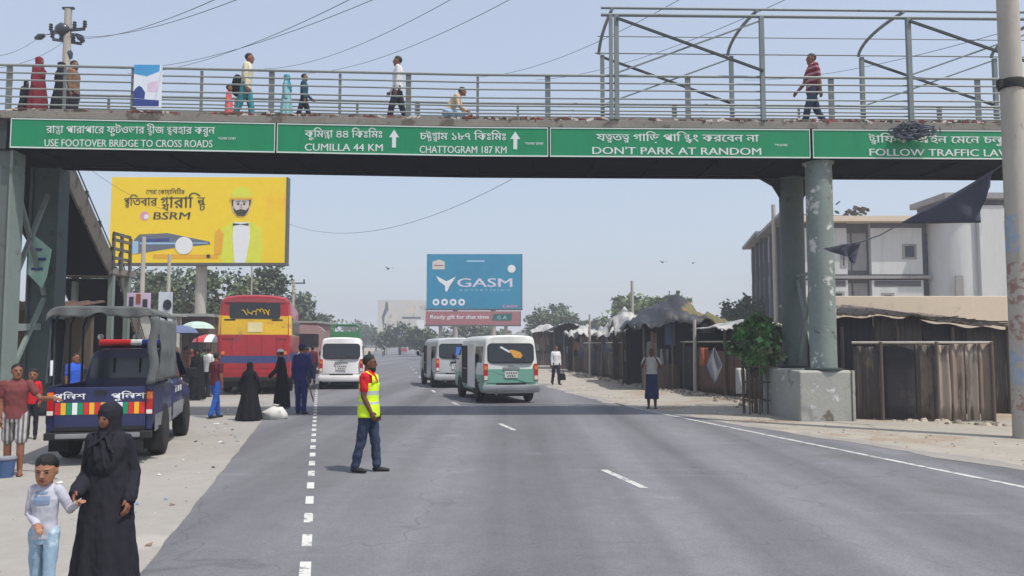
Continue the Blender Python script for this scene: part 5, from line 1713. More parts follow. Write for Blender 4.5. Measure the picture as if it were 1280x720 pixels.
# ------------------------------------------------------------------ power lines
def wire(a, b, sag, label, r=.008, n=16):
    pts = []
    for k in range(n + 1):
        t = k / n
        p = a.lerp(b, t)
        p.z -= sag * 4 * t * (1 - t)
        pts.append(p)
    mb = MB(); mb.tube(pts, r, WIREM, n=5, caps=False)
    mb.build("power_line", origin=(a + b) / 2, smooth=60, label=label, cat="power line", group="power lines across the sky")
for (a, Ya, b, Yb_, sag, lab) in (
        ((84, 45), 30, (300, -2), 16, .3, "power line rising from the pole's upper crossarm"),
        ((104, 48), 30, (272, -2), 15, .2, "power line rising from the pole's right insulator"),
        ((80, 52), 30, (-10, 86), 22, .2, "power line leaving the pole to the left edge, lower"),
        ((48, 47), 30, (-10, 71), 24, .15, "power line leaving the pole's left insulator"),
        ((150, 86), 32, (470, -2), 17, .4, "power line climbing above the railing poster"),
        ((160, 92), 32, (440, -2), 17, .4, "power line climbing just left of the walkers in pairs"),
        ((330, 86), 34, (566, -2), 18, .4, "power line climbing over the walker with cream shirt"),
        ((380, 92), 34, (640, -2), 18, .4, "power line climbing left of the walker in white"),
        ((600, 96), 34, (852, -2), 18, .4, "power line climbing from mid bridge, left of the canopy frame"),
        ((670, 100), 34, (985, -2), 18, .4, "power line crossing behind the canopy frame's first post"),
        ((930, 100), 34, (1255, 40), 17, .3, "power line crossing behind the canopy frame to the concrete pole"),
        ((358, 279), 40, (640, 224), 24, 1.0, "slack cable from the yellow billboard to under the bridge"),
        ((110, 210), 34, (240, 270), 46, .4, "cable from the bridge to the yellow billboard's top")):
    wire(A(*a, Ya), A(*b, Yb_), sag, lab)

# birds in the sky
BIRD = mat("bird_dark", (74, 74, 80), rough=.8, var=.1)
for px, py, Y, a, lab in ((485, 336, 60, .5, "pale bird flying left of the teal billboard"), (828, 328, 70, .2, "dark bird flying above the high black shack, left of two"), (866, 329, 72, -.4, "dark bird flying nearer the bridge column, right of two")):
    p = A(px, py, Y)
    mb = MB()
    blob(mb, (0, 0, 0), (.07, .2, .065), BIRD, n=8)
    blob(mb, (0, -.2, .02), .05, BIRD, n=8)
    mb.add([(0, .18, 0), (-.07, .33, 0), (.07, .33, 0)], [(0, 1, 2)], BIRD)
    for q in (-1, 1):
        mb.add([(q * .04, -.1, .03), (q * .04, .08, .03), (q * .26, .04, .13), (q * .26, -.12, .13), (q * .50, .02, .06)], [(0, 1, 2, 3), (3, 2, 4)], BIRD)
    ob = mb.build("bird", smooth=60, label=lab, cat="bird", group="birds in the sky")
    ob.location = p; ob.rotation_euler = (0, 0.1, a)
# ------------------------------------------------------------------ vehicles (local frame: rear bumper at y=0, nose towards +Y)
def paint(name, rgb, var=.05, spots=None, at=.66, rough=.35):
    return mat(name, rgb, rough=rough, var=var, scale=1.2, spots=spots, spot_at=at, spot_scale=2.2, spec=.5, coat=.25)
GLASS = glass_mat("car_glass", (26, 30, 36))
CHROME = mat("dull_chrome", (150, 152, 154), rough=.35, var=.12, metal=.6)
TYRE = mat("tyre_rubber", (34, 33, 33), rough=.85, var=.25, scale=6, spots=(74, 70, 64), spot_at=.6, spot_scale=4)
RIM = mat("wheel_rim", (142, 142, 142), rough=.45, var=.2, metal=.4)
REDL = mat("tail_light_red", (170, 26, 28), rough=.2, var=.1, coat=.5)
ORNL = mat("indicator_orange", (222, 120, 40), rough=.2, var=.1, coat=.5)
WHTL = mat("reverse_light", (216, 214, 206), rough=.2, var=.06, coat=.5)
PLATE = mat("number_plate", (206, 208, 204), rough=.5, var=.08)
PLATEK = mat("plate_ink", (60, 62, 60), rough=.5, var=.05)
TRIMB = mat("black_trim", (30, 31, 33), rough=.65, var=.2)

def wheel(parent, x, y, r, w, side, rim_m=RIM):
    e = empty("wheel", (x, y, r), 0.0)
    e.parent = parent
    t = MB()
    t.lathe([(r * .62, -w / 2), (r * .9, -w / 2), (r * .985, -w * .36), (r, -w * .2), (r, w * .2), (r * .985, w * .36), (r * .9, w / 2), (r * .62, w / 2)], TYRE, n=28, axis='X')
    t.build("tyre", e, smooth=50)
    m = MB()
    o = side * w / 2
    m.lathe([(r * .615, o * .8), (r * .615, o * .98), (r * .54, o * .9), (r * .42, o * .45), (r * .16, o * .62), (r * .15, o * .92), (.004, o * .94)], rim_m, n=24, axis='X', mf=None)
    for k in range(5):
        a = 2 * math.pi * k / 5
        m.box((o * .62, r * .36 * math.cos(a), r * .36 * math.sin(a)), (.02, r * .2, r * .12), TRIMB, rot=Matrix.Rotation(a, 3, 'X'))
    m.build("rim", e, smooth=40)
    return e

def section_body(mb, stations, m, mf=None):
    """stations: (y, [(x, z), ...]) right half from the floor to the roof; mirrored to a closed ring."""
    rings = []
    for y, half in stations:
        yy = (lambda z: y) if not callable(y) else y
        ring = [Vector((x, yy(z), z)) for x, z in half] + [Vector((-x, yy(z), z)) for x, z in reversed(half)]
        rings.append(ring)
    mb.loft(rings, m, mf=mf)

def arch(mb, x, y, r, side, m=TRIMB, z=None, depth=.035):
    """dark wheel opening on the flank"""
    z = z or r
    R_ = r * 1.17
    pts = [(math.cos(math.pi * k / 14) * R_, max(0.0, math.sin(math.pi * k / 14)) * R_) for k in range(15)]
    v = [(x, y + a, z + b) for a, b in pts] + [(x - side * depth, y + a, z + b) for a, b in pts]
    n = len(pts)
    fs = [tuple(range(n)), tuple(reversed(range(n, 2 * n)))] + [(k, k + 1, n + k + 1, n + k) for k in range(n - 1)] + [(n - 1, 0, n, 2 * n - 1)]
    mb.add(v, fs, m)

def microbus(name, label, loc, rz, body_m, band_m=None, band=(0.48, 1.02), sticker=None, bumper_m=None, door_open=False, lower_m=None, group=None, stripe=None, plate=True, dirty=False):
    root = empty(name, loc, rz, label=label, cat="van", group=group)
    HW, ZT = .87, 2.02
    def half(zt, k=1.0, zb=.30):
        p = [(.72, zb), (.82, zb + .03), (.862, zb + .16), (.872, .62), (.874, .85), (.868, 1.02), (.842, 1.10), (.815, 1.40), (.772, zt - .20), (.745, zt - .10), (.69, zt - .035), (.55, zt - .006), (.3, zt + .012), (.04, zt + .018)]
        s = 1.0 if zt > 1.5 else (zt - zb) / (ZT - zb)
        if s < 1: p = [(x, zb + (z - zb) * (zt - zb) / (p[-1][1] - zb) if z > zb else z) for x, z in p]
        return [(x * k, z) for x, z in p]
    def rear(off, bulge=.05):
        return lambda z: off + .10 * max(0, z - 1.05) ** 1.3 + .02 * (1 if z < .5 else 0)
    st = [(rear(.02), half(ZT - .05, .93)), (rear(.045), half(ZT - .02, .975)), (rear(.11), half(ZT, 1.0)), (1.2, half(ZT)), (2.4, half(ZT)), (3.3, half(ZT - .01)), (3.75, half(ZT - .10, .985)), (4.25, half(1.28, .97)), (4.62, half(1.02, .95)), (4.75, half(.78, .86))]
    mb = MB()
    z_of = [p[1] for p in half(ZT)]
    def mf(i, k):
        kk = k if k < 14 else 27 - k
        if kk <= 0: return TRIMB
        zc = (z_of[min(kk, 13)] + z_of[min(kk + 1, 13)]) / 2
        if band_m and zc < 1.05 and kk >= 2: return band_m
        if lower_m and kk < 2: return lower_m
        return body_m
    section_body(mb, st, body_m, mf=mf)
    body = mb.build("body", root, smooth=35)
    # rear face in horizontal zones: band panel, window, plate niche
    def rpanel(nm, poly, m, z0, lift=.012, d=.03, tilt=True):
        mb = MB()
        pts = []
        for x, z in poly:
            y = rear(.02)(z) - lift
            pts.append((x, y, z))
        n = len(pts)
        bk = [(x, y + d, z) for x, y, z in pts]
        mb.add(pts + bk, [tuple(range(n)), tuple(reversed(range(n, 2 * n)))] + [(k, n + k, n + (k + 1) % n, (k + 1) % n) for k in range(n)], m)
        return mb.build(nm, root)
    if band_m:
        rpanel("colour_band", rrect(1.55, band[1] - band[0], .05, cy=(band[0] + band[1]) / 2), band_m, .7, lift=.006)
    win = rpanel("rear_window", rrect(1.38, .54, .12, n=5, cy=1.49), GLASS, 1.5, lift=.014)
    rpanel("window_seal", rrect(1.44, .60, .14, n=5, cy=1.49), TRIMB, 1.5, lift=.007)
    mb = MB(); mb.tube([(.05, rear(.02)(1.27) - .03, 1.27), (.42, rear(.02)(1.3) - .035, 1.32)], .010, TRIMB); mb.build("wiper", root)
    if sticker:
        for poly, m in sticker:
            rpanel("window_sticker", poly, m, 1.5, lift=.018, d=.004)
    rpanel("tailgate_seam", [(-.74, .60), (.74, .60), (.74, .612), (-.74, .612)], TRIMB, .6, lift=.013, d=.01)
    rpanel("handle_garnish", rrect(.52, .075, .02, cy=1.035), CHROME if not dirty else TRIMB, 1.0, lift=.03, d=.03)
    if plate:
        pl = rpanel("number_plate", rrect(.40, .20, .015, cy=.86), PLATE, .86, lift=.026, d=.012)
        for k in range(2):
            mb = MB()
            for i in range(5 - k):
                mb.box((-.13 + .07 * i + .03 * k, rear(.02)(.86) - .028, .90 - .085 * k), (.035, .004, .055), PLATEK)
            mb.build("plate_lettering", pl)
    mb = MB(); mb.prism(disc(0, 0, .05, ry=.035), .008, ((0, rear(.02)(1.14) - .012, 1.14), (1, 0, 0), (0, 0, 1)), CHROME); mb.build("badge", root)
    for q in (1, -1):
        tl = rpanel("tail_light", rrect(.13, .50, .03, cx=.775 * q, cy=.93), REDL, .9, lift=.02, d=.08)
        for zz, m in ((.76, WHTL), (1.06, ORNL)):
            mb = MB(); mb.prism(rrect(.105, .12, .02, cx=.775 * q, cy=zz), .006, ((0, rear(.02)(zz) - .027, 0), (1, 0, 0), (0, 0, 1)), m); mb.build("lens", tl)
    mb = MB()
    pts = [(-.90, .12), (-.88, -.02), (-.76, -.07), (0, -.085), (.76, -.07), (.88, -.02), (.90, .12)]
    rings = []
    for z, g in ((.33, .95), (.36, 1.0), (.52, 1.0), (.55, .96)):
        rings.append([Vector((x * (g if z > .35 else .98), y + (1 - g) * .3, z)) for x, y in pts] + [Vector((x * .9, .2, z)) for x, y in reversed(pts)])
    mb.loft(rings, bumper_m or body_m)
    mb.build("rear_bumper", root, smooth=40)
    rpanel("bumper_step", rrect(.9, .06, .02, cy=.58), TRIMB, .5, lift=.03)
    mb = MB(); mb.tube([(-.45, -.03, .27), (-.45, .5, .28)], .03, CHROME); mb.build("exhaust_pipe", root)
    mb = MB(); mb.box2((-.7, .2, .2), (.7, 4.3, .298), TRIMB); mb.build("chassis", root)
    # side windows follow the flank
    hf = half(ZT)
    def hx(z):
        for (xa, za), (xb, zb_) in zip(hf, hf[1:]):
            if za <= z <= zb_: return xa + (xb - xa) * (z - za) / (zb_ - za + 1e-9)
        return hf[-1][0]
    for q in (1, -1):
        for y0, y1 in ((.30, 1.35), (1.45, 2.55), (2.65, 3.45)):
            mb = MB()
            zz = [1.20, 1.30, 1.45, 1.60, 1.70]
            rows = [[(q * (hx(z) + .006), y, z) for y in (y0 + (.04 if z in (1.2, 1.7) else 0), (y0 + y1) / 2, y1 - (.04 if z in (1.2, 1.7) else 0))] for z in zz]
            for a, b in zip(rows, rows[1:]):
                f = [(0, 1, 4, 3), (1, 2, 5, 4)] if q > 0 else [(3, 4, 1, 0), (4, 5, 2, 1)]
                mb.add(a + b, f, GLASS)
            mb.build("side_window", root)
        mb = MB()
        for y in (1.40, 2.60, 3.52):
            mb.box((q * .873, y, .78), (.012, .012, .80), TRIMB)
        mb.box((q * .872, 2.0, .60), (.014, 3.2, .03), stripe or TRIMB)
        mb.build("door_seam", root)
        mb = MB(); mb.box((q * .885, 2.48, .98), (.03, .16, .035), CHROME); mb.box((q * .885, 2.75, .98), (.03, .16, .035), CHROME); mb.build("door_handle", root, bevel=.008)
        mb = MB(); mb.tube([(q * .86, 3.72, 1.25), (q * 1.02, 3.74, 1.32)], .018, TRIMB); blob(mb, (q * 1.05, 3.74, 1.36), (.06, .05, .12), TRIMB, n=10); mb.build("wing_mirror", root, smooth=60)
        am = MB()
        for y in (.95, 3.55):
            arch(am, q * .879, y, .33, q)
        am.build("wheel_arch", root)
        for y in (.95, 3.55):
            wheel(root, q * .79, y, .33, .20, q)
    if door_open:
        mb = MB(); mb.box2((-.905, 1.0, .42), (-.885, 2.1, 1.78), body_m); mb.build("sliding_door", root, bevel=.01)
        mb = MB(); mb.box2((-.878, 2.1, .5), (-.876, 3.2, 1.72), CLOTHD); mb.build("door_opening", root)
    # windscreen
    mb = MB(); mb.add([(-.70, 3.80, 1.86), (.70, 3.80, 1.86), (.80, 4.24, 1.32), (-.80, 4.24, 1.32)], [(0, 3, 2, 1)], GLASS); mb.build("windscreen", root, solid=.02)
    return root
CREAM = paint("van_cream", (214, 216, 212), spots=(176, 174, 168))
MINT = paint("van_mint", (112, 164, 146), spots=(92, 124, 112))
WHITEP = paint("van_white", (226, 226, 226), var=.03)
SILVER = paint("van_silver", (178, 182, 184), spots=(150, 150, 150))
ORST = mat("sticker_orange", (212, 152, 60), rough=.5, var=.12); BLST = mat("sticker_blue", (60, 108, 196), rough=.6, var=.15)
HEAD = math.atan(.235)      # the road runs this much to the left
def rear_at(px, Y):         # ground point below the middle of a rear bumper
    return Vector((A(px, 431, Y).x, Y, 0.008))
p = rear_at(639, 24.0)
microbus("microbus", "cream and mint green van with an orange sticker in its rear window", p, math.atan(.262), CREAM, band_m=MINT, bumper_m=CHROME,
         sticker=[([(-.34, 1.66), (-.30, 1.70), (-.02, 1.55), (-.04, 1.50)], POSTW), ([(-.08, 1.56), (.0, 1.50), (.10, 1.36), (.30, 1.34), (.36, 1.42), (.30, 1.52), (.12, 1.58), (-.0, 1.60)], ORST)], door_open=True, group="vans on the road")
p = rear_at(571, 32.6)
microbus("microbus", "silver white van with blue cloth in its rear window, ahead of the mint green van", p, math.atan(.262), SILVER, bumper_m=SILVER,
         sticker=[([(-.05, 1.32), (.35, 1.30), (.42, 1.60), (.0, 1.66)], BLST)], door_open=True, group="vans on the road", dirty=True)
p = rear_at(427, 31.5)
microbus("microbus", "clean white van beside the red bus", p, math.atan(.17), WHITEP, bumper_m=WHITEP, group="vans on the road")

# ------------------------------------------------------------------ red and yellow bus
BRED = paint("bus_red", (164, 40, 48), var=.2, spots=(134, 60, 60), at=.56); BYEL = paint("bus_yellow", (224, 180, 40), var=.15, spots=(190, 146, 60), at=.56); BBLU = paint("bus_blue", (62, 72, 120), var=.12)
BMAR = paint("bus_maroon", (120, 26, 34), var=.15)
SCRIB = mat("bus_writing", (222, 208, 160), rough=.6, var=.15)
p = rear_at(318, 28.2)
bus = empty("coach", p, math.atan(.235), label="battered red bus with a yellow band and blue stripe across its back", cat="bus")
def bhalf(k=1.0, t=0.0):
    p = [(1.10, .50), (1.21, .54), (1.25, .75), (1.255, 1.15), (1.255, 1.45), (1.255, 2.08), (1.25, 2.10), (1.235, 2.75), (1.21, 2.78), (1.19, 3.22), (1.15, 3.34), (1.0, 3.44), (.6, 3.50), (.05, 3.52)]
    return [(x * k, z - t * (z > 3)) for x, z in p]
def brear(off): return lambda z: off + .05 * max(0, z - 1.6) + (.05 if z > 3.3 else 0)
bands = [BMAR, BRED, BRED, BBLU, BRED, BYEL, BYEL, BYEL, BRED, BMAR, BRED, BRED, BRED]
mb = MB()
section_body(mb, [(brear(.03), bhalf(.93, .06)), (brear(.06), bhalf(.97, .03)), (brear(.14), bhalf(.995)), (brear(.22), bhalf()), (4.0, bhalf()), (9.0, bhalf()), (10.2, bhalf(.98, .08)), (10.4, bhalf(.9, .2))], BRED,
             mf=lambda i, k: bands[min(k if k < 14 else 26 - k, 12)] if k not in (13, 27) else BRED)
mb.build("body", bus, smooth=30)
def bpanel(nm, poly, m, lift=.01, d=.03, parent=bus):
    mb = MB(); n = len(poly)
    pts = [(x, brear(.03)(z) - lift, z) for x, z in poly]; bk = [(x, y + d, z) for x, y, z in pts]
    mb.add(pts + bk, [tuple(range(n)), tuple(reversed(range(n, 2 * n)))] + [(k, n + k, n + (k + 1) % n, (k + 1) % n) for k in range(n)], m)
    return mb.build(nm, parent)
def bands_panel(z0, z1, m, nm, w=2.26): return bpanel(nm, [(-w / 2, z0), (w / 2, z0), (w / 2, z1), (-w / 2, z1)], m, lift=.006)
bands_panel(.60, 1.10, BRED, "lower_panel"); bands_panel(1.101, 1.36, BBLU, "blue_stripe"); bands_panel(1.361, 2.10, BRED, "engine_panel"); bands_panel(2.101, 2.76, BYEL, "yellow_panel")
bands_panel(3.24, 3.38, BMAR, "roof_visor", w=2.1)
bpanel("rear_window", rrect(1.70, .56, .08, cy=2.94), GLASS, lift=.016)
for k in range(6):                          # hand-painted yellow flourishes across the rear window
    x0_ = -.46 + .16 * k
    mb = MB()
    pts = []
    for q in range(9):
        t = q / 8
        z = 2.90 + .07 * math.sin(t * 5 + k * 1.7) + .05 * math.cos(t * 9 + k)
        pts.append((x0_ + .17 * t + .03 * math.sin(t * 7 + k), brear(.03)(z) - .018, z))
    mb.tube(pts, .016, BYEL, n=6)
    mb.build("window_flourish", bus, smooth=60)
bpanel("number_plate", rrect(.50, .34, .02, cy=2.36), SCRIB, lift=.02)
for z, xs, m in ((2.62, (-.85, .75), TRIMB), (1.95, (-.9, .9), BMAR)):
    for x in xs:
        bpanel("panel_mark", rrect(.38, .05, .02, cx=x, cy=z), m, lift=.014)
for x in (-.75, -.25, .25, .75):
    bpanel("panel_seam", [(x - .008, 1.40), (x + .008, 1.40), (x + .008, 2.06), (x - .008, 2.06)], BMAR, lift=.012, d=.01)
for x in (-1.05, 1.05):
    bpanel("tail_light", rrect(.12, .36, .03, cx=x, cy=1.72), REDL, lift=.03, d=.05)
    bpanel("indicator", rrect(.12, .12, .03, cx=x, cy=1.46), ORNL, lift=.03, d=.05)
for z in (.72, .90): bpanel("scratch_line", [(-1.0, z), (1.0, z + .01), (1.0, z + .025), (-1.0, z + .015)], BMAR, lift=.010, d=.006)
mb = MB(); mb.box2((-1.2, -.04, .46), (1.2, .12, .62), TRIMB); mb.build("rear_bumper", bus, bevel=.02)
mb = MB(); mb.box2((-1.0, .15, .25), (1.0, 9.8, .499), TRIMB); mb.build("chassis", bus)
for k in range(7):
    mb = MB()
    y0 = .9 + 1.25 * k
    for q in (1, -1): mb.box2((q * 1.228, y0, 2.12), (q * 1.262, y0 + 1.1, 2.74), GLASS)
    mb.build("side_window", bus)
for q in (1, -1):
    mb = MB()
    for y in (2.2, 7.9): arch(mb, q * 1.262, y, .48, q, depth=.04)
    mb.build("wheel_arch", bus)
    wheel(bus, q * 1.10, 2.2, .48, .30, q); wheel(bus, q * 1.10, 7.9, .48, .30, q)
mb = MB(); mb.tube([(.9, .6, 3.5), (.9, 9, 3.55)], .025, TRIMB); mb.tube([(-.9, .6, 3.5), (-.9, 9, 3.55)], .025, TRIMB); mb.build("roof_rack", bus)

# ------------------------------------------------------------------ police pickup with a canvas canopy
NAVY = paint("pickup_navy", (34, 40, 84), var=.15, spots=(48, 54, 92), at=.6)
DUSTY = paint("pickup_dusty_silver", (132, 134, 138), var=.15, spots=(108, 104, 100), at=.58)
CANV = mat("canopy_canvas", (94, 97, 97), rough=.9, var=.15, scale=2, bump=.3, bscale=18, spots=(90, 92, 92), spot_at=.58, spot_scale=2)
PIN = mat("pickup_inside", (30, 32, 40), rough=.7, var=.2)
SR = mat("stripe_red", (206, 44, 44), rough=.4, var=.06); SY = mat("stripe_yellow", (232, 178, 44), rough=.4, var=.06); SG = mat("stripe_green", (28, 140, 96), rough=.4, var=.06); SW = mat("stripe_white", (228, 232, 234), rough=.4, var=.05); SB = mat("stripe_cyan", (80, 170, 200), rough=.4, var=.06)
PW = .71
pk = empty("police_pickup", (-6.02, 11.8, 0.004), math.atan(.275), label="dark blue police pickup truck with a grey canvas canopy over its bed, on the shoulder", cat="pickup truck")
BZ = 1.14
mb = MB()
mb.box2((-PW + .06, .05, .58), (PW - .06, 1.78, .64), PIN); mb.build("bed_floor", pk)
for q in (1, -1):
    mb = MB()
    prof = [(PW - .09, .50), (PW - .02, .50), (PW + .012, .62), (PW + .015, .85), (PW - .005, BZ - .03), (PW - .03, BZ), (PW - .09, BZ)]
    rings = [[Vector((q * x, y, z)) for x, z in prof] for y in (.03, .06, .9, 1.78)]
    if q < 0: rings = [r[::-1] for r in rings]
    mb.loft(rings, NAVY)
    mb.build("bed_side", pk, smooth=35)
    mb = MB(); mb.box2((q * (PW + .016), .1, .46), (q * (PW + .022), 1.76, .70), DUSTY); mb.build("side_skirt", pk)
mb = MB(); mb.box2((-PW + .10, -.01, .52), (PW - .10, .05, BZ - .01), NAVY); tg = mb.build("tailgate", pk, bevel=.012)
mb = MB()
mb.box2((-PW + .10, -.018, .50), (PW - .10, -.012, .56), TRIMB); mb.build("tailgate_seam", tg)
for x, w in ((-.62, .42), (.14, .46)):
    write("tailgate_lettering", "পু" + "লিশ" if False else "পুলিশ", tg, (x, -.012, .955), (1, 0, 0), (0, 0, 1), w, .085, SW, proud=.004)
x = -PW + .11
cols = [SR, SY, SR, SY, SG, SW, SW, SB, SG, SR, SY, SG, SR, SY, SR]
sw_ = (2 * PW - .22) / len(cols) / 1.0
mb = MB()
seq = [SR, SY, SG, SW, SG, SR, SY, SR, SY, SG, SB, SW, SG, SR, SY, SR]
sw_ = (2 * PW - .22) / len(seq)
for k, m in enumerate(seq):
    mb.box2((x + k * sw_ + .004, -.016, .735), (x + (k + 1) * sw_ - .004, -.011, .905), m)
mb.build("reflective_stripe", tg)
mb = MB(); mb.box2((-.08, -.03, 1.03), (.08, -.011, 1.08), TRIMB); mb.build("tailgate_handle", tg)
for q in (1, -1):
    mb = MB(); mb.box2((q * (PW - .095), -.012, .72), (q * (PW - .005), .05, 1.06), REDL); tl = mb.build("tail_light", pk, bevel=.01)
    mb = MB(); mb.box2((q * (PW - .09), -.016, .95), (q * (PW - .01), -.0125, 1.05), ORNL); mb.box2((q * (PW - .09), -.016, .73), (q * (PW - .01), -.0125, .79), WHTL); mb.build("lens", tl)
mb = MB()
mb.box2((-PW, -.10, .38), (PW, .02, .485), TRIMB); mb.box2((-PW + .15, -.125, .40), (PW - .15, -.103, .47), CHROME)
mb.build("rear_bumper", pk, bevel=.015)
for q in (1, -1):
    mb = MB(); mb.box2((q * .52, .45, .16), (q * .78, .465, .52), BLACKM); mb.build("mud_flap", pk)
mb = MB(); mb.box2((-.55, .1, .34), (.55, 4.2, .44), TRIMB); mb.tube([(-.6, 1.05, .33), (.6, 1.05, .33)], .07, TRIMB); mb.build("chassis", pk)
mb = MB(); mb.box2((-.28, -.012, .575), (.28, -.0115, .68), NAVY)
# cab
def chalf(zt, k=1.0):
    return [(x * k, z) for x, z in [(PW - .12, .42), (PW - .03, .44), (PW + .01, .6), (PW + .015, .85), (PW - .005, 1.08), (PW - .04, 1.12), (PW - .13, zt - .16), (PW - .17, zt - .06), (PW - .27, zt - .01), (.25, zt + .01), (.03, zt + .015)]]
CZ = 1.68
mb = MB()
section_body(mb, [(lambda z: 1.86 + .16 * max(0, z - 1.1), chalf(CZ - .02, .97)), (lambda z: 1.92 + .16 * max(0, z - 1.1), chalf(CZ)), (2.9, chalf(CZ)), (lambda z: 3.35 - .10 * max(0, z - 1.1), chalf(CZ - .02, .99))], NAVY)
cab = mb.build("cab", pk, smooth=35)
mb = MB()
def hd(zt, k=1.0): return [(x * k, z) for x, z in [(PW - .12, .42), (PW - .03, .44), (PW + .01, .6), (PW + .015, .8), (PW - .02, zt - .08), (PW - .12, zt - .01), (.3, zt + .03), (.03, zt + .035)]]
section_body(mb, [(3.36, hd(1.10)), (4.2, hd(1.05)), (4.62, hd(.98, .95)), (4.75, hd(.82, .88))], NAVY)
mb.build("bonnet", pk, smooth=35)
mb = MB(); mb.add([(-.62, 3.34, 1.60), (.62, 3.34, 1.60), (.74, 3.85, 1.13), (-.74, 3.85, 1.13)], [(0, 3, 2, 1)], GLASS); mb.build("windscreen", pk, solid=.03)
mb = MB()
fy = lambda z: 1.86 + .16 * max(0, z - 1.1) - .012
PGL = mat("pickup_glass", (58, 66, 74), rough=.12, var=.3, scale=1.2, spec=.7)
pts = [(x, fy(z), z) for x, z in rrect(1.12, .34, .06, cy=1.36)]
mb.add(pts + [(x, y + .02, z) for x, y, z in pts], [tuple(range(len(pts)))] + [(k, len(pts) + k, len(pts) + (k + 1) % len(pts), (k + 1) % len(pts)) for k in range(len(pts))], PGL)
rw = mb.build("rear_window", cab)
mb = MB()
for x in (-.2, .2): mb.box((x, fy(1.36) - .008, 1.36), (.03, .012, .33), TRIMB)
mb.build("window_bar", rw)
for q in (1, -1):
    mb = MB()
    rows = [[(q * (PW - .04 + (z - 1.12) * (-.09 / .40) + .014), y, z) for y in (2.12 + (z - 1.12) * .2, 2.7, 3.22 - (z - 1.14) * .5)] for z in (1.15, 1.34, 1.52)]
    for a, b in zip(rows, rows[1:]): mb.add(a + b, [(0, 1, 4, 3), (1, 2, 5, 4)] if q > 0 else [(3, 4, 1, 0), (4, 5, 2, 1)], GLASS)
    mb.build("side_window", cab)
    mb = MB(); mb.box2((q * (PW + .016), 2.0, .50), (q * (PW + .022), 3.3, .74), DUSTY); dr = mb.build("door_skirt", pk)
    for k, (dy, m) in enumerate(((2.15, SW), (2.5, SW), (2.8, SW))):
        mb = MB(); mb.box2((q * (PW + .017), dy, .92), (q * (PW + .021), dy + .18, 1.02), m); mb.build("door_marking", pk)
    mb = MB(); mb.box2((q * (PW + .013), 2.08, 1.0), (q * (PW + .045), 2.22, 1.04), CHROME); mb.build("door_handle", pk, bevel=.006)
    mb = MB(); mb.tube([(q * (PW - .03), 3.2, 1.15), (q * (PW + .12), 3.2, 1.18)], .02, TRIMB); mb.box((q * (PW + .17), 3.2, 1.22), (.16, .07, .20), TRIMB); mb.build("wing_mirror", pk, bevel=.02)
    mb = MB()
    for y in (1.08, 3.85): arch(mb, q * (PW + .026), y, .37, q)
    mb.build("wheel_arch", pk)
    for y in (1.08, 3.85): wheel(pk, q * (PW - .075), y, .37, .24, q)
mb = MB(); 
for k, (x0_, x1_, m) in enumerate(((-.52, -.02, SR), (-.019, .16, SW), (.161, .55, mat("beacon_blue", (40, 56, 150), rough=.25, var=.1)))):
    mb.box2((x0_, 2.2, CZ + .05), (x1_, 2.45, CZ + .16), m)
lb = mb.build("light_bar", pk, bevel=.02)
mb = MB(); mb.box2((-.5, 2.24, CZ + .005), (.5, 2.41, CZ + .049), TRIMB); mb.build("light_bar_foot", lb)
for x in (-.45, .1, .35):
    mb = MB(); blob(mb, (x, 2.0, CZ + .2), (.05, .05, .05), WHTL, n=10); mb.build("roof_lamp", pk, smooth=60)
# canopy: hoops, canvas roof, rolled flap on the right, narrow flap at the left
HZ = 2.27
cn = MB()
def hoop(y):
    return [(-PW + .06, y, BZ), (-PW + .05, y, HZ - .22), (-PW + .10, y, HZ - .08), (-PW * .6, y, HZ), (0, y, HZ + .03), (PW * .6, y, HZ), (PW - .10, y, HZ - .08), (PW - .05, y, HZ - .22), (PW - .06, y, BZ)]
for y in (.06, .9, 1.7): cn.tube(hoop(y), .02, STEELD)
hp = cn.build("canopy_hoop", pk, smooth=50)
mb = MB()
def roof(u, v):
    y = -.10 + 2.1 * v
    a = -1 + 2 * u
    x = (PW + .02) * math.copysign(abs(a) ** .9, a)
    z = HZ + .045 - .13 * abs(a) ** 10 + .012 * noise.noise(Vector((x * 4, y * 4, 2))) - .03 * math.sin(math.pi * ((y / .82) % 1.0)) * (1 - abs(a) ** 2) 
    return (x, y, z)
mb.grid(roof, 30, 24, CANV)
cr_ = mb.build("canopy_roof", pk, smooth=70, solid=.012)
mb = MB()
def valance(u, v):
    a = -1 + 2 * u
    x = (PW + .02) * a
    drop = .10 + .07 * abs(math.sin(a * 3.4)) + .03 * noise.noise(Vector((a * 5, 0, 0)))
    return (x, -.105 + .03 * math.sin(a * 14) * v, HZ + .04 - .13 * abs(a) ** 10 - drop * v)
mb.grid(valance, 40, 5, CANV)
mb.build("canvas_valance", cr_, smooth=70, solid=.01)
mb = MB()
def flap(u, v):
    y = -.10 + .0 + 1.95 * u
    z = HZ - .14 - (HZ - .14 - BZ - .06) * v
    return (PW + .03 + .05 * math.sin(v * 2.6) * (1 - u * .4) + .02 * math.sin(u * 22 + v * 4) + .02 * noise.noise(Vector((u * 5, v * 5, 7))), y, z)
mb.grid(flap, 30, 20, CANV)
mb.build("canvas_flap", pk, smooth=70, solid=.014)
mb = MB()   # folded back part of the same flap, at the rear corner
mb.grid(lambda u, v: (PW + .06 - .13 * u + .02 * math.sin(v * 11), -.11 - .03 * math.sin(u * 3.1), HZ - .10 - (HZ - .12 - BZ - .02) * v - .02 * u), 10, 20, CANV)
mb.build("canvas_fold", pk, smooth=70, solid=.014)
mb = MB()
mb.grid(lambda u, v: (-PW - .0 + .02 * math.sin(u * 20 + v * 5), -.04 + 1.0 * u * .75, HZ - .14 - (HZ - .14 - BZ - .02) * v), 20, 16, mat("canvas_shade_side", (70, 74, 84), rough=.9, var=.2))
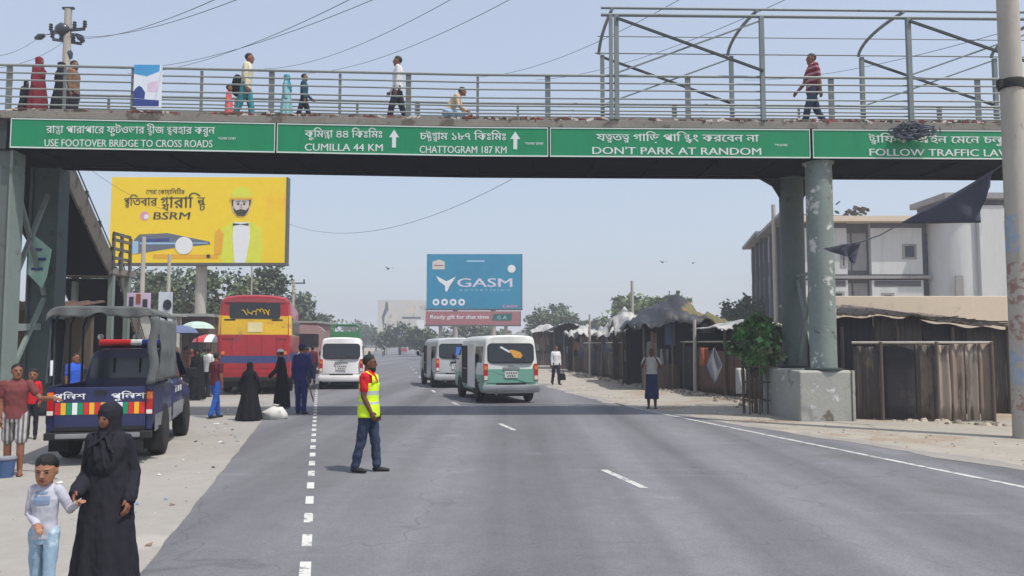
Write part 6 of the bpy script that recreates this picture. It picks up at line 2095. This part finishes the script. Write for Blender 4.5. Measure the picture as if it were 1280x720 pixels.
mb.build("canvas_flap", pk, smooth=70, solid=.014)
for q in (1, -1):
    mb = MB(); mb.box2((q * (PW - .36), .25, .95), (q * (PW - .12), 1.65, 1.0), PIN); mb.build("bench", pk)
mb = MB(); mb.tube([(-PW + .05, -.02, 1.30), (-PW + .05, -.02, 1.52)], .02, SW); mb.build("grab_handle", pk)

# ------------------------------------------------------------------ far vehicles
def truck(name, label, loc, rz, cabm, cargom, H=2.6, cat="truck"):
    r = empty(name, loc, rz, label=label, cat=cat)
    mb = MB(); mb.box2((-1.05, 0, .9), (1.05, 4.0, 1.02), TRIMB); mb.build("bed", r)
    for q in (1, -1):
        mb = MB(); mb.box2((q * 1.0, 0, 1.021), (q * 1.05, 4.0, H - .5), cargom); mb.build("bed_side", r)
    mb = MB(); mb.box2((-.998, 0, 1.021), (.998, .05, H - .5), cargom); mb.build("tailgate", r)
    mb = MB()
    for y in (.1, 2, 3.9): mb.tube([(-1.0, y, H - .5), (-.98, y, H - .1), (-.8, y, H), (.8, y, H), (.98, y, H - .1), (1.0, y, H - .5)], .05, cargom)
    mb.tube([(0, .1, H), (0, 3.9, H)], .04, cargom); mb.build("rail_frame", r)
    mb = MB(); mb.box2((-1.0, 4.1, .6), (1.0, 5.7, 2.5), cabm); mb.build("cab", r, bevel=.1)
    for q in (1, -1):
        for y in (.9, 4.9): wheel(r, q * .9, y, .45, .25, q)
    return r
GRNT = paint("truck_green", (52, 124, 74), var=.12)
p = rear_at(431, 58); truck("lorry", "green lorry with a rail frame, ahead of the white van", p, math.atan(.16), GRNT, GRNT, H=3.2)
BRN = paint("bus_brown", (150, 120, 116), var=.1)
def small_bus(px, Y, label, m, H=3.2):
    p = rear_at(px, Y); r = empty("coach", p, math.atan(.2), label=label, cat="bus")
    mb = MB(); section_body(mb, [(0, [(1.0, .5), (1.2, .6), (1.22, 1.6), (1.18, H - .3), (.9, H), (.05, H + .04)]), (8, [(1.0, .5), (1.2, .6), (1.22, 1.6), (1.18, H - .3), (.9, H), (.05, H + .04)])], m); mb.build("body", r, smooth=30)
    mb = MB(); mb.prism(rrect(1.9, .8, .1, cy=H - .9), .03, ((0, -.012, 0), (1, 0, 0), (0, 0, 1)), GLASS); mb.build("rear_window", r)
    mb = MB(); mb.box2((-1.15, -.06, .45), (1.15, .1, .7), TRIMB); mb.build("rear_bumper", r)
    for q in (1, -1):
        wheel(r, q * 1.05, 1.8, .45, .28, q); wheel(r, q * 1.05, 6.3, .45, .28, q)
small_bus(378, 48, "dusty brown bus parked beyond the red bus", BRN, H=2.9)

def rickshaw(px, Y, label, m, hood):
    p = rear_at(px, Y); r = empty("auto_rickshaw", p, math.atan(.15), label=label, cat="rickshaw")
    mb = MB(); section_body(mb, [(0, [(.5, .35), (.62, .45), (.62, 1.0), (.05, 1.05)]), (.9, [(.5, .35), (.62, .45), (.62, 1.0), (.05, 1.05)]), (1.6, [(.5, .35), (.58, .45), (.58, .6), (.05, .62)]), (2.4, [(.2, .45), (.25, .5), (.25, 1.0), (.05, 1.02)])], m); mb.build("body", r, smooth=30)
    mb = MB(); mb.loft([[Vector((x, y, z)) for x, z in ((-.62, 1.0), (-.6, 1.5), (-.45, 1.72), (.45, 1.72), (.6, 1.5), (.62, 1.0))] for y in (0, 1.9)], hood, closed=False); mb.build("hood", r, solid=.03, smooth=40)
    for x in (-.45, .45): wheel(r, x, .35, .22, .12, 1 if x > 0 else -1)
    wheel(r, 0, 2.25, .22, .12, 1)
rickshaw(505, 165, "far red auto rickshaw on the road by the low trees", BRED, BRED)
def motorbike(px, Y, label, shirt, helmet_m):
    p = rear_at(px, Y); r = empty("motorbike", p, math.atan(.15) + math.pi, label=label, cat="motorbike")
    wheel(r, 0, .3, .3, .1, 1); wheel(r, 0, 1.55, .3, .1, 1)
    mb = MB(); mb.loft([sring((0, .95, z), .13, rr, n=12) for z, rr in ((.4, .4), (.6, .55), (.8, .6), (.9, .3))], BRED); mb.tube([(0, 1.5, .3), (0, 1.3, 1.0), (-.32, 1.2, 1.05)], .03, TRIMB); mb.tube([(0, 1.3, 1.0), (.32, 1.2, 1.05)], .03, TRIMB); blob(mb, (0, 1.45, .92), (.1, .1, .1), WHTL, n=10); mb.build("frame", r, smooth=50)
    return r, p
mk, mp = motorbike(479, 118, "small oncoming motorbike alone on the far road", None, None)

# sack on the ground
SACK = mat("white_sack", (196, 194, 188), rough=.85, var=.12, scale=4, bump=.3, bscale=20)
c = Vector((A(343, 512, 19.0).x, 19.0, 0))
mb = MB()
rings = []
for z, r in ((.0, .20), (.04, .25), (.12, .26), (.20, .22), (.26, .14), (.30, .05), (.34, .08)):
    rings.append([Vector((q.x * (1.15), q.y, q.z)) + Vector((.06 * noise.noise(q * 8), .06 * noise.noise(q * 8 + Vector((4, 1, 2))), .05 * noise.noise(q * 7))) + c for q in sring((0, 0, z), r, r * .8, n=20)])
mb.loft(rings, SACK)
mb.build("sack", origin=c, smooth=60, label="full white sack on the ground between the women in black", cat="sack")
BKT = mat("bucket_blue", (64, 88, 128), rough=.5, var=.15)
c = G(7, 597)
bk = empty("bucket", c, label="blue tub with a pale rim on the ground at the left edge", cat="bucket")
mb = MB(); mb.lathe([(.085, 0), (.115, .26), (.105, .26), (.08, .02), (.01, .02)], BKT, n=20); mb.build("tub", bk, smooth=40)
mb = MB(); mb.lathe([(.117, .235), (.126, .25), (.122, .27), (.11, .262)], CL1, n=20); mb.build("rim", bk, smooth=40)
# ------------------------------------------------------------------ cloth materials and people
def cloth(name, rgb, var=.12, **k): return mat(name, rgb, rough=.9, var=var, scale=4, spec=.15, **k)
def striped(name, c1, c2, scale, axis='Z', sharp=.5):
    m = mat(name, c1, rough=.9, var=.1, spec=.15)
    nt = m.node_tree; n, l = nt.nodes, nt.links
    tc = n.new("ShaderNodeTexCoord"); w = n.new("ShaderNodeTexWave"); w.bands_direction = axis
    w.inputs['Scale'].default_value = scale; w.inputs['Distortion'].default_value = .2
    l.new(tc.outputs['Object'], w.inputs['Vector'])
    r = n.new("ShaderNodeValToRGB"); r.color_ramp.interpolation = 'CONSTANT'
    r.color_ramp.elements[0].color = (*lin(c1), 1); r.color_ramp.elements[1].position = sharp; r.color_ramp.elements[1].color = (*lin(c2), 1)
    l.new(w.outputs['Fac'], r.inputs['Fac']); l.new(r.outputs['Color'], n["Principled BSDF"].inputs['Base Color'])
    return m
BURQA = cloth("burqa_black", (40, 39, 46)); BURQB = cloth("robe_black", (28, 27, 32)); JEAN = cloth("dark_jeans", (52, 62, 84)); LJEAN = cloth("light_jeans", (142, 166, 186), spots=(186, 202, 214), spot_at=.56, spot_scale=5)
REDS = cloth("red_polo", (196, 36, 46)); HIVIS = mat("hivis_yellow", (206, 238, 36), rough=.7, var=.08, scale=4); REFL = mat("reflective_grey", (176, 184, 180), rough=.4, var=.08)
TEEW = cloth("boy_tee", (174, 175, 186)); MAROON = cloth("maroon_shirt", (112, 62, 62)); CHECK = striped("checked_cloth", (92, 92, 100), (170, 164, 158), 6, 'X')
NAVYU = cloth("police_navy", (40, 44, 92)); BLUET = cloth("blue_trousers", (44, 84, 160)); DKRED = cloth("dark_red_shirt", (92, 42, 50)); WSH = cloth("white_shirt", (208, 208, 208), var=.06)
GSH = cloth("grey_white_shirt", (176, 174, 168)); NLUN = cloth("navy_lungi", (44, 50, 84)); BLK = cloth("black_cloth", (30, 30, 34)); CRIM = cloth("crimson_robe", (112, 40, 52)); TEALC = cloth("teal_cloth", (60, 130, 142))
PTEAL = cloth("pale_teal_robe", (132, 176, 184)); DTEAL = cloth("dark_teal_shirt", (44, 76, 92)); CREAMS = cloth("cream_shirt", (206, 198, 170)); PINKC = cloth("pink_dress", (206, 108, 108)); BEIGEC = cloth("beige_shirt", (196, 174, 150))
PBLUE = cloth("pale_blue_cloth", (150, 180, 206)); DTR = cloth("dark_trousers", (42, 42, 52)); STRP = striped("maroon_striped_shirt", (118, 34, 48), (178, 132, 140), 2.1, 'Z', .72); BLUS = cloth("blue_shirt", (52, 90, 190)); BRNC = cloth("brown_cloth", (120, 92, 74)); GRNC = cloth("green_cloth", (70, 110, 84))

def at_feet(px, py): 
    p = G(px, py); p.z = 0.008; return p
def height(px, py, Y): return A(px, py, Y).z
def decal(ob, part_name, m, x0, x1, z0, z1, n=10, from_dir=1):
    """A flat print laid on the front of a body."""
    bv = BVHTree.FromPolygons([v.co for v in ob.data.vertices], [tuple(p.vertices) for p in ob.data.polygons])
    mb = MB(); rows = []
    for j in range(n + 1):
        row = []
        for i in range(n + 1):
            x, z = x0 + (x1 - x0) * i / n, z0 + (z1 - z0) * j / n
            h = bv.ray_cast(Vector((x, -1.5, z)), Vector((0, 1, 0)))
            row.append((h[0] + Vector((0, -.004, 0))) if h[0] else None)
        rows.append(row)
    for j in range(n):
        for i in range(n):
            q = [rows[j][i], rows[j][i + 1], rows[j + 1][i + 1], rows[j + 1][i]]
            if all(q): mb.add(q, [(0, 1, 2, 3)], m)
    return mb.build(part_name, ob, smooth=60)

# traffic warden in the middle of the road
p = at_feet(460, 591)
person("bearded man in red shirt and yellow-green reflective vest, standing on the road", p, 82, H=height(463, 444, p.y), top=REDS, bottom=JEAN, skin=SKIN2, sleeve='short',
       legL=(9, 4), legR=(-10, 3), armR=((.10, .02, -1), (-.02, -.50, -1)), armL=((.06, .02, -1), (0, -.40, -1)), vest=(HIVIS, REFL), beard=True, hair='bushy', voxel=.0075, folds=.013, head_pitch=2, head_yaw=4)
# mother and child in the left foreground
Yw = 5.50
p = Vector((A(135, 600, Yw).x, Yw, .008))
Hw = height(136, 505, Yw)
person("woman in full black robe and headscarf, holding a little boy's hand", p, 6, H=Hw, top=BURQA, robe=.94, scarf=BURQA, head_yaw=-16, head_pitch=8, voxel=.0070, folds=.010,
       armL=((.22, .12, -1), (.06, -.50, -.85)), armR=((.14, .0, -1), (-.02, -.80, -.52)))
Yb_ = 5.20
p = Vector((A(58, 600, Yb_).x, Yb_, .008))
PRINT = mat("tee_print", (120, 140, 164), rough=.9, var=.2)
def boyprint(ob, part, T, Hd, V):
    s_ = ob.data
    decal(ob, "shirt_print", PRINT, -.045, .035, .80, .815, 12)
    decal(ob, "shirt_print", PRINT, -.05, .05, .735, .785, 12)
boy = person("little boy in a pale grey long-sleeved shirt and light jeans, holding the woman's hand", p, 4, H=height(57, 570, Yb_), top=TEEW, bottom=LJEAN, skin=SKIN3, child=True, voxel=.0055, folds=.006, head_yaw=8, head_pitch=10,
       legL=(6, 2), legR=(-5, 4), armL=((.45, .20, -1), (.62, -.62, .42)), armR=((.14, .05, -1), (-.62, -.62, -.40)), prop_fn=boyprint)
# people on the left
p = at_feet(16, 594)
person("man in a maroon shirt with checked knee-length cloth, by the pickup's left side", p, 25, H=height(20, 455, p.y), top=MAROON, bottom=CHECK, legs='shorts', shoes=SANDAL, sleeve='short', legL=(10, 8), legR=(-6, 2), armL=((.7, -.3, -1), (.8, -.6, .0)), head_yaw=20, voxel=.009)
p = Vector((A(42, 470, 15).x, 15, .008)); person("child in a bright red shirt behind the man in maroon", p, 20, H=1.3, top=REDS, bottom=DTR, child=True, voxel=.011)
p = Vector((A(94, 450, 17.5).x, 17.5, .008)); person("person in a bright blue shirt seen through the pickup's open canopy", p, 70, H=1.56, top=BLUS, bottom=DTR, voxel=.011, sleeve='short')
p = at_feet(311, 526); person("woman in a wide black robe seen from behind, standing before the red bus", p, 175, H=height(310, 453, p.y), top=BURQB, robe=1.25, scarf=BURQB, voxel=.011, armL=((.5, 0, -1), (.2, -.1, -1)), armR=((.6, 0, -1), (.3, -.1, -1)))
p = at_feet(352, 511); person("person in a long black robe and white cap stepping sideways beside the sack", p, -100, H=height(350, 437, p.y), top=BURQB, robe=.85, scarf=None, cap=(WSH, False), voxel=.011, lean=6, armL=((.15, -.2, -1), (.1, -.7, -.7)))
p = at_feet(376, 518); pol = person("policeman in navy uniform with his back turned, holding a long baton", p, 168, H=height(376, 431, p.y), top=NAVYU, bottom=NAVYU, cap=(NAVYU, True), voxel=.010, legL=(3, 1), legR=(-3, 1), armL=((.15, .05, -1), (.05, -.3, -1)), armR=((.22, .0, -1), (.2, -.35, -1)))
a = A(383, 470, p.y - .1); b = A(392, 502, p.y - .25)
mb = MB(); mb.tube([a, b], .017, WOODD); mb.build("baton", origin=a, smooth=60, label="long thin baton held by the policeman in navy", cat="baton")
p = at_feet(269, 523); person("man in dark red shirt and bright blue trousers walking beside the bus", p, 150, H=height(272, 440, p.y), top=DKRED, bottom=BLUET, voxel=.010, legL=(16, 10), legR=(-12, 8), sleeve='short')
CG = "people gathered by the bus and market"
for px, Y, H, yaw, kw, lab in (
        (262, 27.0, 1.66, 160, dict(top=WSH, bottom=DTR), "man in a loose white shirt below the red and white umbrella"),
        (247, 25.5, 1.62, 20, dict(top=BLK, bottom=BLK, robe=True, scarf=BLK), "woman in black under the pale green umbrella"),
        (233, 27.5, 1.70, 150, dict(top=BRNC, bottom=DTR), "man in a brown shirt under the blue umbrella"),
        (221, 30.0, 1.66, 60, dict(top=DTEAL, bottom=DTR), "man in a dark teal shirt at the left end of the market crowd"),
        (255, 33.0, 1.62, 200, dict(top=GRNC, bottom=DTR), "man in green behind the man in loose white"),
        (240, 34.0, 1.60, 10, dict(top=CRIM, bottom=DTR), "person in crimson deep in the market crowd"),
        (384, 33.0, 1.66, 170, dict(top=NAVYU, bottom=DTR), "man in navy behind the policeman, close to the bus"),
        (391, 36.0, 1.70, 190, dict(top=DKRED, bottom=DTR), "man in dark red between the bus and the white van"),
        (371, 39.0, 1.64, 10, dict(top=BEIGEC, bottom=BRNC), "person in beige at the bus's far corner"),
        (380, 43.0, 1.66, 40, dict(top=BLK, bottom=DTR), "man in black just under the brown bus")):
    person(lab, (A(px, 431, Y).x, Y, .008), yaw, H=H, voxel=.014, group=CG, face=False if abs(yaw - 180) < 60 else True, legL=(8, 4), legR=(-8, 4), sleeve='long', **kw)
# people on the right
p = at_feet(815, 511); person("man in grey-white shirt and navy sarong with both hands at his face", p, -12, H=height(815, 436, p.y), top=GSH, bottom=NLUN, legs='lungi', shoes=SANDAL, voxel=.010, skin=SKIN2, sleeve='short', legL=(3, 2), legR=(-3, 2),
       armL=((.35, -.55, -.8), (-.5, -.35, 1.0)), armR=((.35, -.55, -.8), (-.45, -.35, 1.0)))
p = at_feet(695, 481); person("man in a white shirt and dark trousers walking by the fence with a black bag", p, 20, H=height(695, 432, p.y), top=WSH, bottom=DTR, voxel=.012, legL=(12, 6), legR=(-10, 6))
c = Vector((A(702, 470, p.y - .05).x, p.y - .05, A(702, 470, p.y).z))
hb_ = empty("handbag", c, label="black bag carried by the man in white by the fence", cat="bag")
mb = MB(); mb.loft([sring((0, 0, z), rx, .08, n=14) for z, rx in ((-.18, .15), (-.15, .19), (.05, .17), (.12, .13))], BLK); mb.build("bag_body", hb_, smooth=60)
mb = MB(); mb.tube([(-.1, 0, .1), (-.06, 0, .26), (.06, 0, .26), (.1, 0, .1)], .012, BLK); mb.build("handle", hb_)
# people on the bridge
def on_bridge(px, off):
    x = bx(px, 130, off); q = BW(x, off, 6.972); return q
BG = "people crossing the footbridge"
def bridge_person(px, head, off, yaw, label, **kw):
    q = on_bridge(px, off); H = A(px, head, q.y).z - 6.972
    kw.setdefault('voxel', .011)
    if kw.pop('bent', None): H = 1.62
    return person(label, q, yaw, H=H, group=BG, **kw)
bridge_person(48, 78, .8, 80, "woman in a crimson robe at the left end of the bridge", top=CRIM, robe=True, scarf=CRIM)
bridge_person(33, 108, 1.0, 60, "child in black beside the woman in crimson on the bridge", top=BLK, bottom=BLK, robe=1.2, scarf=BLK)
bridge_person(76, 84, .9, -60, "woman in a black robe near the bridge's left end", top=BLK, robe=1.1, scarf=BLK)
bridge_person(93, 82, 1.5, 90, "person in a dark brown shirt behind the woman in black on the bridge", top=BRNC, bottom=DTR)
man_c = bridge_person(308, 69, .9, 95, "man in cream shirt and teal trousers with a dark bag, on the bridge", top=CREAMS, bottom=TEALC, legL=(14, 8), legR=(-14, 8), lean=5)
q = on_bridge(299, .9)
mb = MB(); mb.loft([[v + Vector((q.x, q.y, 8.06)) for v in sring((0, 0, z), rx, .15, n=16)] for z, rx in ((-.28, .10), (-.24, .15), (.0, .16), (.16, .12), (.2, .06))], BLK); mb.build("backpack", origin=(q.x, q.y, 8.06), smooth=60, label="dark bag on the back of the bridge walker in cream", cat="backpack")
bridge_person(287, 110, .7, 80, "small child in a pink dress on the bridge", top=PINKC, bottom=PINKC, legs='lungi', child=True)
bridge_person(359, 96, .8, 95, "woman in a pale teal robe and teal headscarf on the bridge", top=PTEAL, robe=.9, scarf=TEALC)
bridge_person(381, 94, .9, 100, "boy in a dark teal shirt following the woman in pale teal on the bridge", top=DTEAL, bottom=DTR, legL=(18, 14), legR=(-16, 10), armL=((.1, -.2, -1), (.0, -.7, -.6)))
bridge_person(498, 70, .9, -85, "man in a white shirt and dark trousers walking at mid bridge", top=WSH, bottom=DTR, legL=(17, 8), legR=(-15, 10), armR=((.1, -.15, -1), (0, -.6, -.8)))
bridge_person(560, 110, .9, 85, "crouching person in beige and pale blue with a small pack, on the bridge", top=BEIGEC, bottom=PBLUE, bent=True, lean=34, legs='trousers', legL=(88, 132), legR=(76, 128), armL=((.1, -.35, -1), (0, -.8, -.6)), armR=((.1, -.2, -1), (0, -.8, -.5)))
bridge_person(1017, 65, .9, -88, "man in a maroon striped shirt and jeans walking below the canopy frame", top=STRP, bottom=JEAN, legL=(20, 8), legR=(-19, 12), armL=((.1, .2, -1), (0, .1, -1)), armR=((.1, -.35, -1), (0, -.7, -.8)), sleeve='short')
# motorcyclist
person("rider in a dark jacket and white helmet on the small far motorbike", mp + Vector((0, .7, .12)), math.degrees(math.atan(.15)), H=1.68, top=BLK, bottom=DTR, voxel=.016, legL=(60, 70), legR=(60, 70), armL=((.3, -.8, -.6), (.1, -1, 0)), armR=((.3, -.8, -.6), (.1, -1, 0)), cap=(WSH, False))
# ------------------------------------------------------------------ air: thin haze round the whole place
hz = bpy.data.materials.new("haze")
hz.use_nodes = True
nt = hz.node_tree
nt.nodes.remove(nt.nodes["Principled BSDF"])
pv = nt.nodes.new("ShaderNodeVolumePrincipled")
pv.inputs['Color'].default_value = (0.86, 0.91, 1.0, 1)
pv.inputs['Density'].default_value = 0.0017
pv.inputs['Anisotropy'].default_value = 0.3
nt.links.new(pv.outputs['Volume'], nt.nodes["Material Output"].inputs['Volume'])
mb = MB()
mb.box2((-950, -80, -1.0), (950, 1450, 19.0), hz)
hzo = mb.build("haze", kind='stuff')
